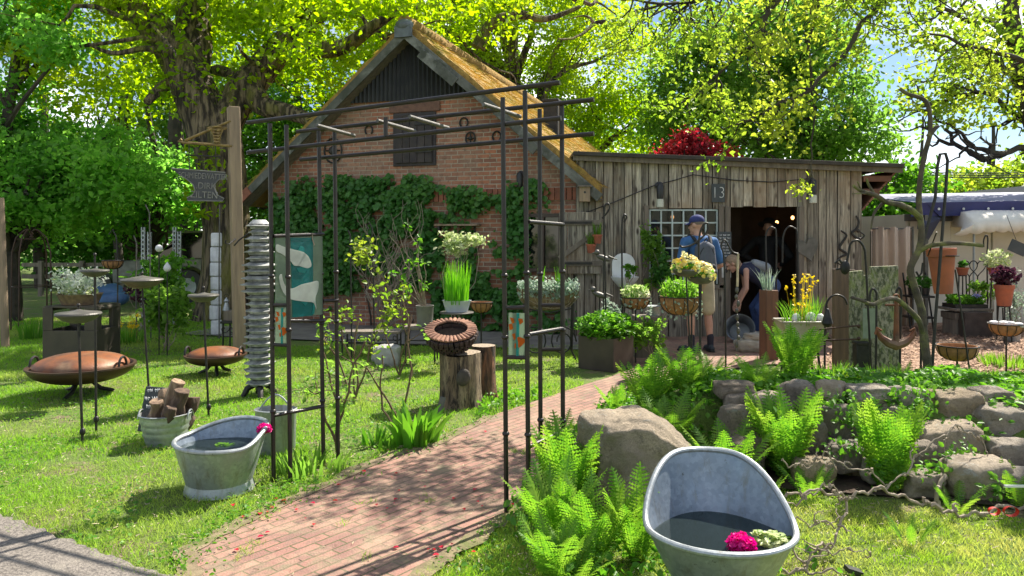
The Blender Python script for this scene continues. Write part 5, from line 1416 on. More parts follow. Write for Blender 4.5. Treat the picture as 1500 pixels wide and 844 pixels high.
bar(P(565, 172, 4.41), P(565, 200, 4.41), .013)
up = lambda b, py: P(CX+b.x/b.y*F, py, b.y)
for a, pa, b, pb in ((A1, 609, A3, 595), (A1, 346, A3, 343), (A1, 470, A3, 470), (A1, 447, A2, 447), (A1, 505, A2, 506), (A3, 441, A4, 440), (B1, 451, B2, 450), (B1, 523, B2, 524), (B2, 325, B4, 329), (B2, 490, B4, 481), (B2, 655, B4, 631), (B3, 447, B4, 447), (B3, 512, B4, 512)):
    bar(up(a, pa), up(b, pb), .012, 'rung')
# fused glass panels hung in the arch
def glassmat(name, col, bump=.4, alpha=.25, rough=.15):
    x = NT(name); v = x.coord()
    c = x.mix(x.ramp(x.noise(v, 9, 5, .6), .35, .7), col, tuple(k*.72 for k in col))
    p = x.bsdf(c, rough); x.bump(p, x.noise(v, 45, 4), bump, .004)
    tr = x.n('ShaderNodeBsdfTranslucent'); x.l(c, tr.inputs[0])
    m1 = x.n('ShaderNodeMixShader'); m1.inputs[0].default_value = .5; x.l(p.outputs[0], m1.inputs[1]); x.l(tr.outputs[0], m1.inputs[2])
    t2 = x.n('ShaderNodeBsdfTransparent', i_Color=(*[min(1, .3+k) for k in col], 1)); m2 = x.n('ShaderNodeMixShader'); m2.inputs[0].default_value = alpha
    x.l(m1.outputs[0], m2.inputs[1]); x.l(t2.outputs[0], m2.inputs[2]); return x.fin(m2)
GP = glassmat('pale_green_glass', (.34, .42, .33), .4, .35); GT = glassmat('teal_glass', (.03, .30, .30), .4, .15); GW = glassmat('white_glass', (.72, .76, .70), .2, .0, .2)
GO = glassmat('orange_glass', (.75, .17, .02), .2, 0); GT2 = glassmat('bright_teal_glass', (.04, .42, .40), .3, .1)
def panel(name, a, b, top, bot, label, deco):
    """glass sheet between ground points a and b; deco polygons in (u, v) with u along a->b, v down, both 0..1"""
    d = (b-a); L = d.length; d.normalize(); z1, z0 = top, bot; hgt = z1-z0
    o = thing(name, label, 'glass artwork', (a+b)/2+Vector((0, 0, z0)), group=None)
    M0 = Matrix.Translation(Vector((a.x, a.y, z1))) @ Matrix(((d.x, 0, d.y, 0), (d.y, 0, -d.x, 0), (0, 1, 0, 0), (0, 0, 0, 1)))
    m = MB(); m.prism([(0, -hgt), (L, -hgt), (L, 0), (0, 0)], .008, M0 @ Matrix.Translation((0, 0, -.004))); m.build('sheet', GP, o, smooth=False)
    for nm, mt, poly, off in deco:
        pts = [(u*L, -v*hgt) for u, v in poly]
        if len(pts) > 5:
            q = []; n = len(pts)
            for i in range(n):
                p0, p1, p2, p3 = [Vector(pts[(i+k) % n]) for k in (-1, 0, 1, 2)]
                for s in range(4):
                    w = s/4; v = .5*((2*p1)+(p2-p0)*w+(2*p0-5*p1+4*p2-p3)*w*w+(3*p1-p0-3*p2+p3)*w**3); q.append((v.x, v.y))
            pts = q
        ar = sum(pts[i][0]*pts[(i+1) % len(pts)][1]-pts[(i+1) % len(pts)][0]*pts[i][1] for i in range(len(pts)))
        if ar < 0: pts = pts[::-1]
        m = MB(); m.prism(pts, .003, M0 @ Matrix.Translation((0, 0, .0045+off))); m.build(nm, mt, o, smooth=False)
    return o, M0
zt, zb = P(0, 346, A1.y).z, P(0, 468, A1.y).z
o, _ = panel('glass_artwork', A1+dA*.03, A1+dA*.97, zt, zb, 'large teal fused glass panel with two white whale shapes in the arch', [
    ('teal_band', GT, [(.30, .02), (.78, .02), (.78, 1), (.34, 1)], 0),
    ('teal_spot', GT2, [(.44, .18), (.50, .12), (.58, .14), (.60, .24), (.52, .28)][:5], .0035), ('teal_spot', GT2, [(.42, .40), (.52, .38), (.66, .40), (.60, .46), (.46, .45)], .0035), ('teal_spot', GT2, [(.50, .80), (.62, .78), (.66, .83), (.60, .87)], .0035), ('teal_spot', GT2, [(.79, .82), (.84, .83), (.80, .98), (.75, .98)], .0035),
    ('white_shape', GW, [(0, .10), (.15, .13), (.38, .17), (.56, .20), (.68, .27), (.73, .37), (.64, .40), (.48, .37), (.36, .36), (.28, .30), (.12, .22), (0, .18)], .007),
    ('white_shape', GW, [(.05, .50), (.10, .46), (.13, .54), (.20, .62), (.34, .64), (.52, .60), (.72, .58), (.88, .57), (.88, .68), (.82, .78), (.84, .92), (.78, .84), (.64, .82), (.46, .80), (.26, .76), (.12, .66)], .007)])
m = MB(); m.tube([A1.lerp(A3, .78)+Vector((0, -.02, zt+.02)), A1.lerp(A3, .78)+Vector((0, -.02, zt-.02)), A1.lerp(A3, .80)+Vector((.01, -.03, zt-.06))], .004, 5); m.build('tie', M['twig'], o)
for a, b, pa, pb, lab in ((A1, A2, 451, 503, 'small orange poppy glass panel at the left foot of the teal glass'), (B1, B2, 458, 522, 'small orange poppy glass panel between the right arch posts')):
    d = b-a
    panel('poppy_glass', a+d*.10, a+d*.90, P(0, pa, a.y).z, P(0, pb, a.y).z, lab, [
        ('stripe', GT2, [(.46, 0), (.62, 0), (.58, 1), (.44, 1)], 0),
        ('poppy', GO, [(.10, .10), (.30, .12), (.36, .22), (.22, .24)], .0035), ('poppy', GO, [(.56, .12), (.80, .12), (.84, .20), (.66, .26)], .0035), ('poppy', GO, [(.04, .26), (.22, .24), (.28, .36), (.08, .40)], .0035),
        ('poppy', GO, [(.22, .48), (.38, .46), (.42, .58), (.34, .62)], .0035), ('poppy', GO, [(.52, .56), (.66, .54), (.98, .60), (.88, .68), (.60, .78), (.56, .66)], .0035), ('poppy', GO, [(.36, .70), (.44, .68), (.44, .80), (.36, .80)], .0035)])
# climbing roses at the arch feet
def rose(label, stems, n, size, mat, group='young rose bushes', rad=.07, skip=4):
    t = thing('rose_bush', label, 'shrub', stems[0][0], group=group)
    m = MB(); pts = []
    for s in stems:
        path = []
        for i in range(len(s)-1): path += limb(m, s[i], s[i+1], .010-.002*i, .008-.002*i, 0, .05, 6, 5)
        pts += path[skip:]
    for _ in range(n//10):
        p = rnd.choice(pts); e = p+Vector((rnd.gauss(0, .09), rnd.gauss(0, .09), rnd.uniform(-.02, .14))); pts2 = limb(m, p, e, .004, .002, 0, .1, 4, 4); pts += pts2[2:]
    m.build('stem', mk('rose_cane', (.14, .11, .05), .8, 0, (.10, .05, .03), 20, bump=0), t)
    c = np.array([tuple(rnd.choice(pts)) for _ in range(n)])+rng.normal(size=(n, 3))*rad*.5
    leaves('foliage', c, size, mat, t, bias=.6)
b1 = G(494, 668)
rose('rose bush with thin canes climbing the rear left arch post', [[b1, P(497, 600, b1.y), P(480, 540, b1.y), P(470, 478, b1.y)], [b1, P(505, 590, b1.y), P(535, 500, b1.y)], [b1, P(470, 575, b1.y)]], 170, .042, M['lf_mid'])
b2 = G(592, 642)
rose('bare arching rose canes above the leafy rosette by the path', [[b2, P(570, 590, b2.y), P(538, 540, b2.y), P(500, 522, b2.y)], [b2, P(560, 600, b2.y), P(560, 520, b2.y)], [b2, P(600, 560, b2.y), P(603, 460, b2.y)]], 36, .04, M['lf_mid'])
b3 = Vector((P(585, 0, 8.2).x, 8.2, 0))
rose('tall yellow green climbing rose leaning left over the lawn', [[b3, P(600, 500, 8.2), P(585, 450, 8.2), P(565, 415, 8.2), P(540, 385, 8.1), P(505, 373, 8.1)], [b3, P(598, 480, 8.2), P(590, 430, 8.2)], [P(580, 440, 8.2), P(560, 440, 8.2), P(548, 420, 8.2)], [b3, P(575, 520, 8.2), P(560, 470, 8.2)]], 260, .062, M['lf_rose'], rad=.09, skip=9)
b4 = G(520, 585)
rose('low sprouting rose shrub between the arch and the tree stump', [[b4, P(470, 490, b4.y)], [b4, P(500, 480, b4.y)], [b4, P(545, 500, b4.y)], [b4, P(525, 470, b4.y)]], 90, .048, M['lf_rose'], rad=.1)
# leafy rosette on the path edge
t = thing('leafy_plant', 'rosette of broad upright leaves at the path edge', 'plant', G(605, 655)); c = G(608, 652)
npmesh('leaves', *merge(blades((c.x, c.y, 0), .15, 46, .29, .062, .75, mid=.14), blades((c.x-.25, c.y-.05, 0), .12, 26, .15, .05, .9)), M['lf_bright'], t)
t = thing('leafy_plant', 'tuft of low weeds at the rear left arch post', 'plant', G(470, 690)); c = G(455, 690)
npmesh('leaves', *blades((c.x, c.y, 0), .22, 90, .14, .025, .7), M['lf_mid'], t)

# ---------------------------------------------------------------- stumps and tile ring
def stump(c, r, h, label, mats, split=False, n=56):
    t = thing('tree_stump', label, 'stump', c, group='tree stumps on the lawn')
    m = MB(); rows = 22
    ph = rnd.uniform(0, 9)
    for i in range(rows+1):
        z = h*i/rows
        for j in range(n):
            a = 2*PI*j/n; fl = 1+.22*math.exp(-z/.09)*(1+.5*math.sin(3*a+ph))
            q = r*fl*(1+.07*noise.noise((math.cos(a)*2, math.sin(a)*2, z*1.5+ph))+.035*noise.noise((math.cos(a)*7, math.sin(a)*7, z*2)))
            m.v.append((c.x+q*math.cos(a), c.y+q*math.sin(a), z-.02+(.02*noise.noise((a, 3, ph)) if i == rows else 0)))
    for i in range(rows):
        for j in range(n): m.f.append((i*n+j, i*n+(j+1) % n, (i+1)*n+(j+1) % n, (i+1)*n+j))
    m.build('bark', mats[0], t, ang=60)
    m = MB(); m.add([(m_[0], m_[1], m_[2]+.001) for m_ in [(c.x+r*.985*math.cos(2*PI*j/n)*(1+.07*noise.noise((math.cos(2*PI*j/n)*2, math.sin(2*PI*j/n)*2, h*1.5+ph))), c.y+r*.985*math.sin(2*PI*j/n)*(1+.07*noise.noise((math.cos(2*PI*j/n)*2, math.sin(2*PI*j/n)*2, h*1.5+ph))), h-.016) for j in range(n)]], [tuple(range(n))])
    m.build('cut_face', M['cut'], t, smooth=False); return t
x = NT('cut_wood'); v = x.coord(); wv = x.n('ShaderNodeTexWave', wave_type='RINGS', rings_direction='Z'); wv.inputs['Scale'].default_value = 9; wv.inputs['Distortion'].default_value = 2; x.l(v, wv.inputs['Vector'])
M['cut'] = x.fin(x.bsdf(x.mix(wv.outputs['Fac'], (.34, .27, .19), (.22, .17, .12)), .9))
def barkmat(name, light):
    x = NT(name); v = x.coord((5, 5, .9))
    f = x.noise(v, 3.6, 8, .75, .8)
    c = x.mix(x.ramp(f, .42, .56), (.24, .165, .10), (.035, .026, .019))
    c = x.mix(x.ramp(x.noise(x.coord((3.2, 3.2, .8)), 1.6, 6, .7), .50, .56), c, x.mix(x.ramp(x.noise(v, 9, 6, .7), .4, .6), light, tuple(k*.4 for k in light)))
    c = x.mix(x.ramp(x.noise(v, 1.2, 5), .55, .7), c, (.05, .04, .032))
    p = x.bsdf(c, .95); x.bump(p, f, 1, .05); return x.fin(p)
c = G(672, 600); c.y += .17
ts = stump(c, .185, .50, 'weathered tree stump with a big oval knot carrying the tile ring', [barkmat('stump_bark', (.44, .33, .20))])
kp = Vector((P(679, 0, c.y-.19).x, c.y-.205, P(0, 553, c.y-.2).z)); m = MB()
m.ell(kp, (.062, .035, .078), 20, 12, Matrix.Rotation(.25, 4, 'Y')); m.build('knot', mk('knot_bark', (.10, .085, .065), .95, 0, (.05, .042, .035), 12, bump=.8, bsc=25), ts)
c2 = Vector((P(708, 0, 7.05).x, 7.08, 0)); stump(c2, .118, .52, 'narrow reddish split log standing behind the big stump', [barkmat('log_bark', (.42, .20, .10))], n=20)
ct = Vector((P(661, 0, c.y).x, c.y, .505)); r = .232
t = thing('tile_ring_bowl', 'round bowl of stacked roof tile pieces on the stump', 'planter', ct)
tm = mk('tile_pieces', (.30, .15, .09), .85, 0, (.20, .10, .065), 9, isl=.3, bump=.4)
dk = mk('dark_tiles', (.055, .032, .026), .9, 0, (.03, .02, .018), 12, isl=.3, bump=.6)  # courses below the rim, darker than the rim tiles
TM = Matrix.Translation(ct+Vector((0, 0, .045))) @ Matrix.Rotation(R(19), 4, 'X') @ Matrix.Translation(-ct)
def tilt(m): m.v = [tuple(TM @ Vector(v)) for v in m.v]
for lay, (rr, z, nn, mat) in enumerate(((.14, .01, 22, dk), (.165, .045, 26, dk), (.19, .08, 30, dk), (.205, .115, 32, dk))):
    m = MB()
    for k in range(nn):
        a = 2*PI*(k+.5*lay)/nn+rnd.uniform(-.03, .03); m.box(ct+Vector((rr*math.cos(a), rr*math.sin(a), z)), (.085, 2*PI*rr/nn*.9, .032), M=Matrix.Rotation(a, 4, 'Z') @ Matrix.Rotation(rnd.uniform(-.15, .15), 4, 'Y'))
    tilt(m); m.build('tile_course', mat, t, bevel=.003)
m = MB(); nn = 34
for k in range(nn):
    a = 2*PI*k/nn; M0 = Matrix.Translation(ct+Vector((.193*math.cos(a), .193*math.sin(a), .152))) @ Matrix.Rotation(a, 4, 'Z') @ Matrix.Rotation(.10+rnd.uniform(-.06, .06), 4, 'Y') @ Matrix.Rotation(PI/2, 4, 'Y')
    arc = [(.010+.019*math.sin(u)-.01, .0185*math.cos(u)) for u in [PI*i/8 for i in range(9)]]
    m.prism([(p[0]*-1, p[1]) for p in arc][::-1], .085, M0 @ Matrix.Translation((0, 0, -.042)))
tilt(m); m.build('tile_rim', tm, t, smooth=False, bevel=.002)
m = MB(); m.lathe([(.001, .07), (.10, .075), (.15, .10)], ct, 24); tilt(m); m.build('soil', M['soil'], t)
for s, lab in ((P(640, 585, 6.6), 'small slate tag leaning at the foot of the stump'),):
    g = G(646, 606); m = MB(); m.box((g.x, g.y, .07), (.05, .012, .15), M=Matrix.Rotation(.25, 4, 'Y') @ Matrix.Rotation(-.2, 4, 'X')); one('plant_label', lab, 'label', m, M['grey'], bevel=.002)
# ---------------------------------------------------------------- tables and pots by the house
def irontable(x0, x1, y, dp, z, label, topmat, name='garden_table', scroll=False):
    t = thing(name, label, 'table', ((x0+x1)/2, y+dp/2, 0))
    m = MB(); m.box(((x0+x1)/2, y+dp/2, z-.015), (x1-x0, dp, .03)); m.build('table_top', topmat, t, bevel=.005)
    for x in (x0+.03, x1-.03):
        for yy in (y+.03, y+dp-.03): m = MB(); m.tube([(x, yy, 0), (x, yy, z-.03)], .011, 7); m.build('leg', M['dark'], t)
    m = MB()
    for yy in (y+.03, y+dp-.03): m.tube([(x0+.03, yy, z*.55), (x1-.03, yy, z*.55)], .007, 6)
    if scroll:
        for k in range(4): a = x0+.05+(x1-x0-.1)*k/3; m.tube([(a+.06*math.cos(u)*u/6, y+.02, z*.78+.06*math.sin(u)*u/6) for u in [i*.5 for i in range(13)]], .006, 5)
    m.build('frame', M['dark'], t); return t
Y = 9.6; irontable(P(322, 0, Y).x, P(366, 0, Y).x, Y, .3, P(0, 471, Y).z, 'black iron plant table behind the column of plates', M['dark'], 'plant_table', True)
m = MB(); x0, x1 = P(325, 0, Y).x, P(358, 0, Y).x; z = P(0, 471, Y).z; m.box(((x0+x1)/2, Y+.15, z+.066), (x1-x0, .2, .13)); 
one('planter_box', 'grey timber box standing on the black plant table', 'planter', m, M['oldwood'], bevel=.006)
for px, lab in ((326, 'small white lantern on the left of the planter box'), (341, 'small dark lantern on the right of the planter box')):
    p = Vector((P(px, 0, Y).x, Y+.13, z+.132)); t = thing('lantern', lab, 'lantern', p, group='lanterns on the planter box')
    m = MB(); m.lathe([(.001, 0), (.05, 0), (.045, .02), (.02, .10), (.035, .12), (.001, .17)], p, 10); m.build('body', M['zinc'] if px < 330 else M['dark'], t)
    m = MB(); m.tube([p+Vector((.03*math.cos(u), 0, .18+.03*math.sin(u))) for u in [i*.6 for i in range(11)]], .004, 5); m.build('ring', M['dark'], t)
Y = 8.9; zt = P(0, 480, Y).z
irontable(P(590, 0, Y).x, P(640, 0, Y).x, Y, .38, zt, 'iron legged garden table with a thick board top by the tall grass pot', M['oldwood'], 'garden_table')
m = MB(); p = Vector((P(620, 0, Y).x, Y+.16, zt)); m.lathe([(.001, .002), (.095, .002), (.105, .24), (.112, .25), (.098, .25), (.09, .21), (.001, .20)], p, 24, jit=.05)
t = thing('stone_pot', 'grey stone pot with tall bare budding twigs on the garden table', 'plant pot', p); m.build('pot', M['stonepot'], t, ang=45)
m = MB(); pts = []
for e1, e2 in (((612, 400), (585, 345)), ((600, 395), (570, 345)), ((605, 420), (575, 385)), ((612, 380), (597, 320)), ((618, 410), (610, 350)), ((600, 430), (578, 400)), ((622, 420), (622, 385))):
    pp = limb(m, p+Vector((0, 0, .2)), P(*e1, Y+.1), .010, .007, 0, .03, 6, 5); pp += limb(m, pp[-1], P(*e2, Y), .007, .003, 0, .06, 6, 5); pts += pp[5:]
m.build('twigs', M['twig'], t)
c_ = np.array([tuple(rnd.choice(pts)) for _ in range(14)]); leaves('leaves', np.repeat(c_, 6, 0)+rng.normal(size=(84, 3))*.03, .06, M['lf_bright'], t)
# corkscrew hazel against the wall behind
t = thing('corkscrew_hazel', 'bare silvery corkscrew hazel tangled before the ivy', 'shrub', HW(595, 470, .8)); m = MB(); b = HW(600, 478, .8); b.z = 0
for k in range(46):
    px, py = rnd.uniform(535, 655), rnd.uniform(285, 400); e = HW(px, py, rnd.uniform(.35, .9)); n = 14; s1, s2 = rnd.uniform(0, 6), rnd.uniform(0, 6)
    m.tube([b.lerp(e, (i/n)**.8)+Vector((math.sin(s1+i*1.1)*.07, math.sin(s2+i*.9)*.07, math.sin(s1+s2+i*1.3)*.06))*min(1, i/4) for i in range(n+1)], [.011-.0085*i/n for i in range(n+1)], 5)
m.build('branches', M['twig'], t)
for lab, pts, Y in (('tall iron rod with a curled hook left of the hazel', [(548, 470), (546, 380), (545, 335), (541, 326), (537, 331), (540, 336)], 9.2), ('iron rod with a scroll top between the glass and the rose', [(515, 470), (513, 345), (510, 338)], 9.3)):
    m = MB(); m.tube([P(*q, Y) for q in pts], .010, 6); m.tube([P(pts[0][0], pts[0][1], Y), Vector((P(pts[0][0], 0, Y).x, Y, 0))], .010, 6); one('iron_rod', lab, 'plant support', m, M['dark'], 'iron rods by the house')
# bench and pale rocks left of the table
Y = 9.4; irontable(P(497, 0, Y).x, P(585, 0, Y).x, Y, .35, P(0, 486, Y).z, 'long low dark bench in front of the ivy', M['oldwood'], 'garden_bench', True)
def rock(mb, c, r, seed, flat=1, n=3):
    bm = bmesh.new(); bmesh.ops.create_icosphere(bm, subdivisions=n+1, radius=1)
    o = len(mb.v)
    for v in bm.verts:
        d = v.co.normalized(); a = np.sign(np.array(d))*np.abs(np.array(d))**.72; a = a/max(.01, np.max(np.abs(a)))*.5+np.array(d)*.5
        k = 1+.24*noise.noise((d.x*1.2+seed, d.y*1.2, d.z*1.2))+.10*noise.noise((d.x*3+seed, d.y*3, d.z*3))+.03*noise.noise((d.x*9, d.y*9+seed, d.z*9))
        mb.v.append((c[0]+a[0]*k*r[0], c[1]+a[1]*k*r[1], c[2]+a[2]*k*r[2]))
    for f in bm.faces: mb.f.append(tuple(o+v.index for v in f.verts))
    bm.free(); return mb
for px, py, r, lab in ((568, 508, (.16, .13, .13), 'pale angular rock under the low bench'), (552, 500, (.10, .1, .10), 'smaller pale rock behind the angular rock')):
    g = Vector((P(px, 0, 8.95).x, 8.95+(.25 if px < 560 else 0), r[2]*.8)); m = MB(); rock(m, g, r, px); one('pale_rock', lab, 'rock', m, mk('pale_rock', (.40, .39, .36), .9, 0, (.26, .25, .23), 6, bump=.5), 'pale rocks by the bench', ang=30)
# chive pot
Y = 8.7; zt = P(0, 457, Y).z; c = Vector((P(669, 0, Y).x, Y, zt))
t = thing('plant_stand', 'round grey iron plant stand behind the tile ring', 'stand', (c.x, Y, 0)); m = MB(); m.lathe([(.001, -.015), (.20, -.015), (.20, 0), (.001, 0)], c, 32); m.build('table_top', M['grey'], t, bevel=.003)
for k in range(3): a = k*2*PI/3+.5; m = MB(); m.tube([c+Vector((.05*math.cos(a), .05*math.sin(a), -.02)), Vector((c.x+.16*math.cos(a), Y+.16*math.sin(a), 0))], .011, 7); m.build('leg', M['dark'], t)
t = thing('enamel_pot', 'pale enamel pot of tall bright green chives', 'plant pot', c+Vector((0, 0, .001))); m = MB(); m.lathe([(.001, .002), (.125, .002), (.165, .13), (.175, .135), (.160, .135), (.15, .11), (.001, .10)], c, 32, Matrix.Diagonal((1, .7, 1, 1))); m.build('pot', mk('pale_enamel', (.55, .60, .64), .35, 0, (.45, .49, .52), 6, bump=0), t, ang=45)
npmesh('chives', *blades((c.x, c.y, c.z+.09), .135, 190, .52, .012, .12, .4, 0), M['lf_chive'], t)
# basket on a stake, between stump and arch
c = P(705, 444, 9.4); basket(c, S(16, 9.4), S(14, 9.4), 'small brown coco basket right of the chive pot', pole=[(c.x, c.y, 0), (c.x, c.y, c.z-.1)])
# variegated shrub
c = P(673, 357, 10.3); bush('variegated_shrub', 'cream and green variegated shrub on a tall stem by the brick wall', c, (.30, .2, .15), 620, .06, M['lf_varieg'], stems=9, base=(c.x, c.y, 0), shell=.1)
# long wicker trough on scrolled stand
Y = 9.3; x0, x1 = P(758, 0, Y).x, P(848, 0, Y).x; zt = P(0, 424, Y).z; zb = P(0, 455, Y).z; cx = (x0+x1)/2; rx = (x1-x0)/2
t = thing('wicker_trough', 'long wicker trough of silvery plants on a scrolled iron stand', 'plant basket', (cx, Y, 0)); m = MB()
pr = [(.001, zb)]+[(math.sin(i/8*PI/2)**.8, zb+(zt-zb)*(1-math.cos(i/8*PI/2))) for i in range(1, 9)]+[(1.02, zt+.012), (.94, zt+.012), (.9, zt-.04), (.001, zt-.04)]
m.lathe(pr, (cx, Y, 0), 48, Matrix.Diagonal((rx, .17, 1, 1)), .05); m.build('basket', M['wicker'], t, ang=50)
m = MB()
for k in range(60):
    a = rnd.uniform(0, 2*PI); u0, u1 = rnd.uniform(.2, 1), rnd.uniform(.2, 1); b_ = a+rnd.uniform(-.9, .9)
    f = lambda a, u: (cx+rx*1.02*math.cos(a)*math.sin(u*PI/2)**.8, Y+.175*math.sin(a)*math.sin(u*PI/2)**.8, zb+(zt-zb)*(1-math.cos(u*PI/2)))
    m.tube([f(a+(b_-a)*i/6, u0+(u1-u0)*i/6) for i in range(7)], .005, 5)
m.build('strands', M['twig'], t)
m = MB()
for s in (-1, 1):
    m.tube([(cx+s*rx*.8, Y-.1, zb+.1), (cx+s*rx*.75, Y-.1, .12), (cx+s*rx*.9, Y-.1, 0)], .011, 7)
    m.tube([(cx+s*(rx*.45+.17*math.cos(u)*(1-u/16)), Y-.1, .24+.2*math.sin(u)*(1-u/16)) for u in [i*.45 for i in range(22)]], .010, 6)
    m.tube([(cx+s*rx*.8, Y+.1, zb+.1), (cx+s*rx*.75, Y+.1, .12), (cx+s*rx*.9, Y+.1, 0)], .011, 7)
m.tube([(cx-rx*.8, Y-.1, zb+.04), (cx, Y-.1, zb-.02), (cx+rx*.8, Y-.1, zb+.04)], .010, 6)
m.build('stand', M['dark'], t)
p = np.stack([cx+rng.uniform(-1, 1, 900)*rx*.98, Y+rng.normal(size=900)*.10, zt+np.abs(rng.normal(size=900))*.05+.01], 1); p[:200, 2] -= rng.uniform(.02, .12, 200); p[:200, 1] = Y-.18
leaves('foliage', p, .05, M['lf_silver'], t)
npmesh('bulb_leaves', *merge(blades((cx-.09, Y, zt), .05, 10, .34, .03, .2), blades((cx+.12, Y, zt), .06, 12, .32, .03, .25)), M['lf_chive'], t)
# corner planter of sheet steel with lush leaves
b = G(893, 546); t = thing('steel_planter', 'dark square steel planter with lush green celery leaves', 'planter', b+Vector((0, .28, 0))); s = .46; h = P(0, 497, b.y).z
Mx = Matrix.Translation(b+Vector((0, s*.70, 0))) @ Matrix.Rotation(R(52), 4, 'Z'); m = MB()
for c, d in (((0, -s/2, h/2), (s, .012, h)), ((0, s/2, h/2), (s, .012, h)), ((-s/2+.006, 0, h/2), (.012, s-.013, h)), ((s/2-.006, 0, h/2), (.012, s-.013, h))): m.box((0, 0, 0), d, M=Mx @ Matrix.Translation(c))
m.build('box', mk('planter_steel', (.085, .065, .05), .5, .3, (.05, .038, .03), 3, bump=.1), t, smooth=False)
m = MB(); m.box((0, 0, 0), (s-.03, s-.03, .03), M=Mx @ Matrix.Translation((0, 0, h-.06))); m.build('soil', M['soil'], t)
c = Vector((b.x, b.y+s*.7, h+.10)); p = ball_pts(c, (.36, .33, .19), 1500, .25); p = p[p[:, 2] > h-.07]; leaves('foliage', p, .062, M['lf_bright'], t, bias=.7)
# ivy and trailing plant right of it
bush('trailing_shrub', 'upright small leaved ivy bush right of the steel planter', P(952, 490, 9.0), (.20, .16, .24), 520, .055, M['lf_mid'], group='border shrubs')
b = Vector((P(945, 0, 9.5).x, 9.5, 0)); m = MB(); zt = P(0, 462, 9.5).z; m.box((b.x, 9.5, zt/2), (.30, .28, zt)); t = thing('wood_block', 'brown timber block carrying a zinc pot near the window', 'block', b); m.build('block', M['oldwood'], t, bevel=.012)
c = Vector((P(957, 0, 9.5).x, 9.5, zt+.002)); m = MB(); m.lathe([(.001, 0), (.09, 0), (.10, .10), (.115, .12), (.09, .12), (.001, .09)], c, 22); one('zinc_pot', 'small empty zinc pot on the brown timber block', 'plant pot', m, M['zinc'], ang=40)
# hanging baskets right of the planter
def full(c, r, d, label, pole, mats, n=420):
    t = basket(c, r, d, label, pole=pole); c = Vector(c)
    p = ball_pts(c+Vector((0, 0, r*.35)), (r*1.05, r*1.0, r*.62), n, .3); p = p[p[:, 2] > c.z-.01]; leaves('foliage', p, .05, mats[0], t)
    npmesh('sprigs', *blades((c.x, c.y, c.z), r*.8, 60, r*1.1, .014, .5), mats[1], t)
    q = c+Vector((0, 0, 0)); tr = np.array([(q.x+r*1.05*math.cos(a), q.y+r*1.05*math.sin(a), q.z-rnd.uniform(0, .22)) for a in [rnd.uniform(-PI, .2) for _ in range(70)]]); leaves('trailing_leaves', tr, .035, mats[2], t)
    return t
c = P(931, 437, 9.0); full(c, S(21, 9.0), S(16, 9.0), 'smaller coco basket of pale leafy plants beside the timber block', [(c.x, c.y, 0), (c.x, c.y, c.z-.14)], (M['lf_varieg'], M['lf_bright'], M['lf_silver']), 320)
c = P(996, 436, 8.3); full(c, S(30, 8.3), S(25, 8.3), 'larger coco basket with trailing silvery plants in front of the man', [(c.x+.13, c.y, 0), (c.x+.13, c.y, c.z-.14)], (M['lf_mid'], M['lf_chive'], M['lf_silver']))
for px, py, bx, lab in ((1005, 397, 1014, 'upper grey bowl of pale yellow violas on a rod'), (1027, 408, 1024, 'lower grey bowl of pale yellow violas on a rod')):
    Y = 7.75 if px < 1010 else 7.9; c = P(px, py, Y); r = S(20, Y); t = thing('flower_bowl', lab, 'flower bowl', (P(bx, 0, Y).x, Y, bedz(P(bx, 0, Y).x, Y)), group='bowls of yellow violas')
    m = MB(); m.lathe([(.001, -.065), (r*.5, -.055), (r*.9, -.02), (r, .01), (r*.95, .02), (r*.85, .0), (.001, -.005)], c, 30); m.build('bowl', M['bowl'], t, ang=45)
    m = MB(); m.tube([c+Vector((0, 0, -.05)), (P(bx, 0, Y).x, Y, 0)], .009, 7); m.build('rod', M['dark'], t)
    p = ball_pts(c+Vector((0, 0, .02)), (r*1.05, r, .10), 260, .2); p = p[p[:, 2] > c.z]; leaves('foliage', p, .04, M['lf_bright'], t)
    d = ball_pts((0, 0, 0), (r*1.05, r*1.0, .19), 150, .75); d = d[d[:, 2] > .0]; npmesh('flowers', *leaf_arrays(np.repeat(d, 4, 0)+np.array(c)+rng.normal(size=(len(d)*4, 3))*.008, .036, .9, N0=np.repeat(unit(d+np.array([0, -.1, .02])), 4, 0), bias=1.4), M['fl_yel'], t)
# tall scroll hooks among them
def hook(pts, Y, label, base=True, r=.011, group='forged shepherd hooks', mat='dark', zb=None):
    m = MB(); q = [P(a, b, Y) for a, b in pts]; out = []
    for i in range(len(q)-1):
        p0, p1, p2, p3 = [q[max(0, min(len(q)-1, i+k))] for k in (-1, 0, 1, 2)]
        for s in range(5): u = s/5; out.append(.5*((2*p1)+(p2-p0)*u+(2*p0-5*p1+4*p2-p3)*u*u+(3*p1-p0-3*p2+p3)*u**3))
    out.append(q[-1])
    if base: out = [Vector((q[0].x, Y, bedz(q[0].x, Y) - .05))]+out
    m.tube(out, r, 7); return one('shepherd_hook', label, 'plant hook', m, M[mat], group, ctr=tuple(out[0]) if base else True)
hook([(1026, 500), (1024, 400), (1024, 350), (1030, 330), (1037, 328), (1034, 342), (1015, 358), (1000, 362), (996, 359)], 8.1, 'tall forged hook with a long tail rising over the violas')
hook([(888, 500), (886, 380), (885, 310), (890, 298), (893, 304), (889, 312), (882, 320)], 9.0, 'thin forged hook with curled top left of the wash basin')
hook([(912, 500), (911, 380), (911, 330), (914, 315), (918, 318), (914, 326)], 9.1, 'thin forged hook with a ring top before the wash basin')
hook([(1124, 440), (1122, 370), (1122, 345), (1127, 334), (1133, 334), (1137, 345), (1137, 420), (1137, 500)][::-1], 9.6, 'left of two arched hooks in front of the doorway')
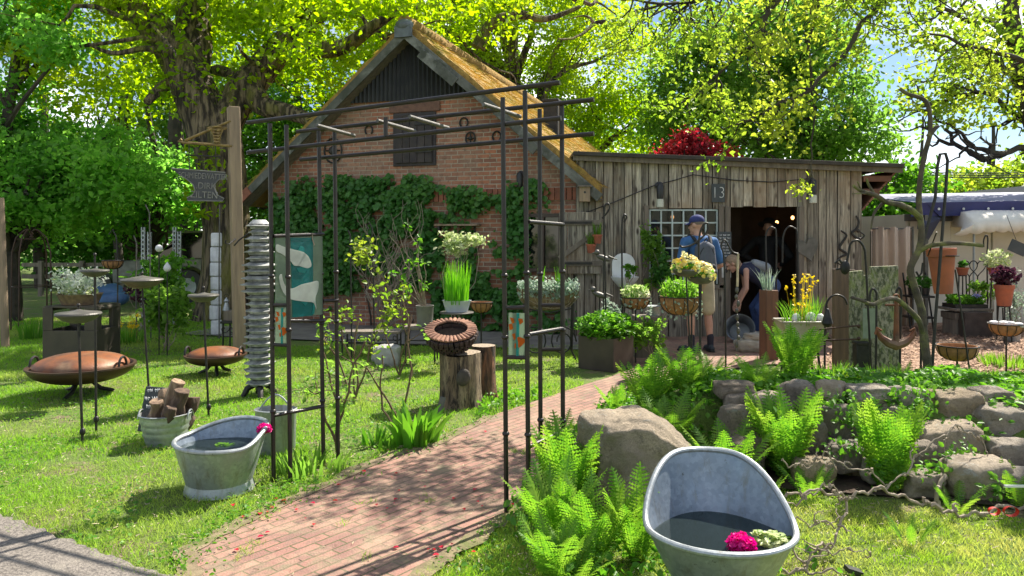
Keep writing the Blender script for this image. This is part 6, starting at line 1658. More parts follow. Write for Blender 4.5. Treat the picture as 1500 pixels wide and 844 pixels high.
hook([(1146, 385), (1147, 348), (1154, 333), (1163, 334), (1168, 346), (1169, 420), (1169, 500)][::-1], 9.7, 'right of two arched hooks in front of the doorway')
hook([(1063, 500), (1062, 420), (1060, 375), (1056, 360), (1062, 352), (1072, 368), (1081, 372)], 8.7, 'slim rod with a side arm holding the wooden wind chime')
p0 = P(1081, 372, 8.7); t = thing('wind_chime', 'long pale driftwood chime hanging beside the doorway', 'wind chime', p0); m = MB(); z = p0.z-.01
m.tube([p0, P(1080, 420, 8.7)], .014, 7); m.build('driftwood', mk('driftwood', (.62, .50, .33), .8), t)
m = MB(); m.tube([P(1080, 418, 8.7), P(1080, 515, 8.7)], .004, 5)
for k in range(9): m.ell(P(1080+rnd.uniform(-2, 2), 425+k*10, 8.7), (.022, .02, .028 if k % 2 else .04), 8, 6)
m.build('beads', M['grey'], t)
# birds of scrap iron near the basin
for px, py, Y, lab in ((884, 378, 9.4, 'scrap metal bird on a stake, upper one'), (878, 432, 9.3, 'scrap metal bird on a stake, lower one')):
    c = P(px, py, Y); t = thing('metal_bird', lab, 'ornament', (c.x, Y, 0), group='scrap metal birds'); m = MB(); m.ell(c, (.10, .035, .035), 14, 8, Matrix.Rotation(.35, 4, 'Y')); m.cap(c+Vector((.07, 0, .015)), c+Vector((.17, 0, -.02)), .018, .005); m.ell(c+Vector((-.08, 0, .07)), (.035, .03, .035), 10, 8); m.cap(c+Vector((-.10, 0, .07)), c+Vector((-.15, 0, .06)), .010, .003); m.build('body', M['grey'], t)
    m = MB(); m.tube([c, (c.x, Y, 0)], .009, 6); m.build('stake', M['dark'], t)
# antique wash basin on the shed
c = P(914, 405, 11.15); t = thing('wash_basin', 'old white enamel wash basin with tall rounded back on the shed wall', 'wash basin', c)
w, hh = S(17, 11.15), S(34, 11.15); m = MB(); arc = [(-w, 0)]+[(-w*math.cos(u), hh*.55+hh*.45*math.sin(u)) for u in [PI*i/12 for i in range(13)]]+[(w, 0)]
m.prism(arc[::-1], .03, FACE(c+Vector((0, .06, 0)))); m.build('back', M['white'], t, smooth=False, bevel=.008)
m = MB(); m.lathe([(.001, -.16), (.10, -.15), (.19, -.04), (.21, 0), (.19, .0), (.16, -.05), (.001, -.10)], c+Vector((.0, -.10, 0)), 28, Matrix.Diagonal((1, .75, 1, 1))); m.build('basin', M['white'], t, ang=50)
m = MB(); m.box(c+Vector((.03, .025, .14)), (.02, .02, .09)); m.build('tap', M['dark'], t)
bush('potted_plant', 'small bright plant growing in front of the wash basin', P(924, 398, 10.6), (.10, .08, .12), 120, .06, M['lf_bright'], stems=4, group='border shrubs', base=tuple(P(922, 425, 10.6)))
bush('climbing_plant', 'climbing plant at the left edge of the shed window', P(953, 375, 11.15), (.16, .08, .42), 420, .075, M['lf_mid'], stems=6, group='border shrubs', base=(P(955, 0, 11.15).x, 11.15, 0))
bush('climbing_plant', 'dark bushy plant under the shed window', P(972, 400, 11.05), (.18, .10, .25), 380, .07, M['lf_ivy'], stems=6, group='border shrubs', base=(P(972, 0, 11.05).x, 11.05, 0))
bush('silver_plant', 'silvery plant below the window by the wash basin', P(892, 455, 9.8), (.13, .12, .18), 240, .05, M['lf_silver'], stems=5, group='border shrubs')
# pots hanging on the shutter
for px, py, lab in ((866, 366, 'left terracotta pot of rosemary on the shutter'), (875, 352, 'right terracotta pot of rosemary on the shutter')):
    c = P(px, py, 11.15); t = thing('terracotta_pot', lab, 'plant pot', c, group='pots hung on the shutter'); m = MB(); m.lathe([(.001, -.05), (.05, -.05), (.07, .06), (.078, .06), (.078, .085), (.06, .085), (.001, .06)], c, 18); m.build('pot', M['terra'], t, ang=40)
    npmesh('foliage', *blades((c.x, c.y, c.z+.06), .05, 40, .22, .012, .4), M['lf_mid'], t)
# ---------------------------------------------------------------- people
SKIN = mk('skin', (.52, .30, .22), .55, 0, (.46, .25, .18), 6, bump=0)
def cloth(name, a, b=None): return mk(name, a, .85, 0, b or tuple(k*.75 for k in a), 7, bump=.25, bsc=30)
def vm(*a): return Vector(a)
def head_prims(m, c, f, up, r=.105):
    """skull, jaw, nose, ears and brow; f = facing, up = crown direction"""
    f = f.normalized(); up = (up-f*up.dot(f)).normalized(); s = f.cross(up)
    Mx = Matrix(((s.x, f.x, up.x, c.x), (s.y, f.y, up.y, c.y), (s.z, f.z, up.z, c.z), (0, 0, 0, 1)))
    m.ell((0, 0, 0), (.073, .093, .098), 18, 12, Mx @ Matrix.Translation((0, -.008, .03)))
    m.ell((0, 0, 0), (.058, .072, .085), 16, 12, Mx @ Matrix.Translation((0, .022, -.035)))
    m.ell((0, 0, 0), (.03, .03, .026), 10, 8, Mx @ Matrix.Translation((0, .068, -.098)))
    m.cap(Mx @ vm(0, .094, .02), Mx @ vm(0, .112, -.022), .010, .016)
    m.cap(Mx @ vm(-.02, .088, -.058), Mx @ vm(.02, .088, -.058), .009, .009)
    m.cap(Mx @ vm(-.05, .082, .038), Mx @ vm(.05, .082, .038), .012, .012)
    for k in (-1, 1): m.ell((0, 0, 0), (.013, .024, .034), 10, 8, Mx @ Matrix.Translation((k*.078, -.004, .0)))
    return Mx
def hand_prims(m, w, d, nrm):
    """palm, four unequal curled fingers and a side thumb; d = pointing direction, nrm = back of the hand"""
    d = d.normalized(); nrm = (nrm-d*nrm.dot(d)).normalized(); s = d.cross(nrm)
    pe = w+d*.085
    for k in (-.028, -.009, .010, .028): m.cap(w+d*.01+s*k*.7, pe+s*k, .017, .014, 8)
    for k, L in ((-.030, .062), (-.010, .075), (.011, .080), (.031, .070)):
        a = pe+s*k; b = a+d*L*.5-nrm*.012; e = b+d*L*.35-nrm*L*.5; m.cap(a, b, .0105, .010, 8); m.cap(b, e, .010, .008, 8)
    t0 = w+d*.025+s*.035; t1 = t0+d*.035+s*.028-nrm*.01; m.cap(w+d*.015+s*.015, t0, .016, .013, 8); m.cap(t0, t1, .012, .011, 8); m.cap(t1, t1+d*.028-nrm*.006, .011, .009, 8)
def person(label, J, col, group=None, extras=None):
    """J: joint positions in the person's own frame (x right, y ahead, z up)"""
    root = thing('person', label, 'person', (0, 0, 0))
    m = MB(); g = J
    m.cap(g['pelvis'], g['waist'], .125, .118, 16); m.cap(g['waist'], g['chest'], .118, .135, 16); m.cap(g['shL'].lerp(g['shR'], .22), g['shL'].lerp(g['shR'], .78), .075, .075); m.cap(g['chest'], g['neck'], .11, .058)
    m.cap(g['neck'], g['head']-(g['head']-g['neck'])*.3, .055, .052)
    Mh = head_prims(m, g['head'], g['face'], g['up'])
    for s in 'LR':
        m.cap(g['sh'+s], g['el'+s], .048, .038); m.cap(g['el'+s], g['wr'+s], .040, .026)
        m.cap(g['hip'+s], g['kn'+s], .085, .056); m.cap(g['kn'+s], g['kn'+s].lerp(g['an'+s], .35), .054, .058); m.cap(g['kn'+s].lerp(g['an'+s], .35), g['an'+s], .057, .034)
        m.cap(g['an'+s]-vm(0, 0, .03), g['toe'+s], .038, .026)
        hand_prims(m, g['wr'+s], g['hd'+s], g['hn'+s])
    blob('body', m, SKIN, root, .0105, 2)
    # eyes
    m = MB()
    for k in (-1, 1): m.ell((0, 0, 0), (.009, .006, .006), 8, 6, Mh @ Matrix.Translation((k*.03, .090, .012)))
    m.build('eyes', M['black'], root)
    def shell(name, prims, mat, vox=.014):
        m = MB()
        for a, b, ra, rb in prims: m.cap(a, b, ra, rb, 14)
        return blob(name, m, mat, root, vox, 3)
    top = [(g['pelvis'], g['waist'], .142, .138), (g['waist'], g['chest'], .138, .152), (g['shL'].lerp(g['shR'], .2), g['shL'].lerp(g['shR'], .8), .09, .09), (g['chest'], g['chest'].lerp(g['neck'], .75), .128, .075)]
    for s in 'LR':
        e = g['sh'+s].lerp(g['el'+s], col.get('sleeve', .6)); 
        if col.get('sleeve', .6) > .05: top.append((g['sh'+s], e, .068, .064))
        if col.get('sleeve', .6) > .95: top.append((g['el'+s], g['wr'+s], .055, .04))
    shell('shirt', top, col['top'])
    lg = [(g['pelvis'], g['pelvis']+(g['waist']-g['pelvis'])*.5, .150, .142)]
    for s in 'LR':
        if col.get('short'): lg += [(g['hip'+s], g['hip'+s].lerp(g['kn'+s], .86), .108, .098)]
        else: lg += [(g['hip'+s], g['kn'+s], .100, .075), (g['kn'+s], g['an'+s]+vm(0, 0, .03), .075, .058)]
    shell('shorts' if col.get('short') else 'trousers', lg, col['legs'])
    for s in 'LR':
        if col.get('socks'):
            m = MB(); m.cap(g['an'+s]+vm(0, 0, .10), g['an'+s]-vm(0, 0, .01), .046, .044, 14); blob('sock', m, col['socks'], root, .009, 2)
        d = (g['toe'+s]-g['an'+s]); d.z = 0; d.normalize(); a = vm(g['an'+s].x, g['an'+s].y, 0)
        m = MB(); m.cap(a-d*.05+vm(0, 0, .045), a+d*.08+vm(0, 0, .045), .043, .045, 14); m.cap(a+d*.08+vm(0, 0, .042), a+d*.18+vm(0, 0, .034), .045, .034, 14); m.cap(a+vm(0, 0, .05), a+vm(0, 0, .085), .045, .045)
        sh = blob('shoe', m, col['shoe'], root, .01, 2)
        m = MB(); m.cap(a-d*.05+vm(0, 0, .012), a+d*.19+vm(0, 0, .012), .046, .04, 14)
        for i, v in enumerate(m.v): m.v[i] = (v[0], v[1], .002+min(.022, max(0, v[2])))
        m.build('sole', M['black'], sh)
    return root, Mh
def cap_hat(root, Mh, mat):
    m = MB(); m.ell((0, 0, 0), (.088, .108, .085), 24, 12, Mh @ Matrix.Translation((0, -.008, .062)))
    m.v = [v for v in m.v]
    inv = Mh.inverted()
    for i, v in enumerate(m.v):
        q = inv @ Vector(v)
        if q.z < .045: q.z = .045; m.v[i] = tuple(Mh @ q)
    c = m.build('cap', mat, root)
    m = MB(); n = 14; vs = []
    for k, (r, z) in enumerate(((.085, .052), (.165, .036))):
        for i in range(n+1): a = PI*(.12+.76*i/n); vs.append((math.cos(a)*.088*(1 if k == 0 else .9), math.sin(a)*r, z-.012*abs(math.cos(a))*k))
    vs += [(x, y, z-.007) for x, y, z in vs]; k = n+1; fs = []
    for i in range(n): fs += [(i, i+1, k+i+1, k+i), (2*k+i+k, 3*k+i+1, 2*k+i+1, 2*k+i), (k+i, k+i+1, 3*k+i+1, 3*k+i)]
    m.add(vs, fs, Mh); m.build('visor', mat, c)
    m = MB(); m.ell((0, 0, 0), (.008, .008, .006), 8, 6, Mh @ Matrix.Translation((0, -.008, .148))); m.build('button', mat, c)
# man seen from behind
J = dict(pelvis=vm(0, 0, .98), waist=vm(0, -.01, 1.14), chest=vm(.0, -.01, 1.33), neck=vm(-.01, .01, 1.53), head=vm(-.02, .035, 1.665), face=vm(-.62, .8, -.08), up=vm(0, .05, 1),
         shL=vm(-.20, -.01, 1.45), shR=vm(.20, -.01, 1.45), elL=vm(-.27, -.02, 1.16), elR=vm(.29, -.05, 1.15), wrL=vm(-.16, .20, 1.06), wrR=vm(.17, .17, 1.04),
         hdL=vm(.7, .7, .05), hdR=vm(-.75, .6, .05), hnL=vm(-.6, .6, .4), hnR=vm(.6, .6, .4),
         hipL=vm(-.095, 0, .93), hipR=vm(.10, 0, .93), knL=vm(-.11, .02, .50), knR=vm(.14, .03, .50), anL=vm(-.12, -.03, .10), anR=vm(.15, -.02, .10), toeL=vm(-.20, .12, .035), toeR=vm(.17, .15, .035))
blue = cloth('blue_shirt', (.045, .135, .32), (.03, .09, .23)); navy = cloth('navy_cap', (.03, .04, .16)); khaki = cloth('khaki', (.50, .44, .30)); sock = cloth('dark_sock', (.025, .025, .04)); shoe = cloth('grey_shoe', (.035, .045, .06))
man, Mh = person('man in blue shirt, khaki shorts and cap, seen from behind at the shed window', J, dict(top=blue, legs=khaki, short=1, socks=sock, shoe=shoe, sleeve=.8))
cap_hat(man, Mh, navy)
m = MB(); m.ell((0, 0, 0), (.080, .098, .06), 18, 10, Mh @ Matrix.Translation((0, -.012, .035)))
for i, v in enumerate(m.v):
    q = Mh.inverted() @ Vector(v)
    if q.y > .02: q.y = .02+(q.y-.02)*.1; q.x *= .97; m.v[i] = tuple(Mh @ q)
m.build('hair', mk('grey_hair', (.20, .16, .13), .8), man)
m = MB(); 
for k in (-1, 1): m.tube([Mh @ vm(k*.077, .07, .02), Mh @ vm(k*.082, -.01, .015)], .003, 5); m.ell((0, 0, 0), (.022, .003, .016), 10, 6, Mh @ Matrix.Translation((k*.032, .10, .012)))
m.build('glasses', M['black'], man)
# backpack, a thing of its own worn on the back
pk = cloth('pack_grey', (.10, .11, .14)); pk2 = cloth('pack_black', (.02, .02, .024))
bp = thing('backpack', 'grey and black backpack worn by the man in the blue shirt', 'backpack', (0, 0, 0))
m = MB(); m.cap(vm(0, -.215, 1.06), vm(0, -.20, 1.38), .10, .085, 18); m.cap(vm(-.075, -.19, 1.08), vm(-.06, -.18, 1.36), .09, .075, 16); m.cap(vm(.075, -.19, 1.08), vm(.06, -.18, 1.36), .09, .075, 16); blob('body', m, pk, bp, .014, 3)
m = MB(); m.cap(vm(-.06, -.29, 1.05), vm(.06, -.29, 1.05), .06, .06); m.cap(vm(-.06, -.285, 1.13), vm(.06, -.285, 1.13), .045, .045); blob('pocket', m, pk2, bp, .012, 3)
for s in (-1, 1):
    m = MB(); m.tube([vm(s*.085, -.17, 1.42), vm(s*.115, -.09, 1.505), vm(s*.13, .02, 1.535), vm(s*.145, .125, 1.45), vm(s*.15, .165, 1.30), vm(s*.175, .10, 1.12), vm(s*.14, -.12, 1.02)], .022, 8); m.build('strap', pk2, bp)
m = MB(); m.tube([vm(-.03, -.22, 1.46), vm(0, -.23, 1.50), vm(.03, -.22, 1.46)], .009, 6); m.build('handle', pk2, bp)
m = MB(); m.tube([vm(.105*math.cos(u), -.235-.03*math.sin(u), 1.22+.18*math.sin(u)) for u in [PI*i/10 for i in range(11)]], .005, 5); m.build('zip', pk2, bp)
for o in (man, bp): o.location = (P(1024, 0, 9.85).x, 9.85, .014); o.rotation_euler = (0, 0, R(10))
# woman bending over in the doorway
J = dict(pelvis=vm(0, -.20, .84), waist=vm(0, -.06, .95), chest=vm(.0, .12, 1.07), neck=vm(0, .29, 1.15), head=vm(0, .41, 1.19), face=vm(0, .75, -.62), up=vm(0, .6, .75),
         shL=vm(-.17, .22, 1.09), shR=vm(.17, .22, 1.09), elL=vm(-.19, .22, .80), elR=vm(.20, .18, .80), wrL=vm(-.14, .32, .57), wrR=vm(.14, .34, .55),
         hdL=vm(.1, .2, -1), hdR=vm(-.1, .2, -1), hnL=vm(-.8, .3, 0), hnR=vm(.8, .3, 0),
         hipL=vm(-.09, -.19, .82), hipR=vm(.09, -.19, .82), knL=vm(-.10, .02, .48), knR=vm(.11, .06, .48), anL=vm(-.10, -.14, .10), anR=vm(.11, -.02, .10), toeL=vm(-.11, .02, .035), toeR=vm(.13, .14, .035))
wt = cloth('navy_top', (.022, .026, .06)); jeans = cloth('jeans', (.03, .06, .17))
wo, Mw = person('woman in navy sleeveless top bending over a zinc tub in the doorway', J, dict(top=wt, legs=jeans, shoe=cloth('white_shoe', (.5, .5, .5)), sleeve=.02))
m = MB(); m.ell((0, 0, 0), (.088, .110, .105), 20, 12, Mw @ Matrix.Translation((0, -.03, .04))); m.ell((0, 0, 0), (.088, .075, .09), 18, 10, Mw @ Matrix.Translation((0, -.055, -.035)))
inv = Mw.inverted()
for i, v in enumerate(m.v):
    q = inv @ Vector(v)
    if q.y > .045 and q.z < .075: q.y = .045; m.v[i] = tuple(Mw @ q)
blob('hair', m, mk('ash_hair', (.34, .24, .15), .7, 0, (.22, .15, .10), 20, stretch=(1, 1, 5)), wo, .01, 2)
wo.scale = (.93,)*3; wo.location = (P(1111, 0, 11.2).x+.0, 11.2, .014); wo.rotation_euler = (0, 0, R(82))
sb = thing('shoulder_bag', 'pale grey bag slung over the back of the bending woman', 'bag', (0, 0, 0))
m = MB(); m.cap(vm(.05, -.10, 1.13), vm(.05, .05, 1.20), .10, .07, 14); m.cap(vm(-.05, -.10, 1.13), vm(-.05, .05, 1.20), .09, .06, 14); blob('body', m, cloth('pale_bag', (.26, .28, .30)), sb, .012, 3)
m = MB(); m.tube([vm(.10, .06, 1.22), vm(.14, .20, 1.20), vm(.17, .27, 1.13), vm(.14, .20, 1.0), vm(.08, .0, .92)], .012, 6); m.build('strap', cloth('bag_strap', (.30, .31, .33)), sb)
sb.scale = wo.scale; sb.location = wo.location; sb.rotation_euler = wo.rotation_euler
# man in black with a hat, inside
J = dict(pelvis=vm(0, 0, .98), waist=vm(0, 0, 1.14), chest=vm(0, .01, 1.32), neck=vm(0, .03, 1.52), head=vm(0, .07, 1.65), face=vm(0, .9, -.3), up=vm(0, .2, 1),
         shL=vm(-.20, 0, 1.44), shR=vm(.20, 0, 1.44), elL=vm(-.40, -.06, 1.22), elR=vm(.38, -.05, 1.2), wrL=vm(-.20, .08, 1.06), wrR=vm(.20, .10, 1.05),
         hdL=vm(.8, .5, -.2), hdR=vm(-.8, .5, -.2), hnL=vm(-.3, .8, .3), hnR=vm(.3, .8, .3),
         hipL=vm(-.10, 0, .93), hipR=vm(.10, 0, .93), knL=vm(-.12, .02, .50), knR=vm(.13, .02, .50), anL=vm(-.12, -.03, .10), anR=vm(.14, -.02, .10), toeL=vm(-.15, .12, .035), toeR=vm(.17, .12, .035))
bk_ = cloth('black_cloth', (.012, .012, .014)); hm, Mm = person('dark figure in black clothes and brimmed hat standing inside the doorway', J, dict(top=bk_, legs=bk_, shoe=bk_, sleeve=1.0))
m = MB(); m.lathe([(.175, .055), (.18, .06), (.10, .072), (.095, .13), (.07, .165), (.001, .158)], (0, 0, 0), 28, Mm); m.lathe([(.001, .05), (.175, .053)], (0, 0, 0), 28, Mm); m.build('hat', bk_, hm, ang=50)
hm.location = (P(1124, 0, 12.3).x, 12.3, .02); hm.rotation_euler = (0, 0, R(-35))
# things by the door
c = Vector((P(1083, 0, 10.75).x, 10.72, .20)); t = thing('zinc_basin', 'dark round zinc basin tilted on its edge by the door', 'tub', c)
m = MB(); m.lathe([(.001, -.13), (.15, -.13), (.20, .06), (.21, .07), (.19, .06), (.14, -.11), (.001, -.11)], (0, 0, 0), 36, Matrix.Translation(c) @ Matrix.Rotation(R(62), 4, 'X') @ Matrix.Rotation(R(-15), 4, 'Y')); m.build('basin', mk('dark_zinc', (.16, .18, .20), .5, .6, (.11, .12, .13), 6), t, ang=50)
m = MB(); rock(m, (P(1097, 0, 9.9).x, 9.9, .09), (.17, .13, .09), 3.3); rock(m, (P(1104, 0, 9.9).x, 9.93, .20), (.13, .10, .05), 5.1); one('cloth_sack', 'crumpled pale cloth sack on the paving beside the rusty beam', 'sack', m, cloth('sack', (.38, .34, .27)), ang=80)
# rusty brown beam planted with grass
c = Vector((P(1126, 0, 9.25).x, 9.25, 0)); h = P(0, 425, 9.25).z; t = thing('beam_planter', 'upright rust brown square beam with grass growing on top', 'planter', c)
m = MB(); m.box(c+vm(0, 0, h/2), (.165, .165, h), M=Matrix.Rotation(.25, 4, 'Z')); m.build('beam', M['brownwood'], t, bevel=.006)
npmesh('grass', *blades((c.x, c.y, h-.01), .07, 46, .30, .010, .55), M['lf_silver'], t)
# tapered enamel trough with cowslips
Y = 8.3; c = Vector((P(1173, 0, Y).x, Y, P(0, 470, Y).z)); t = thing('enamel_trough', 'cream tapered trough of yellow cowslips and grasses', 'planter', (c.x, Y, 0))
m = MB(); w1, w0, d1, d0, hh = .25, .17, .17, .11, .20
for ins, z1, z0, rev in ((0, 0, -hh, 0), (.012, 0, -hh+.02, 1)):
    vs = [(c.x+sx*(w0-ins), Y+sy*(d0-ins), c.z+z0) for sx, sy in ((-1, -1), (1, -1), (1, 1), (-1, 1))]+[(c.x+sx*(w1-ins), Y+sy*(d1-ins), c.z+z1) for sx, sy in ((-1, -1), (1, -1), (1, 1), (-1, 1))]
    fs = [(3, 2, 1, 0)]+[(i, (i+1) % 4, 4+(i+1) % 4, 4+i) for i in range(4)]
    m.add(vs, [f[::-1] for f in fs] if rev else fs)
cr = mk('cream_enamel', (.50, .45, .35), .5, 0, (.36, .31, .23), 6, bump=.1); m.build('trough', cr, t, smooth=False)
m = MB(); m.tube([(c.x+sx*w1, Y+sy*d1, c.z) for sx, sy in ((-1, -1), (1, -1), (1, 1), (-1, 1))], .013, 8, closed=True); m.build('rim', cr, t)
m = MB(); m.box((c.x, Y, c.z-.05), (2*w1-.10, 2*d1-.08, .02)); m.build('soil', M['soil'], t)
for sx in (-1, 1):
    for sy in (-1, 1): m = MB(); m.tube([(c.x+sx*w0*.8, Y+sy*d0*.8, c.z-hh), (c.x+sx*w0*1.05, Y+sy*d0, 0)], .014, 7); m.build('leg', M['dark'], t)
npmesh('leaves', *merge(blades((c.x, Y, c.z-.04), .18, 110, .30, .009, .6), blades((c.x+.14, Y, c.z-.04), .08, 40, .36, .009, .3)), M['lf_bright'], t)
e = np.array([(c.x+rnd.gauss(0, .09), Y+rnd.gauss(0, .06), c.z+rnd.uniform(.12, .52)) for _ in range(34)]); b_ = e.copy(); b_[:, 2] = c.z-.04; b_[:, :2] = b_[:, :2]*.6+np.array([c.x, Y])*.4
npmesh('flowers', *merge(strips(b_, e, .004, seg=2, tipw=.6), leaf_arrays(np.repeat(e, 5, 0)+rng.normal(size=(170, 3))*.010, .026, .9, bias=.3)), M['fl_yel2'], t)
for px, py, r, lab in ((1163, 487, .06, 'white glass ball at the left of the enamel trough'), (1184, 484, .075, 'large white glass ball in the enamel trough'), (1198, 490, .055, 'striped pale ball at the right end of the enamel trough')):
    p = Vector((P(px, 0, Y).x, Y-.07, c.z+.035)); m = MB(); m.ell(p, (r*.8, r*.8, r*.95), 16, 12); one('glass_ball', lab, 'ornament', m, M['white'], 'balls in the enamel trough')
# old boards standing on end
def board(x0, x1, yt, yb, Y, label, mat, notch=False, rz=0, th=.06):
    a, b = P(x0, 0, Y).x, P(x1, 0, Y).x; z = P(0, yt, Y).z; m = MB(); w = b-a
    if notch: pl = [(0, -.05), (w, -.05), (w*.97, z+.05), (w*.42, z+.04), (w*.40, z-.05), (w*.26, z-.05), (w*.25, z), (0, z-.01)]
    else: pl = [(0, -.05), (w, -.05), (w*.97, z), (w*.02, z+.01)]
    m.prism(pl, th, Matrix.Translation((a, Y, 0)) @ Matrix.Rotation(PI/2, 4, 'X'))
    t = thing('standing_board', label, 'board', ((a+b)/2, Y, 0), group='old timber boards set upright'); m.build('board', mat, t, smooth=False, bevel=.006); return t, (a+b)/2, z
mossy = mk('mossy_board_wood', (.36, .34, .24), .9, 0, (.10, .11, .06), 22, (.42, .58), 1, 30, (2, 2, 1), col3=(.24, .28, .09), sc3=6, bd=.03)
board(1218, 1251, 395, 540, 8.35, 'narrow dark brown board with a grey top by the enamel trough', mk('dark_board', (.15, .10, .07), .85, 0, (.085, .06, .045), 4, stretch=(6, 6, .6)))
t, bx, bz = board(1243, 1314, 396, 548, 7.75, 'wide mossy notched board behind the anchor', mossy, True)
Y = 7.6; x0, x1 = P(1264, 0, Y).x, P(1283, 0, Y).x; m = MB(); z0, z1 = P(0, 496, Y).z, P(0, 452, Y).z
m.box(((x0+x1)/2, Y, (z0+z1)/2), (x1-x0, .012, z1-z0)); c = ((x0+x1)/2, Y, z0); t = thing('glass_plate', 'pale greenish glass plate hung on the mossy board', 'glass panel', c); m.build('plate', glassmat('milk_glass', (.55, .62, .50), .3, .25), t, bevel=.003)
m = MB(); m.tube([P(1268, 452, Y), P(1271, 440, Y), P(1276, 452, Y)], .004, 5); m.box(P(1271, 443, Y), (.05, .02, .07)); m.build('hanger', M['dark'], t)
c = Vector((P(1262, 0, 7.55).x, 7.55, 0)); m = MB(); m.box(c+vm(0, 0, .22), (.14, .10, .46)); m.box(c+vm(0, 0, .46), (.15, .12, .03)); one('dark_post', 'short black post below the greenish glass plate', 'post', m, M['dark'], bevel=.006)
m = MB(); 
for y0, y1 in ((483, 477), (499, 497)): m.tube([P(1198, y0, 7.5), P(1258, y1, 7.5)], .009, 6)
for y in (480, 498): m.ell(P(1258, y-2, 7.5), (.02, .02, .02), 8, 6)
one('iron_rods', 'two thin horizontal rusty rods fixed to the short black post', 'rods', m, M['rustdark'])
hook([(1276, 540), (1271, 440), (1268, 380), (1265, 362), (1256, 352), (1246, 357), (1243, 372), (1240, 385)], 7.3, 'tall arched hook over the mossy board')
hook([(1283, 540), (1284, 440), (1283, 428), (1279, 423), (1275, 428), (1274, 440)], 7.2, 'left of two small arched hooks by the anchor')
hook([(1318, 540), (1320, 440), (1320, 428), (1317, 421), (1313, 428), (1313, 440)], 7.2, 'right of two small arched hooks by the anchor')
hook([(1208, 520), (1209, 460), (1213, 440), (1224, 432), (1236, 436), (1241, 446)], 7.9, 'low wide arched hook left of the mossy board')
# dark bird ornament dangling at the hook
c = P(1238, 392, 7.3); m = MB(); m.ell(c, (.05, .03, .07), 10, 8); m.tube([c, c+vm(-.06, 0, .08), c+vm(-.10, 0, .04)], .012, 6); m.tube([c, c+vm(-.09, 0, -.02)], .010, 6); m.tube([c+vm(0, 0, .05), P(1240, 385, 7.3)], .004, 5); one('iron_spider', 'black forged creature dangling from the tall arched hook', 'ornament', m, M['dark'])
c = P(1212, 463, 7.85); m = MB(); m.cap(c+vm(0, 0, .06), c-vm(0, 0, .06), .02, .06); m.tube([c+vm(0, 0, .06), c+vm(0, 0, .12)], .004, 5); one('iron_bell', 'small black bell hanging beside the dark brown board', 'bell', m, M['dark'])
# rusty anchor on a chain
Y = 7.1; q = lambda a, b: P(a, b, Y); t = thing('anchor', 'rusty iron anchor hanging in front of the mossy board', 'anchor', q(1313, 490)); m = MB()
m.tube([q(1313, 440), q(1313, 500)], [.018, .03], 8); m.tube([q(1284, 482), q(1290, 494), q(1301, 502), q(1313, 506), q(1325, 502), q(1335, 494), q(1340, 484)], [.010, .03, .042, .05, .042, .03, .010], 8)
m.tube([q(1282, 490), q(1285, 480), q(1291, 484)], .012, 6); m.tube([q(1342, 492), q(1339, 481), q(1333, 485)], .012, 6); m.tube([q(1297, 447), q(1329, 447)], .012, 6); m.tube([q(1313, 436)+vm(.03*math.cos(u), 0, .03*math.sin(u)) for u in [i*.524 for i in range(12)]], .008, 5, closed=True); m.build('shank', M['rust'], t)
# dead mossy branch set up as a tree
Y = 6.3; q = lambda a, b, d=0: P(a, b, Y+d); t = thing('branch_tree', 'crooked mossy dead branch standing like a small tree', 'branch', (P(1362, 0, Y).x, Y, bedz(P(1362, 0, Y).x, Y))); m = MB()
def sm_(pts, r0, r1, d0=0, d1=0, n=10):
    out = []; k = len(pts); Q = [q(a, b, d0+(d1-d0)*i/(k-1)) for i, (a, b) in enumerate(pts)]
    for i in range(k-1):
        p0, p1, p2, p3 = [Q[max(0, min(k-1, i+j))] for j in (-1, 0, 1, 2)]
        for s in range(5): u = s/5; out.append(.5*((2*p1)+(p2-p0)*u+(2*p0-5*p1+4*p2-p3)*u*u+(3*p1-p0-3*p2+p3)*u**3))
    out.append(Q[-1]); N = len(out); m.tube(out, [(r0+(r1-r0)*i/N)*(1+.16*noise.noise((i*.6, r0*90, 1))) for i in range(N)], n)
sm_([(1362, 570), (1358, 530), (1353, 490), (1350, 455), (1338, 415), (1334, 392), (1346, 366), (1350, 340), (1346, 300), (1348, 262), (1355, 225), (1363, 190), (1357, 150), (1330, 138), (1318, 130)], .036, .014)
sm_([(1360, 200), (1370, 188), (1375, 185)], .022, .012)
sm_([(1347, 318), (1335, 308), (1318, 300), (1298, 296), (1282, 286), (1262, 280), (1250, 272)], .030, .012, 0, -.3)
sm_([(1282, 287), (1272, 270), (1270, 262)], .014, .006, -.15, -.2); sm_([(1295, 296), (1282, 310), (1278, 322), (1276, 336)], .014, .005, -.1, -.2); sm_([(1262, 280), (1256, 266)], .008, .004, -.25, -.3); sm_([(1268, 283), (1248, 284)], .008, .003, -.25, -.4)
sm_([(1346, 368), (1362, 360), (1385, 357), (1412, 357), (1440, 360)], .024, .014, 0, -.2)
sm_([(1352, 488), (1346, 470), (1330, 452), (1312, 438), (1294, 440), (1278, 446), (1262, 440), (1248, 436)], .026, .012, 0, -.5)
m.build('branch', M['moss'], t)
m = MB(); Y2 = 6.5; q2 = lambda a, b: P(a, b, Y2); m.tube([q2(1364, 560), q2(1370, 470), q2(1378, 370), q2(1386, 270), q2(1388, 235), q2(1385, 225), q2(1377, 226), q2(1373, 245), q2(1370, 290), q2(1355, 345), q2(1352, 358)], .013, 8)
one('pot_hook', 'very tall dark iron hook leaning behind the dead branch', 'plant hook', m, M['dark'])
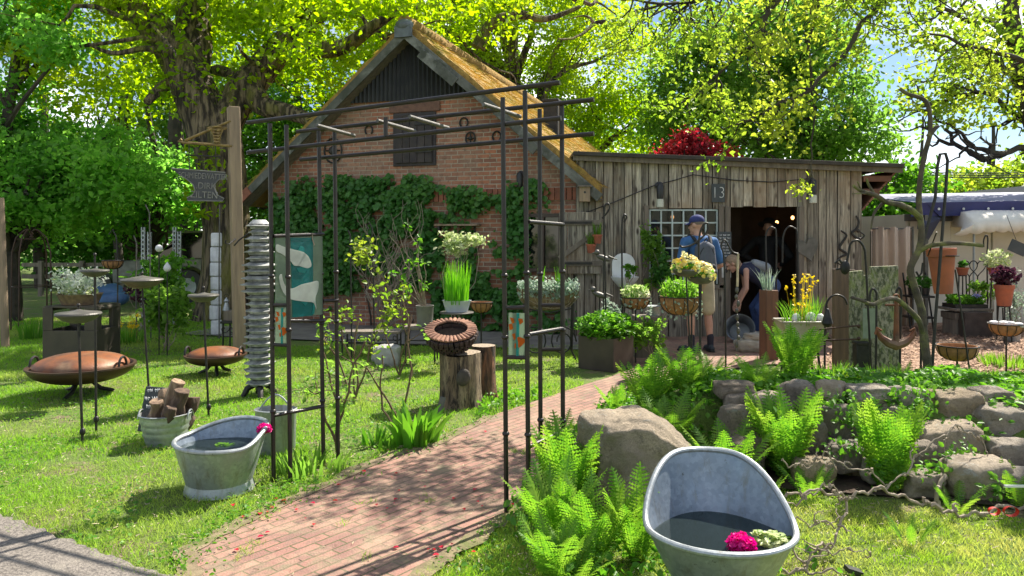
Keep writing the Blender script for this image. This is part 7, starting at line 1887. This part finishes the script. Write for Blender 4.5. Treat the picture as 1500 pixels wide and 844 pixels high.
m = MB(); m.tube([q2(1352, 385), q2(1350, 400), q2(1346, 405), q2(1342, 398)], .009, 6); m.tube([P(1349, 420, 6.4), P(1349, 540, 6.4), P(1349, 575, 6.4)], .009, 6); one('thin_stake', 'thin iron stake right behind the crooked branch', 'stake', m, M['dark'])
c = P(1382, 430, 6.7); m = MB(); h = S(66, 6.7); m.lathe([(.001, .0), (.075, .0), (.108, h*.82), (.12, h*.83), (.124, h), (.108, h), (.10, h*.8), (.001, h*.78)], c, 36, Matrix.Rotation(R(-3), 4, 'Y')); t = thing('terracotta_pot', 'tall terracotta pot hung high beside the dead branch', 'plant pot', c); m.build('pot', M['terra'], t, ang=40)
m = MB(); m.tube([c+vm((.123)*math.cos(u), .123*math.sin(u), h*.84) for u in [i*.4 for i in range(16)]], .006, 6, closed=True); m.tube([c+vm(-.14, 0, h*.84), P(1372, 340, 6.55)], .006, 5); m.build('holder', M['dark'], t)
c = P(1402, 508, 7.3); basket(c, S(31, 7.3), S(20, 7.3), 'empty brown coco basket standing low over the wood chips', pole=[(c.x, c.y, -.02), (c.x, c.y, c.z-.12)])
m = MB(); m.tube([(c.x+.01, c.y-.25, -.02), P(1400, 400, 7.05), P(1399, 395, 7.05)], .008, 6); one('thin_stake', 'thin iron stake in front of the empty brown basket', 'stake', m, M['dark'])
c = P(1474, 476, 8.2); tb = basket(c, S(27, 8.2), S(16, 8.2), 'orange coco basket filled with white stones near the right edge', pole=[(c.x, c.y, -.02), (c.x, c.y, c.z-.1)])
for k in range(11):
    m = MB(); a = rnd.uniform(0, 6.3); r = rnd.uniform(0, .14); rock(m, c+vm(r*math.cos(a), r*math.sin(a), .012), (.042, .036, .03), k*1.7, n=1); tag(one('white_pebble', 'white rounded stone lying in the orange coco basket', 'stone', m, M['whitestone']), group='white stones in the coco basket')
# ---------------------------------------------------------------- sales tent at the right
Y = 13.0
q = lambda a, b, d=0: P(a, b, Y+d)
t = thing('market_stall', 'white panelled sales hut with a blue tarpaulin roof edge', 'stall', (q(1430, 0).x, Y, 0))
xa, xb = q(1336, 0).x, q(1640, 0).x; zt = q(0, 314).z
wm = mk('cream_panel', (.62, .58, .48), .7, 0, (.54, .50, .41), 2, bump=.05)
m = MB(); n = 5
for i in range(n): a = xa+(xb-xa)*i/n; b = xa+(xb-xa)*(i+1)/n; m.box(((a+b)/2, Y+.1+(.02 if i % 2 else 0), zt/2), (b-a-.015, .05, zt))
m.build('wall', wm, t, bevel=.006)
m = MB(); m.box((xa-.03, Y+1.3, zt/2), (.05, 2.4, zt)); m.build('side_wall', wm, t)
m = MB(); q0 = q(1330, 318); m.add([(xa-.15, Y-.25, q(0, 318).z), (xb, Y-.25, q(0, 312).z), (xb, Y-.30, q(0, 293).z), (xa-.05, Y-.30, q(0, 298).z), (xb, Y+2.5, 2.45), (xa, Y+2.5, 2.4)], [(0, 1, 2, 3), (3, 2, 4, 5)])
bt = m.build('tarpaulin', mk('blue_tarp', (.03, .035, .17), .5, 0, (.022, .026, .12), 3, bump=.2, bsc=8), t, smooth=False); bt.modifiers.new('s', 'SOLIDIFY').thickness = .02
m = MB()
for k in range(10): x = xa+.3+k*.42; m.lathe([(.001, 0), (.022, 0), (.022, .006), (.001, .006)], (x, Y-.295, q(0, 307).z+.002*k), 10, Matrix.Rotation(PI/2, 4, 'X'))
m.build('eyelets', M['chalk'], bt)
m = MB(); x0 = q(1326, 0).x; m.add([(x0, Y-.4, q(0, 335).z), (xa+.35, Y-.28, q(0, 320).z), (xa+.1, Y-.3, q(0, 300).z), (x0+.2, Y-.1, q(0, 300).z), (xa+.12, Y-.3, q(0, 352).z)], [(0, 1, 2, 3), (0, 4, 1)]); b2_ = m.build('tarp_flap', mk('dark_tarp', (.03, .035, .07), .6), t, smooth=False); b2_.modifiers.new('s', 'SOLIDIFY').thickness = .015
m = MB(); m.box((q(1343, 0).x, Y-.28, .95), (.06, .06, 1.9)); m.box((q(1343, 0).x+.25, Y+.02, zt-.06), (.9, .05, .12)); m.build('post', M['grey'], t, bevel=.004)
# scalloped awning
Y3 = 12.3; qa = lambda a, b: P(a, b, Y3); t = thing('awning', 'cream scalloped awning jutting from the white sales hut', 'awning', qa(1450, 340)); m = MB(); n = 60
x0, x1 = qa(1406, 0).x, qa(1620, 0).x
for i in range(n+1):
    x = x0+(x1-x0)*i/n; ed = min(1, i/7); zf = qa(0, 336-6*min(1, i/12)).z+.0; sc = .035*abs(math.sin(i*PI/5))
    m.v += [(x-.10*(1-ed), Y3, zf-.11-sc+.02), (x, Y3-.015, zf+.10*ed-.03), (x+.25*(1-ed), Y3+.35, zf+.22*ed+.03), (x+.3*(1-ed), Y3+.75, zf+.26*ed+.05)]
for i in range(n):
    for j in range(3): m.f.append((i*4+j, i*4+4+j, i*4+5+j, i*4+1+j))
am = mk('awning_cloth', (.74, .71, .64), .85, 0, (.64, .60, .53), 3, bump=.15, bsc=9); o = m.build('canopy', am, t, ang=80); o.modifiers.new('s', 'SOLIDIFY').thickness = .008
for px in (1432, 1560): m = MB(); x = qa(px, 0).x; m.tube([(x, Y3+.1, 0), (x, Y3+.1, qa(0, 330).z)], .018, 8); m.build('pole', M['zinc'], t)
# beige tarpaulin screen
Y4 = 12.6; m = MB(); n = 60; x0, x1 = P(1277, 0, Y4).x, P(1338, 0, Y4).x
for i in range(n+1):
    u = i/n; x = x0+(x1-x0)*u; y = Y4+.05*math.sin(u*21)+.03*math.sin(u*47)
    m.v += [(x, y, .02), (x, y+.02*math.sin(u*30), .8), (x, y, P(0, 338-6*abs(math.sin(u*9)), Y4).z)]
for i in range(n):
    for j in range(2): m.f.append((i*3+j, i*3+3+j, i*3+4+j, i*3+1+j))
o = one('tarpaulin_screen', 'pale beige tarpaulin hung in folds beside the shed', 'tarpaulin', m, mk('beige_tarp', (.60, .46, .35), .8, 0, (.52, .40, .30), 2, bump=.2, bsc=8), ang=80); o.modifiers.new('s', 'SOLIDIFY').thickness = .01
m = MB(); m.tube([(x0, Y4+.02, 0), (x0, Y4+.02, 1.62)], .02, 8); m.tube([(x1, Y4+.02, 0), (x1, Y4+.02, 1.7)], .02, 8); m.tube([(x0, Y4+.02, P(0, 335, Y4).z), (x1, Y4+.02, P(0, 335, Y4).z)], .012, 6); one('screen_frame', 'thin metal frame carrying the beige tarpaulin', 'frame', m, M['grey'])
# display table with seedlings
Y5 = 11.3; q5 = lambda a, b: P(a, b, Y5); x0, x1 = q5(1396, 0).x, q5(1452, 0).x; zt = q5(0, 452).z
t = thing('display_table', 'rough wooden display table under the awning', 'table', ((x0+x1)/2, Y5, 0)); m = MB(); m.box(((x0+x1)/2, Y5+.2, zt-.02), (x1-x0, .5, .04)); m.box(((x0+x1)/2, Y5+.2, zt-.12), (x1-x0-.08, .4, .10)); m.build('table_top', M['oldwood'], t, bevel=.006)
for x in (x0+.1, x1-.1): m = MB(); m.box((x, Y5+.2, (zt-.17)/2), (.09, .36, zt-.17)); m.build('leg', M['oldwood'], t, bevel=.006)
m = MB(); m.box((q5(1425, 0).x, Y5-.0, .2), (.42, .3, .4)); one('dark_crate', 'dark wooden crate under the display table', 'crate', m, mk('dark_crate', (.075, .055, .045), .85), bevel=.008)
m = MB(); m.box(((x0+x1)/2, Y5+.18, zt+.03), (x1-x0-.08, .36, .06)); t = thing('seedling_tray', 'long tray of bright green seedlings on the display table', 'plant tray', ((x0+x1)/2, Y5+.18, zt)); m.build('tray', M['dark'], t, bevel=.004)
p = np.stack([rng.uniform(x0+.05, x1-.05, 420), Y5+.18+rng.uniform(-.16, .16, 420), zt+.06+rng.uniform(0, .12, 420)], 1); leaves('foliage', p, .065, M['lf_bright'], t)
leaves('flowers', np.array([(q5(1436, 0).x+rnd.gauss(0, .04), Y5+.05, zt+.19+rnd.gauss(0, .015)) for _ in range(24)]), .045, leafmat('lilac_petal', (.42, .42, .72), (.5, .5, .8), .3), t)
# shelf rack behind
t = thing('plant_rack', 'dark stepped plant rack left of the display table', 'rack', (q5(1375, 0).x, Y5+.6, 0)); x0, x1 = q5(1358, 0).x, q5(1393, 0).x
for z in (.25, .58): m = MB(); m.box(((x0+x1)/2, Y5+.6, z), (x1-x0, .35, .03)); m.build('shelf', M['dark'], t)
m = MB()
for x in (x0, x1): m.tube([(x, Y5+.45, 0), (x, Y5+.7, .95)], .015, 6)
m.build('frame', M['dark'], t)
for px, py, lab in ((1366, 455, 'dark leafy pot plant on the plant rack, left one'), (1384, 458, 'dark leafy pot plant on the plant rack, right one')):
    c = Vector((q5(px, 0).x, Y5+.55, .597)); t = thing('pot_plant', lab, 'plant pot', c, group='pots on the plant rack'); m = MB(); m.lathe([(.001, 0), (.06, 0), (.08, .12), (.07, .12), (.001, .10)], c, 16); m.build('pot', M['black'], t); leaves('foliage', ball_pts(c+vm(0, 0, .2), (.12, .1, .12), 120), .06, M['lf_dark'], t)
# terracotta pots, flowers and stand
def terra(px, py, Y, r, h, lab, lf, n, rad, sz=.06, stand=True):
    c = P(px, py, Y); t = thing('terracotta_pot', lab, 'plant pot', c, group='terracotta pots under the awning'); m = MB(); m.lathe([(.001, 0), (r*.7, 0), (r*.95, h*.8), (r*1.05, h*.8), (r*1.05, h), (r*.9, h), (r*.85, h*.85), (.001, h*.8)], c, 26); m.build('pot', M['terra'], t, ang=40)
    leaves('foliage', ball_pts(c+vm(0, 0, h+rad*.6), (rad, rad*.8, rad*.7), n, .2), sz, M[lf], t)
    if stand:
        m = MB()
        for k in range(3): a = k*2.1; m.tube([c+vm(r*.6*math.cos(a), r*.6*math.sin(a), -.005), (c.x+r*.9*math.cos(a), c.y+r*.9*math.sin(a), 0)], .01, 6)
        m.tube([c+vm(r*.65*math.cos(u), r*.65*math.sin(u), -.008) for u in [i*.5 for i in range(13)]], .009, 6, closed=True); m.build('stand', M['dark'], t)
terra(1471, 448, 10.6, .125, .30, 'terracotta pot with dark purple foliage on a stand', 'lf_purple', 220, .20, .08)
terra(1460, 404, 11.2, .12, .12, 'shallow terracotta pot of pale green leaves higher up', 'lf_varieg', 240, .22)
terra(1410, 403, 11.8, .09, .12, 'small hanging terracotta pot left under the awning', 'lf_dark', 60, .08)
bush('potted_plant', 'airy green plant spilling from the rack beside the terracotta pots', P(1440, 425, 11.5), (.26, .2, .13), 380, .06, M['lf_mid'], stems=6, group='border shrubs', base=(P(1440, 0, 11.5).x, 11.5, 0))
bush('rose_shrub', 'wispy shrub with few blossoms at the right picture edge', P(1492, 440, 11.0), (.16, .15, .45), 220, .055, M['lf_silver'], stems=6, group='border shrubs')
m = MB(); 
for cx, r in ((1420, .10), (1432, .09)):
    c = P(cx, 392, 11.9)
    m.tube([c+vm(.008*(16*math.sin(u)**3), 0, .009*(13*math.cos(u)-5*math.cos(2*u)-2*math.cos(3*u)-math.cos(4*u))) for u in [i*.21 for i in range(30)]], .008, 5, closed=True); m.tube([c-vm(0, 0, .15), vm(c.x, c.y, 0)], .009, 6)
one('heart_trellis', 'iron trellis of heart shaped wires before the hut wall', 'plant support', m, M['dark'])
hook([(1447, 470), (1446, 380), (1447, 350), (1444, 345), (1441, 352), (1441, 362)], 11.4, 'short dark crook standing on the display table side')
c = Vector((q5(1448, 0).x-.02, 10.75, 0)); m = MB(); m.lathe([(.001, .002), (.10, 0), (.13, .24), (.138, .25), (.12, .25), (.10, .02), (.001, .02)], c, 26); one('grey_bucket', 'pale grey bucket on the wood chips by the display table', 'bucket', m, M['zinc'], ang=40)
c = P(1491, 363, 11.2); t = thing('hanging_slate', 'small tilted dark slate hanging at the right edge', 'sign', c); m = MB(); m.box(c, (.26, .015, .18), M=Matrix.Rotation(R(24), 4, 'Y')); m.build('slate', M['slate'], t); m = MB(); m.tube([c+vm(0, 0, .05), c+vm(.03, .3, .5)], .004, 5); m.build('string', M['dark'], t)
# anything seen above: overhead wires, neighbour's roof
m = MB()
for k, (ya, yb_) in enumerate(((256, 250), (259, 254), (253, 247))): m.tube([P(1330+(1700-1330)*i/10, ya+(yb_-ya)*i/10+3*math.sin(PI*i/10), 19+k*.2) for i in range(11)], .016, 5)
one('overhead_wires', 'bundle of overhead wires crossing the sky above the tarpaulin', 'wires', m, M['black'])
c = P(1500, 300, 24); t = thing('neighbour_house', 'grey roofed neighbouring house glimpsed at the right edge', 'house', (c.x+1.6, 24, 0)); m = MB(); m.box((c.x+1.8, 26, 1.1), (3.6, 4, 2.2)); m.build('wall', wm, t)
m = MB(); m.prism([(-2.1, 0), (2.1, 0), (1.2, 1.0), (-1.2, 1.0)], 4.4, FACE((c.x+1.8, 28.2, 2.2))); m.build('roof', M['slate'], t, smooth=False)
# ---------------------------------------------------------------- boulder and dry stone wall
m = MB(); b = Vector((P(941, 0, 4.35).x, 4.42, .165)); rock(m, b, (.365, .33, .35), 12.4, n=5)
for i, v in enumerate(m.v):   # steep flat flank at the left, long slope down to the right
    dx = v[0]-b.x; z = v[2]
    if z > b.z: z = b.z+(z-b.z)*(1.0-.55*max(0, dx/.36) if dx > 0 else 1.0)
    m.v[i] = (v[0], v[1], z+.05*max(0, .1-abs(dx+.12)))
one('boulder', 'large rounded boulder between the path and the front bath', 'rock', m, M['rock'], ang=180)
STONES = [(1075, 572, 56, 24), (1081, 590, 42, 34), (1168, 576, 54, 38), (1216, 578, 40, 36), (1271, 581, 60, 30), (1330, 590, 48, 52), (1398, 598, 64, 48), (1450, 583, 52, 30), (1466, 619, 60, 46), (1500, 596, 40, 26),
          (1222, 624, 50, 54), (1270, 629, 50, 42), (1388, 645, 86, 58), (1236, 668, 60, 44), (1480, 664, 70, 50), (1425, 702, 92, 58), (1290, 690, 50, 36), (1330, 632, 50, 40), (1128, 600, 56, 44), (1130, 645, 60, 50), (1180, 640, 50, 60),
          (1190, 692, 60, 44), (1345, 668, 52, 50), (1350, 712, 60, 34), (1080, 625, 56, 50), (1500, 712, 60, 50), (1540, 630, 70, 50), (1560, 690, 80, 60), (1090, 665, 60, 50), (1310, 608, 30, 30), (1430, 612, 24, 26)]
t = thing('stone_wall', 'dry wall of rounded field stones retaining the raised bed', 'wall', (P(1300, 0, 4.9).x, 4.9, 0))
for i, (px, py, w, h) in enumerate(STONES):
    Y = 5.22-(py-572)*.0050-.00055*max(0, px-1200); p = P(px, py, Y); m = MB(); p.z += rnd.uniform(-.018, .018); j_ = rnd.uniform(.9, 1.1); rw, rh = S(w, Y)*.525*j_, S(h, Y)*.535*rnd.uniform(.9, 1.12)
    rock(m, p, (rw, max(rw, rh)*.8, rh), i*3.17+1, n=3); m.build('stone', M[('rock', 'rock2', 'rock3')[(1 if px > 1240 else 2) if i % 3 else 0] if px > 1100 else 'rock3'], t, ang=180)
# ferns
FN = [((1165, 548), .43, 5.75, .48, .28, 20, 'tall bright fern on the raised bed in front of the enamel trough', 24), ((1150, 690), None, 4.72, .60, .30, 18, 'tall fern growing against the stones right of the boulder', 24),
      ((1302, 725), None, 4.45, .58, .22, 16, 'narrow upright fern in the middle of the stone wall', 24), ((1068, 665), None, 4.55, .42, .34, 17, 'fern behind the high back of the front bath', 22),
      ((950, 600), None, 5.7, .48, .38, 17, 'fern on the bed left end directly behind the boulder', 22), ((1005, 610), None, 5.6, .38, .30, 12, 'spreading fern right behind the boulder top', 20),
      ((835, 738), None, 4.15, .52, .26, 17, 'tall fern on the left flank of the boulder', 24), ((812, 795), None, 3.72, .42, .28, 16, 'fern at the foot of the right arch posts', 24),
      ((868, 800), None, 3.55, .38, .26, 14, 'fern in front of the boulder left of the bath', 24), ((935, 800), None, 3.55, .42, .20, 9, 'fern with curled tips close to the bath side', 22),
      ((812, 830), None, 3.35, .34, .24, 10, 'lowest fern at the bottom edge left of the bath', 24), ((1325, 548), .43, 6.05, .20, .24, 10, 'small fern on the bed beside the dead branch', 18), ((1492, 740), None, 4.25, .26, .14, 7, 'small fern sprout at the right edge below the wall', 18),
      ((815, 640), None, 5.3, .32, .22, 9, 'fern behind the right arch posts at the path', 20), ((1040, 580), None, 5.9, .28, .28, 10, 'low fern near the two viola bowls', 18),
      ((1110, 700), None, 4.2, .28, .22, 9, 'shaded fern right behind the bath rim', 18), ((1240, 560), .43, 6.0, .16, .2, 8, 'short fern on the bed below the short black post', 16), ((905, 560), None, 6.4, .30, .22, 9, 'fern beside the steel planter at the path bend', 18), ((1335, 790), None, 3.75, .16, .12, 6, 'tiny fern in the mossy lawn', 16),
      ((1185, 700), None, 4.42, .22, .22, 10, 'small fern at the wall foot between the two tall ferns', 16), ((1400, 738), None, 4.2, .18, .2, 9, 'small fern at the foot of the large lower stone', 14), ((1235, 590), None, 5.0, .16, .18, 9, 'little fern rooted between the top wall stones', 14), ((975, 640), None, 5.1, .42, .34, 15, 'bright fern pressed between the boulder and the bath back', 22), ((1110, 610), None, 5.5, .30, .30, 12, 'fern drooping over the left end of the stone wall', 20), ((838, 842), None, 3.3, .26, .26, 10, 'fern at the very bottom edge between path and bath', 22),
      ((880, 660), None, 4.95, .40, .24, 9, 'fern peeping over the boulder from behind', 20)]
for (px, py), z, Y, h, sp, n, lab, pr in FN:
    x = P(px, 0, Y).x; fern(lab, (x, Y, bedz(x, Y) if z is None else bedz(x, Y)), h, sp, n, None, pr)
# grass tufts on the raised bed
for px, Y, h, lab in ((1215, 5.8, .22, 'grassy tuft right of the tall bright fern'), (1300, 5.9, .18, 'grassy tuft under the anchor'), (1390, 6.0, .16, 'grassy tuft at the foot of the crooked branch'), (1440, 5.9, .14, 'grassy tuft on the right part of the bed'), (1110, 6.2, .16, 'grassy tuft left of the tall bright fern')):
    x = P(px, 0, Y).x; z = bedz(x, Y); t = thing('grass_tuft', lab, 'plant', (x, Y, z), group='grass tufts on the raised bed'); npmesh('leaves', *merge(blades((x, Y, z), .16, 90, h*.75, .009, .5), blades((x+.15, Y-.1, z), .14, 50, h*.6, .009, .6)), M['lf_fern'], t)
x = P(1480, 0, 8.7).x; t = thing('grass_tuft', 'bright green plant patch on the wood chips', 'plant', (x, 8.7, 0), group='grass tufts on the raised bed'); npmesh('leaves', *blades((x, 8.7, .02), .32, 200, .14, .02, .6), M['lf_fern'], t)
# leafy weeds hanging between the stones
p = []
for px, py, n in ((1250, 610, 60), (1345, 600, 70), (1200, 600, 40), (1300, 655, 60), (1410, 665, 40), (1330, 575, 60), (1240, 650, 30), (1370, 690, 60), (1440, 640, 24), (1300, 690, 50), (1290, 660, 40), (1140, 620, 40), (1460, 715, 50), (1420, 625, 20), (1240, 588, 40), (1370, 572, 50)):
    for _ in range(int(n*1.5)): p.append(tuple(P(px+rnd.gauss(0, 17), py+rnd.gauss(0, 11), 5.08-(py-572)*.0052-rnd.uniform(0, .12))))
t = thing('wall_weeds', 'small leafy weeds sprouting between the wall stones', 'plants', tuple(P(1300, 620, 4.9))); leaves('foliage', p, .036, M['lf_bright'], t, N0=(0, -.7, .6), bias=.8); t['kind'] = 'stuff'
# corkscrew willow twigs lying before the wall
def twig(label, pts, Y0, Y1, r0, r1, side=6):
    out = []; k = len(pts); Q = [P(a, b, Y0+(Y1-Y0)*i/(k-1)) for i, (a, b) in enumerate(pts)]
    for v in Q: v.z = max(v.z, .03)
    for i in range(k-1):
        p0, p1, p2, p3 = [Q[max(0, min(k-1, i+j))] for j in (-1, 0, 1, 2)]
        for s in range(6): u = s/6; out.append(.5*((2*p1)+(p2-p0)*u+(2*p0-5*p1+4*p2-p3)*u*u+(3*p1-p0-3*p2+p3)*u**3))
    out.append(Q[-1]); N = len(out); out = [v+Vector((0, 0, .012*math.sin(i*.9)+.006*math.sin(i*2.1))) for i, v in enumerate(out)]
    m = MB(); m.tube(out, [.68*(r0+(r1-r0)*i/N)*(1+.15*math.sin(i*1.3)) for i in range(N)], 7)
    for _ in range(side):
        i = rnd.randint(N//5, N-2); a = out[i]; d = (out[i+1]-out[i]).normalized(); L = rnd.uniform(.06, .18); sd = Vector((rnd.uniform(-1, 1), rnd.uniform(-.5, .5), rnd.uniform(-.4, .8))); s1 = rnd.uniform(0, 6)
        m.tube([a+(d*.4+sd*.6)*L*j/5+Vector((math.sin(s1+j*1.4), 0, math.cos(s1+j*1.6)))*.012 for j in range(6)], [(r1+.002)*(1-j*.15) for j in range(6)], 5)
    one('willow_branch', label, 'branch', m, M['twig'], 'twisted willow branches on the ground')
twig('long twisted willow branch running right along the wall foot', [(1150, 728), (1180, 720), (1215, 722), (1240, 728), (1262, 722), (1290, 716), (1320, 728), (1355, 738), (1385, 748), (1408, 756), (1440, 752), (1475, 742), (1520, 744)], 3.75, 4.15, .010, .013)
twig('willow branch drooping down from the long twig to the mossy lawn', [(1238, 730), (1240, 750), (1228, 772), (1222, 795), (1205, 806), (1190, 812), (1175, 830)], 3.72, 3.45, .010, .006)
twig('thin twisted willow twig in front of the tall wall fern', [(1145, 675), (1158, 682), (1185, 683), (1200, 672), (1212, 664), (1230, 680), (1270, 690), (1300, 710)], 4.15, 4.1, .006, .006)
twig('willow twig rising across the lower wall stones', [(1282, 720), (1300, 712), (1330, 690), (1345, 665), (1380, 640), (1398, 626), (1420, 636), (1436, 644)], 4.05, 4.5, .009, .004)
twig('hanging willow twig at the middle of the right stones', [(1398, 628), (1386, 640), (1384, 665), (1392, 690)], 4.55, 4.45, .005, .003, 2)
twig('hanging willow twig left of the large lower stone', [(1436, 642), (1446, 660), (1448, 680), (1462, 690)], 4.5, 4.4, .005, .003, 2)
twig('short curled willow twig beside the rim of the front bath', [(1150, 740), (1170, 735), (1195, 720), (1210, 712), (1225, 718), (1236, 735)], 3.6, 3.7, .006, .006)
twig('small forked willow twig lying on the moss behind the bath', [(1165, 760), (1190, 768), (1215, 765), (1235, 760)], 3.6, 3.7, .005, .004, 4)
twig('thin willow twig on the mossy lawn', [(1195, 808), (1225, 808), (1255, 805), (1275, 812)], 3.5, 3.5, .005, .003, 3)
twig('dry brown stick lying right of the bath foot', [(1130, 833), (1160, 838), (1190, 840), (1230, 838)], 3.38, 3.36, .012, .006, 2)
twig('thick old willow stem leaning at the wall base', [(1385, 700), (1374, 712), (1372, 735), (1376, 750)], 4.35, 4.2, .022, .014, 0)
# little red bow and label at the right
c = P(1468, 772, 4.0); c.z = .05; m = MB()
for s, r in ((-1, .03), (1, .04)):
    n = 16
    for i in range(n+1): a = 2*PI*i/n; m.v += [(c.x+s*.045+r*math.cos(a), c.y-.012, c.z+.02+r*.7*math.sin(a)), (c.x+s*.045+r*.9*math.cos(a), c.y+.012, c.z+.02+r*.62*math.sin(a))]
    o_ = len(m.v)-2*(n+1); m.f += [(o_+2*i, o_+2*i+2, o_+2*i+3, o_+2*i+1) for i in range(n)]
one('red_bow', 'small red bow lying on the mossy lawn at the right', 'ribbon', m, mk('red_cloth', (.62, .025, .015), .6, bump=0))
m = MB(); c = P(1490, 752, 4.1); c.z = .05; m.box(c+vm(0, 0, .12), (.14, .012, .012)); m.tube([c+vm(.05, 0, .12), c+vm(.05, 0, -.06)], .008, 6); one('metal_tag', 'thin white metal plant tag near the right edge', 'label', m, M['white'])
m = MB(); c = P(1250, 838, 3.4); c.z = .02; m.box(c, (.07, .05, .02), M=Matrix.Rotation(.3, 4, 'Y')); one('plastic_tag', 'small black plastic tag at the bottom edge', 'label', m, M['black'])
# ---------------------------------------------------------------- sky, sun, camera
W = bpy.data.worlds.new('World'); SC.world = W; W.use_nodes = True; nt = W.node_tree; nt.nodes.clear()
n_ = lambda tp, **k: [x := nt.nodes.new(tp), [setattr(x, a, b) for a, b in k.items()]][0]
AZ, EL = 44, 49
sky = n_('ShaderNodeTexSky', sky_type='NISHITA', sun_disc=False, sun_elevation=R(EL), sun_rotation=R(AZ), air_density=1.0, dust_density=.05, ozone_density=2.0)
bg = n_('ShaderNodeBackground'); bg.inputs[1].default_value = .06; nt.links.new(sky.outputs[0], bg.inputs[0])
cl = n_('ShaderNodeBackground'); cl.inputs[0].default_value = (.96, .97, 1, 1); cl.inputs[1].default_value = .95
tc = n_('ShaderNodeTexCoord'); mp = n_('ShaderNodeMapping'); mp.inputs['Scale'].default_value = (1, 1, 2.2); nz = n_('ShaderNodeTexNoise'); nz.inputs['Scale'].default_value = 3.2; nz.inputs['Detail'].default_value = 8; nz.inputs['Roughness'].default_value = .6
nt.links.new(tc.outputs['Generated'], mp.inputs[0]); nt.links.new(mp.outputs[0], nz.inputs['Vector'])
rp = n_('ShaderNodeValToRGB'); rp.color_ramp.elements[0].position = .47; rp.color_ramp.elements[1].position = .66; nt.links.new(nz.outputs['Fac'], rp.inputs[0])
mx = n_('ShaderNodeMixShader'); nt.links.new(rp.outputs[0], mx.inputs[0]); nt.links.new(bg.outputs[0], mx.inputs[1]); nt.links.new(cl.outputs[0], mx.inputs[2])
wo_ = n_('ShaderNodeOutputWorld'); nt.links.new(mx.outputs[0], wo_.inputs[0])
L = bpy.data.lights.new('sun', 'SUN'); L.energy = 5.0; L.angle = R(.55); L.color = (1, .93, .82); lo = bpy.data.objects.new('sun', L); C.objects.link(lo)
sd = Vector((math.sin(R(AZ))*math.cos(R(EL)), math.cos(R(AZ))*math.cos(R(EL)), math.sin(R(EL)))); lo.rotation_euler = sd.to_track_quat('Z', 'Y').to_euler()
cam = bpy.data.cameras.new('camera'); cam.sensor_width = 36; cam.lens = 36*F/1500; cam.shift_y = -(422-HY)/1500; cam.clip_end = 400; cam.clip_start = .05
co = bpy.data.objects.new('camera', cam); C.objects.link(co); co.location = (0, 0, H); co.rotation_euler = (PI/2, 0, 0); SC.camera = co
vs = SC.view_settings; vs.view_transform = 'Standard'; vs.look = 'None'; vs.gamma = 1; vs.use_curve_mapping = False; vs.exposure = 1.2
cy = SC.cycles; cy.max_bounces = 10; cy.transparent_max_bounces = 16; cy.diffuse_bounces = 6; cy.glossy_bounces = 3; cy.transmission_bounces = 5; cy.caustics_reflective = False; cy.caustics_refractive = False; cy.sample_clamp_indirect = 6; cy.use_denoising = True
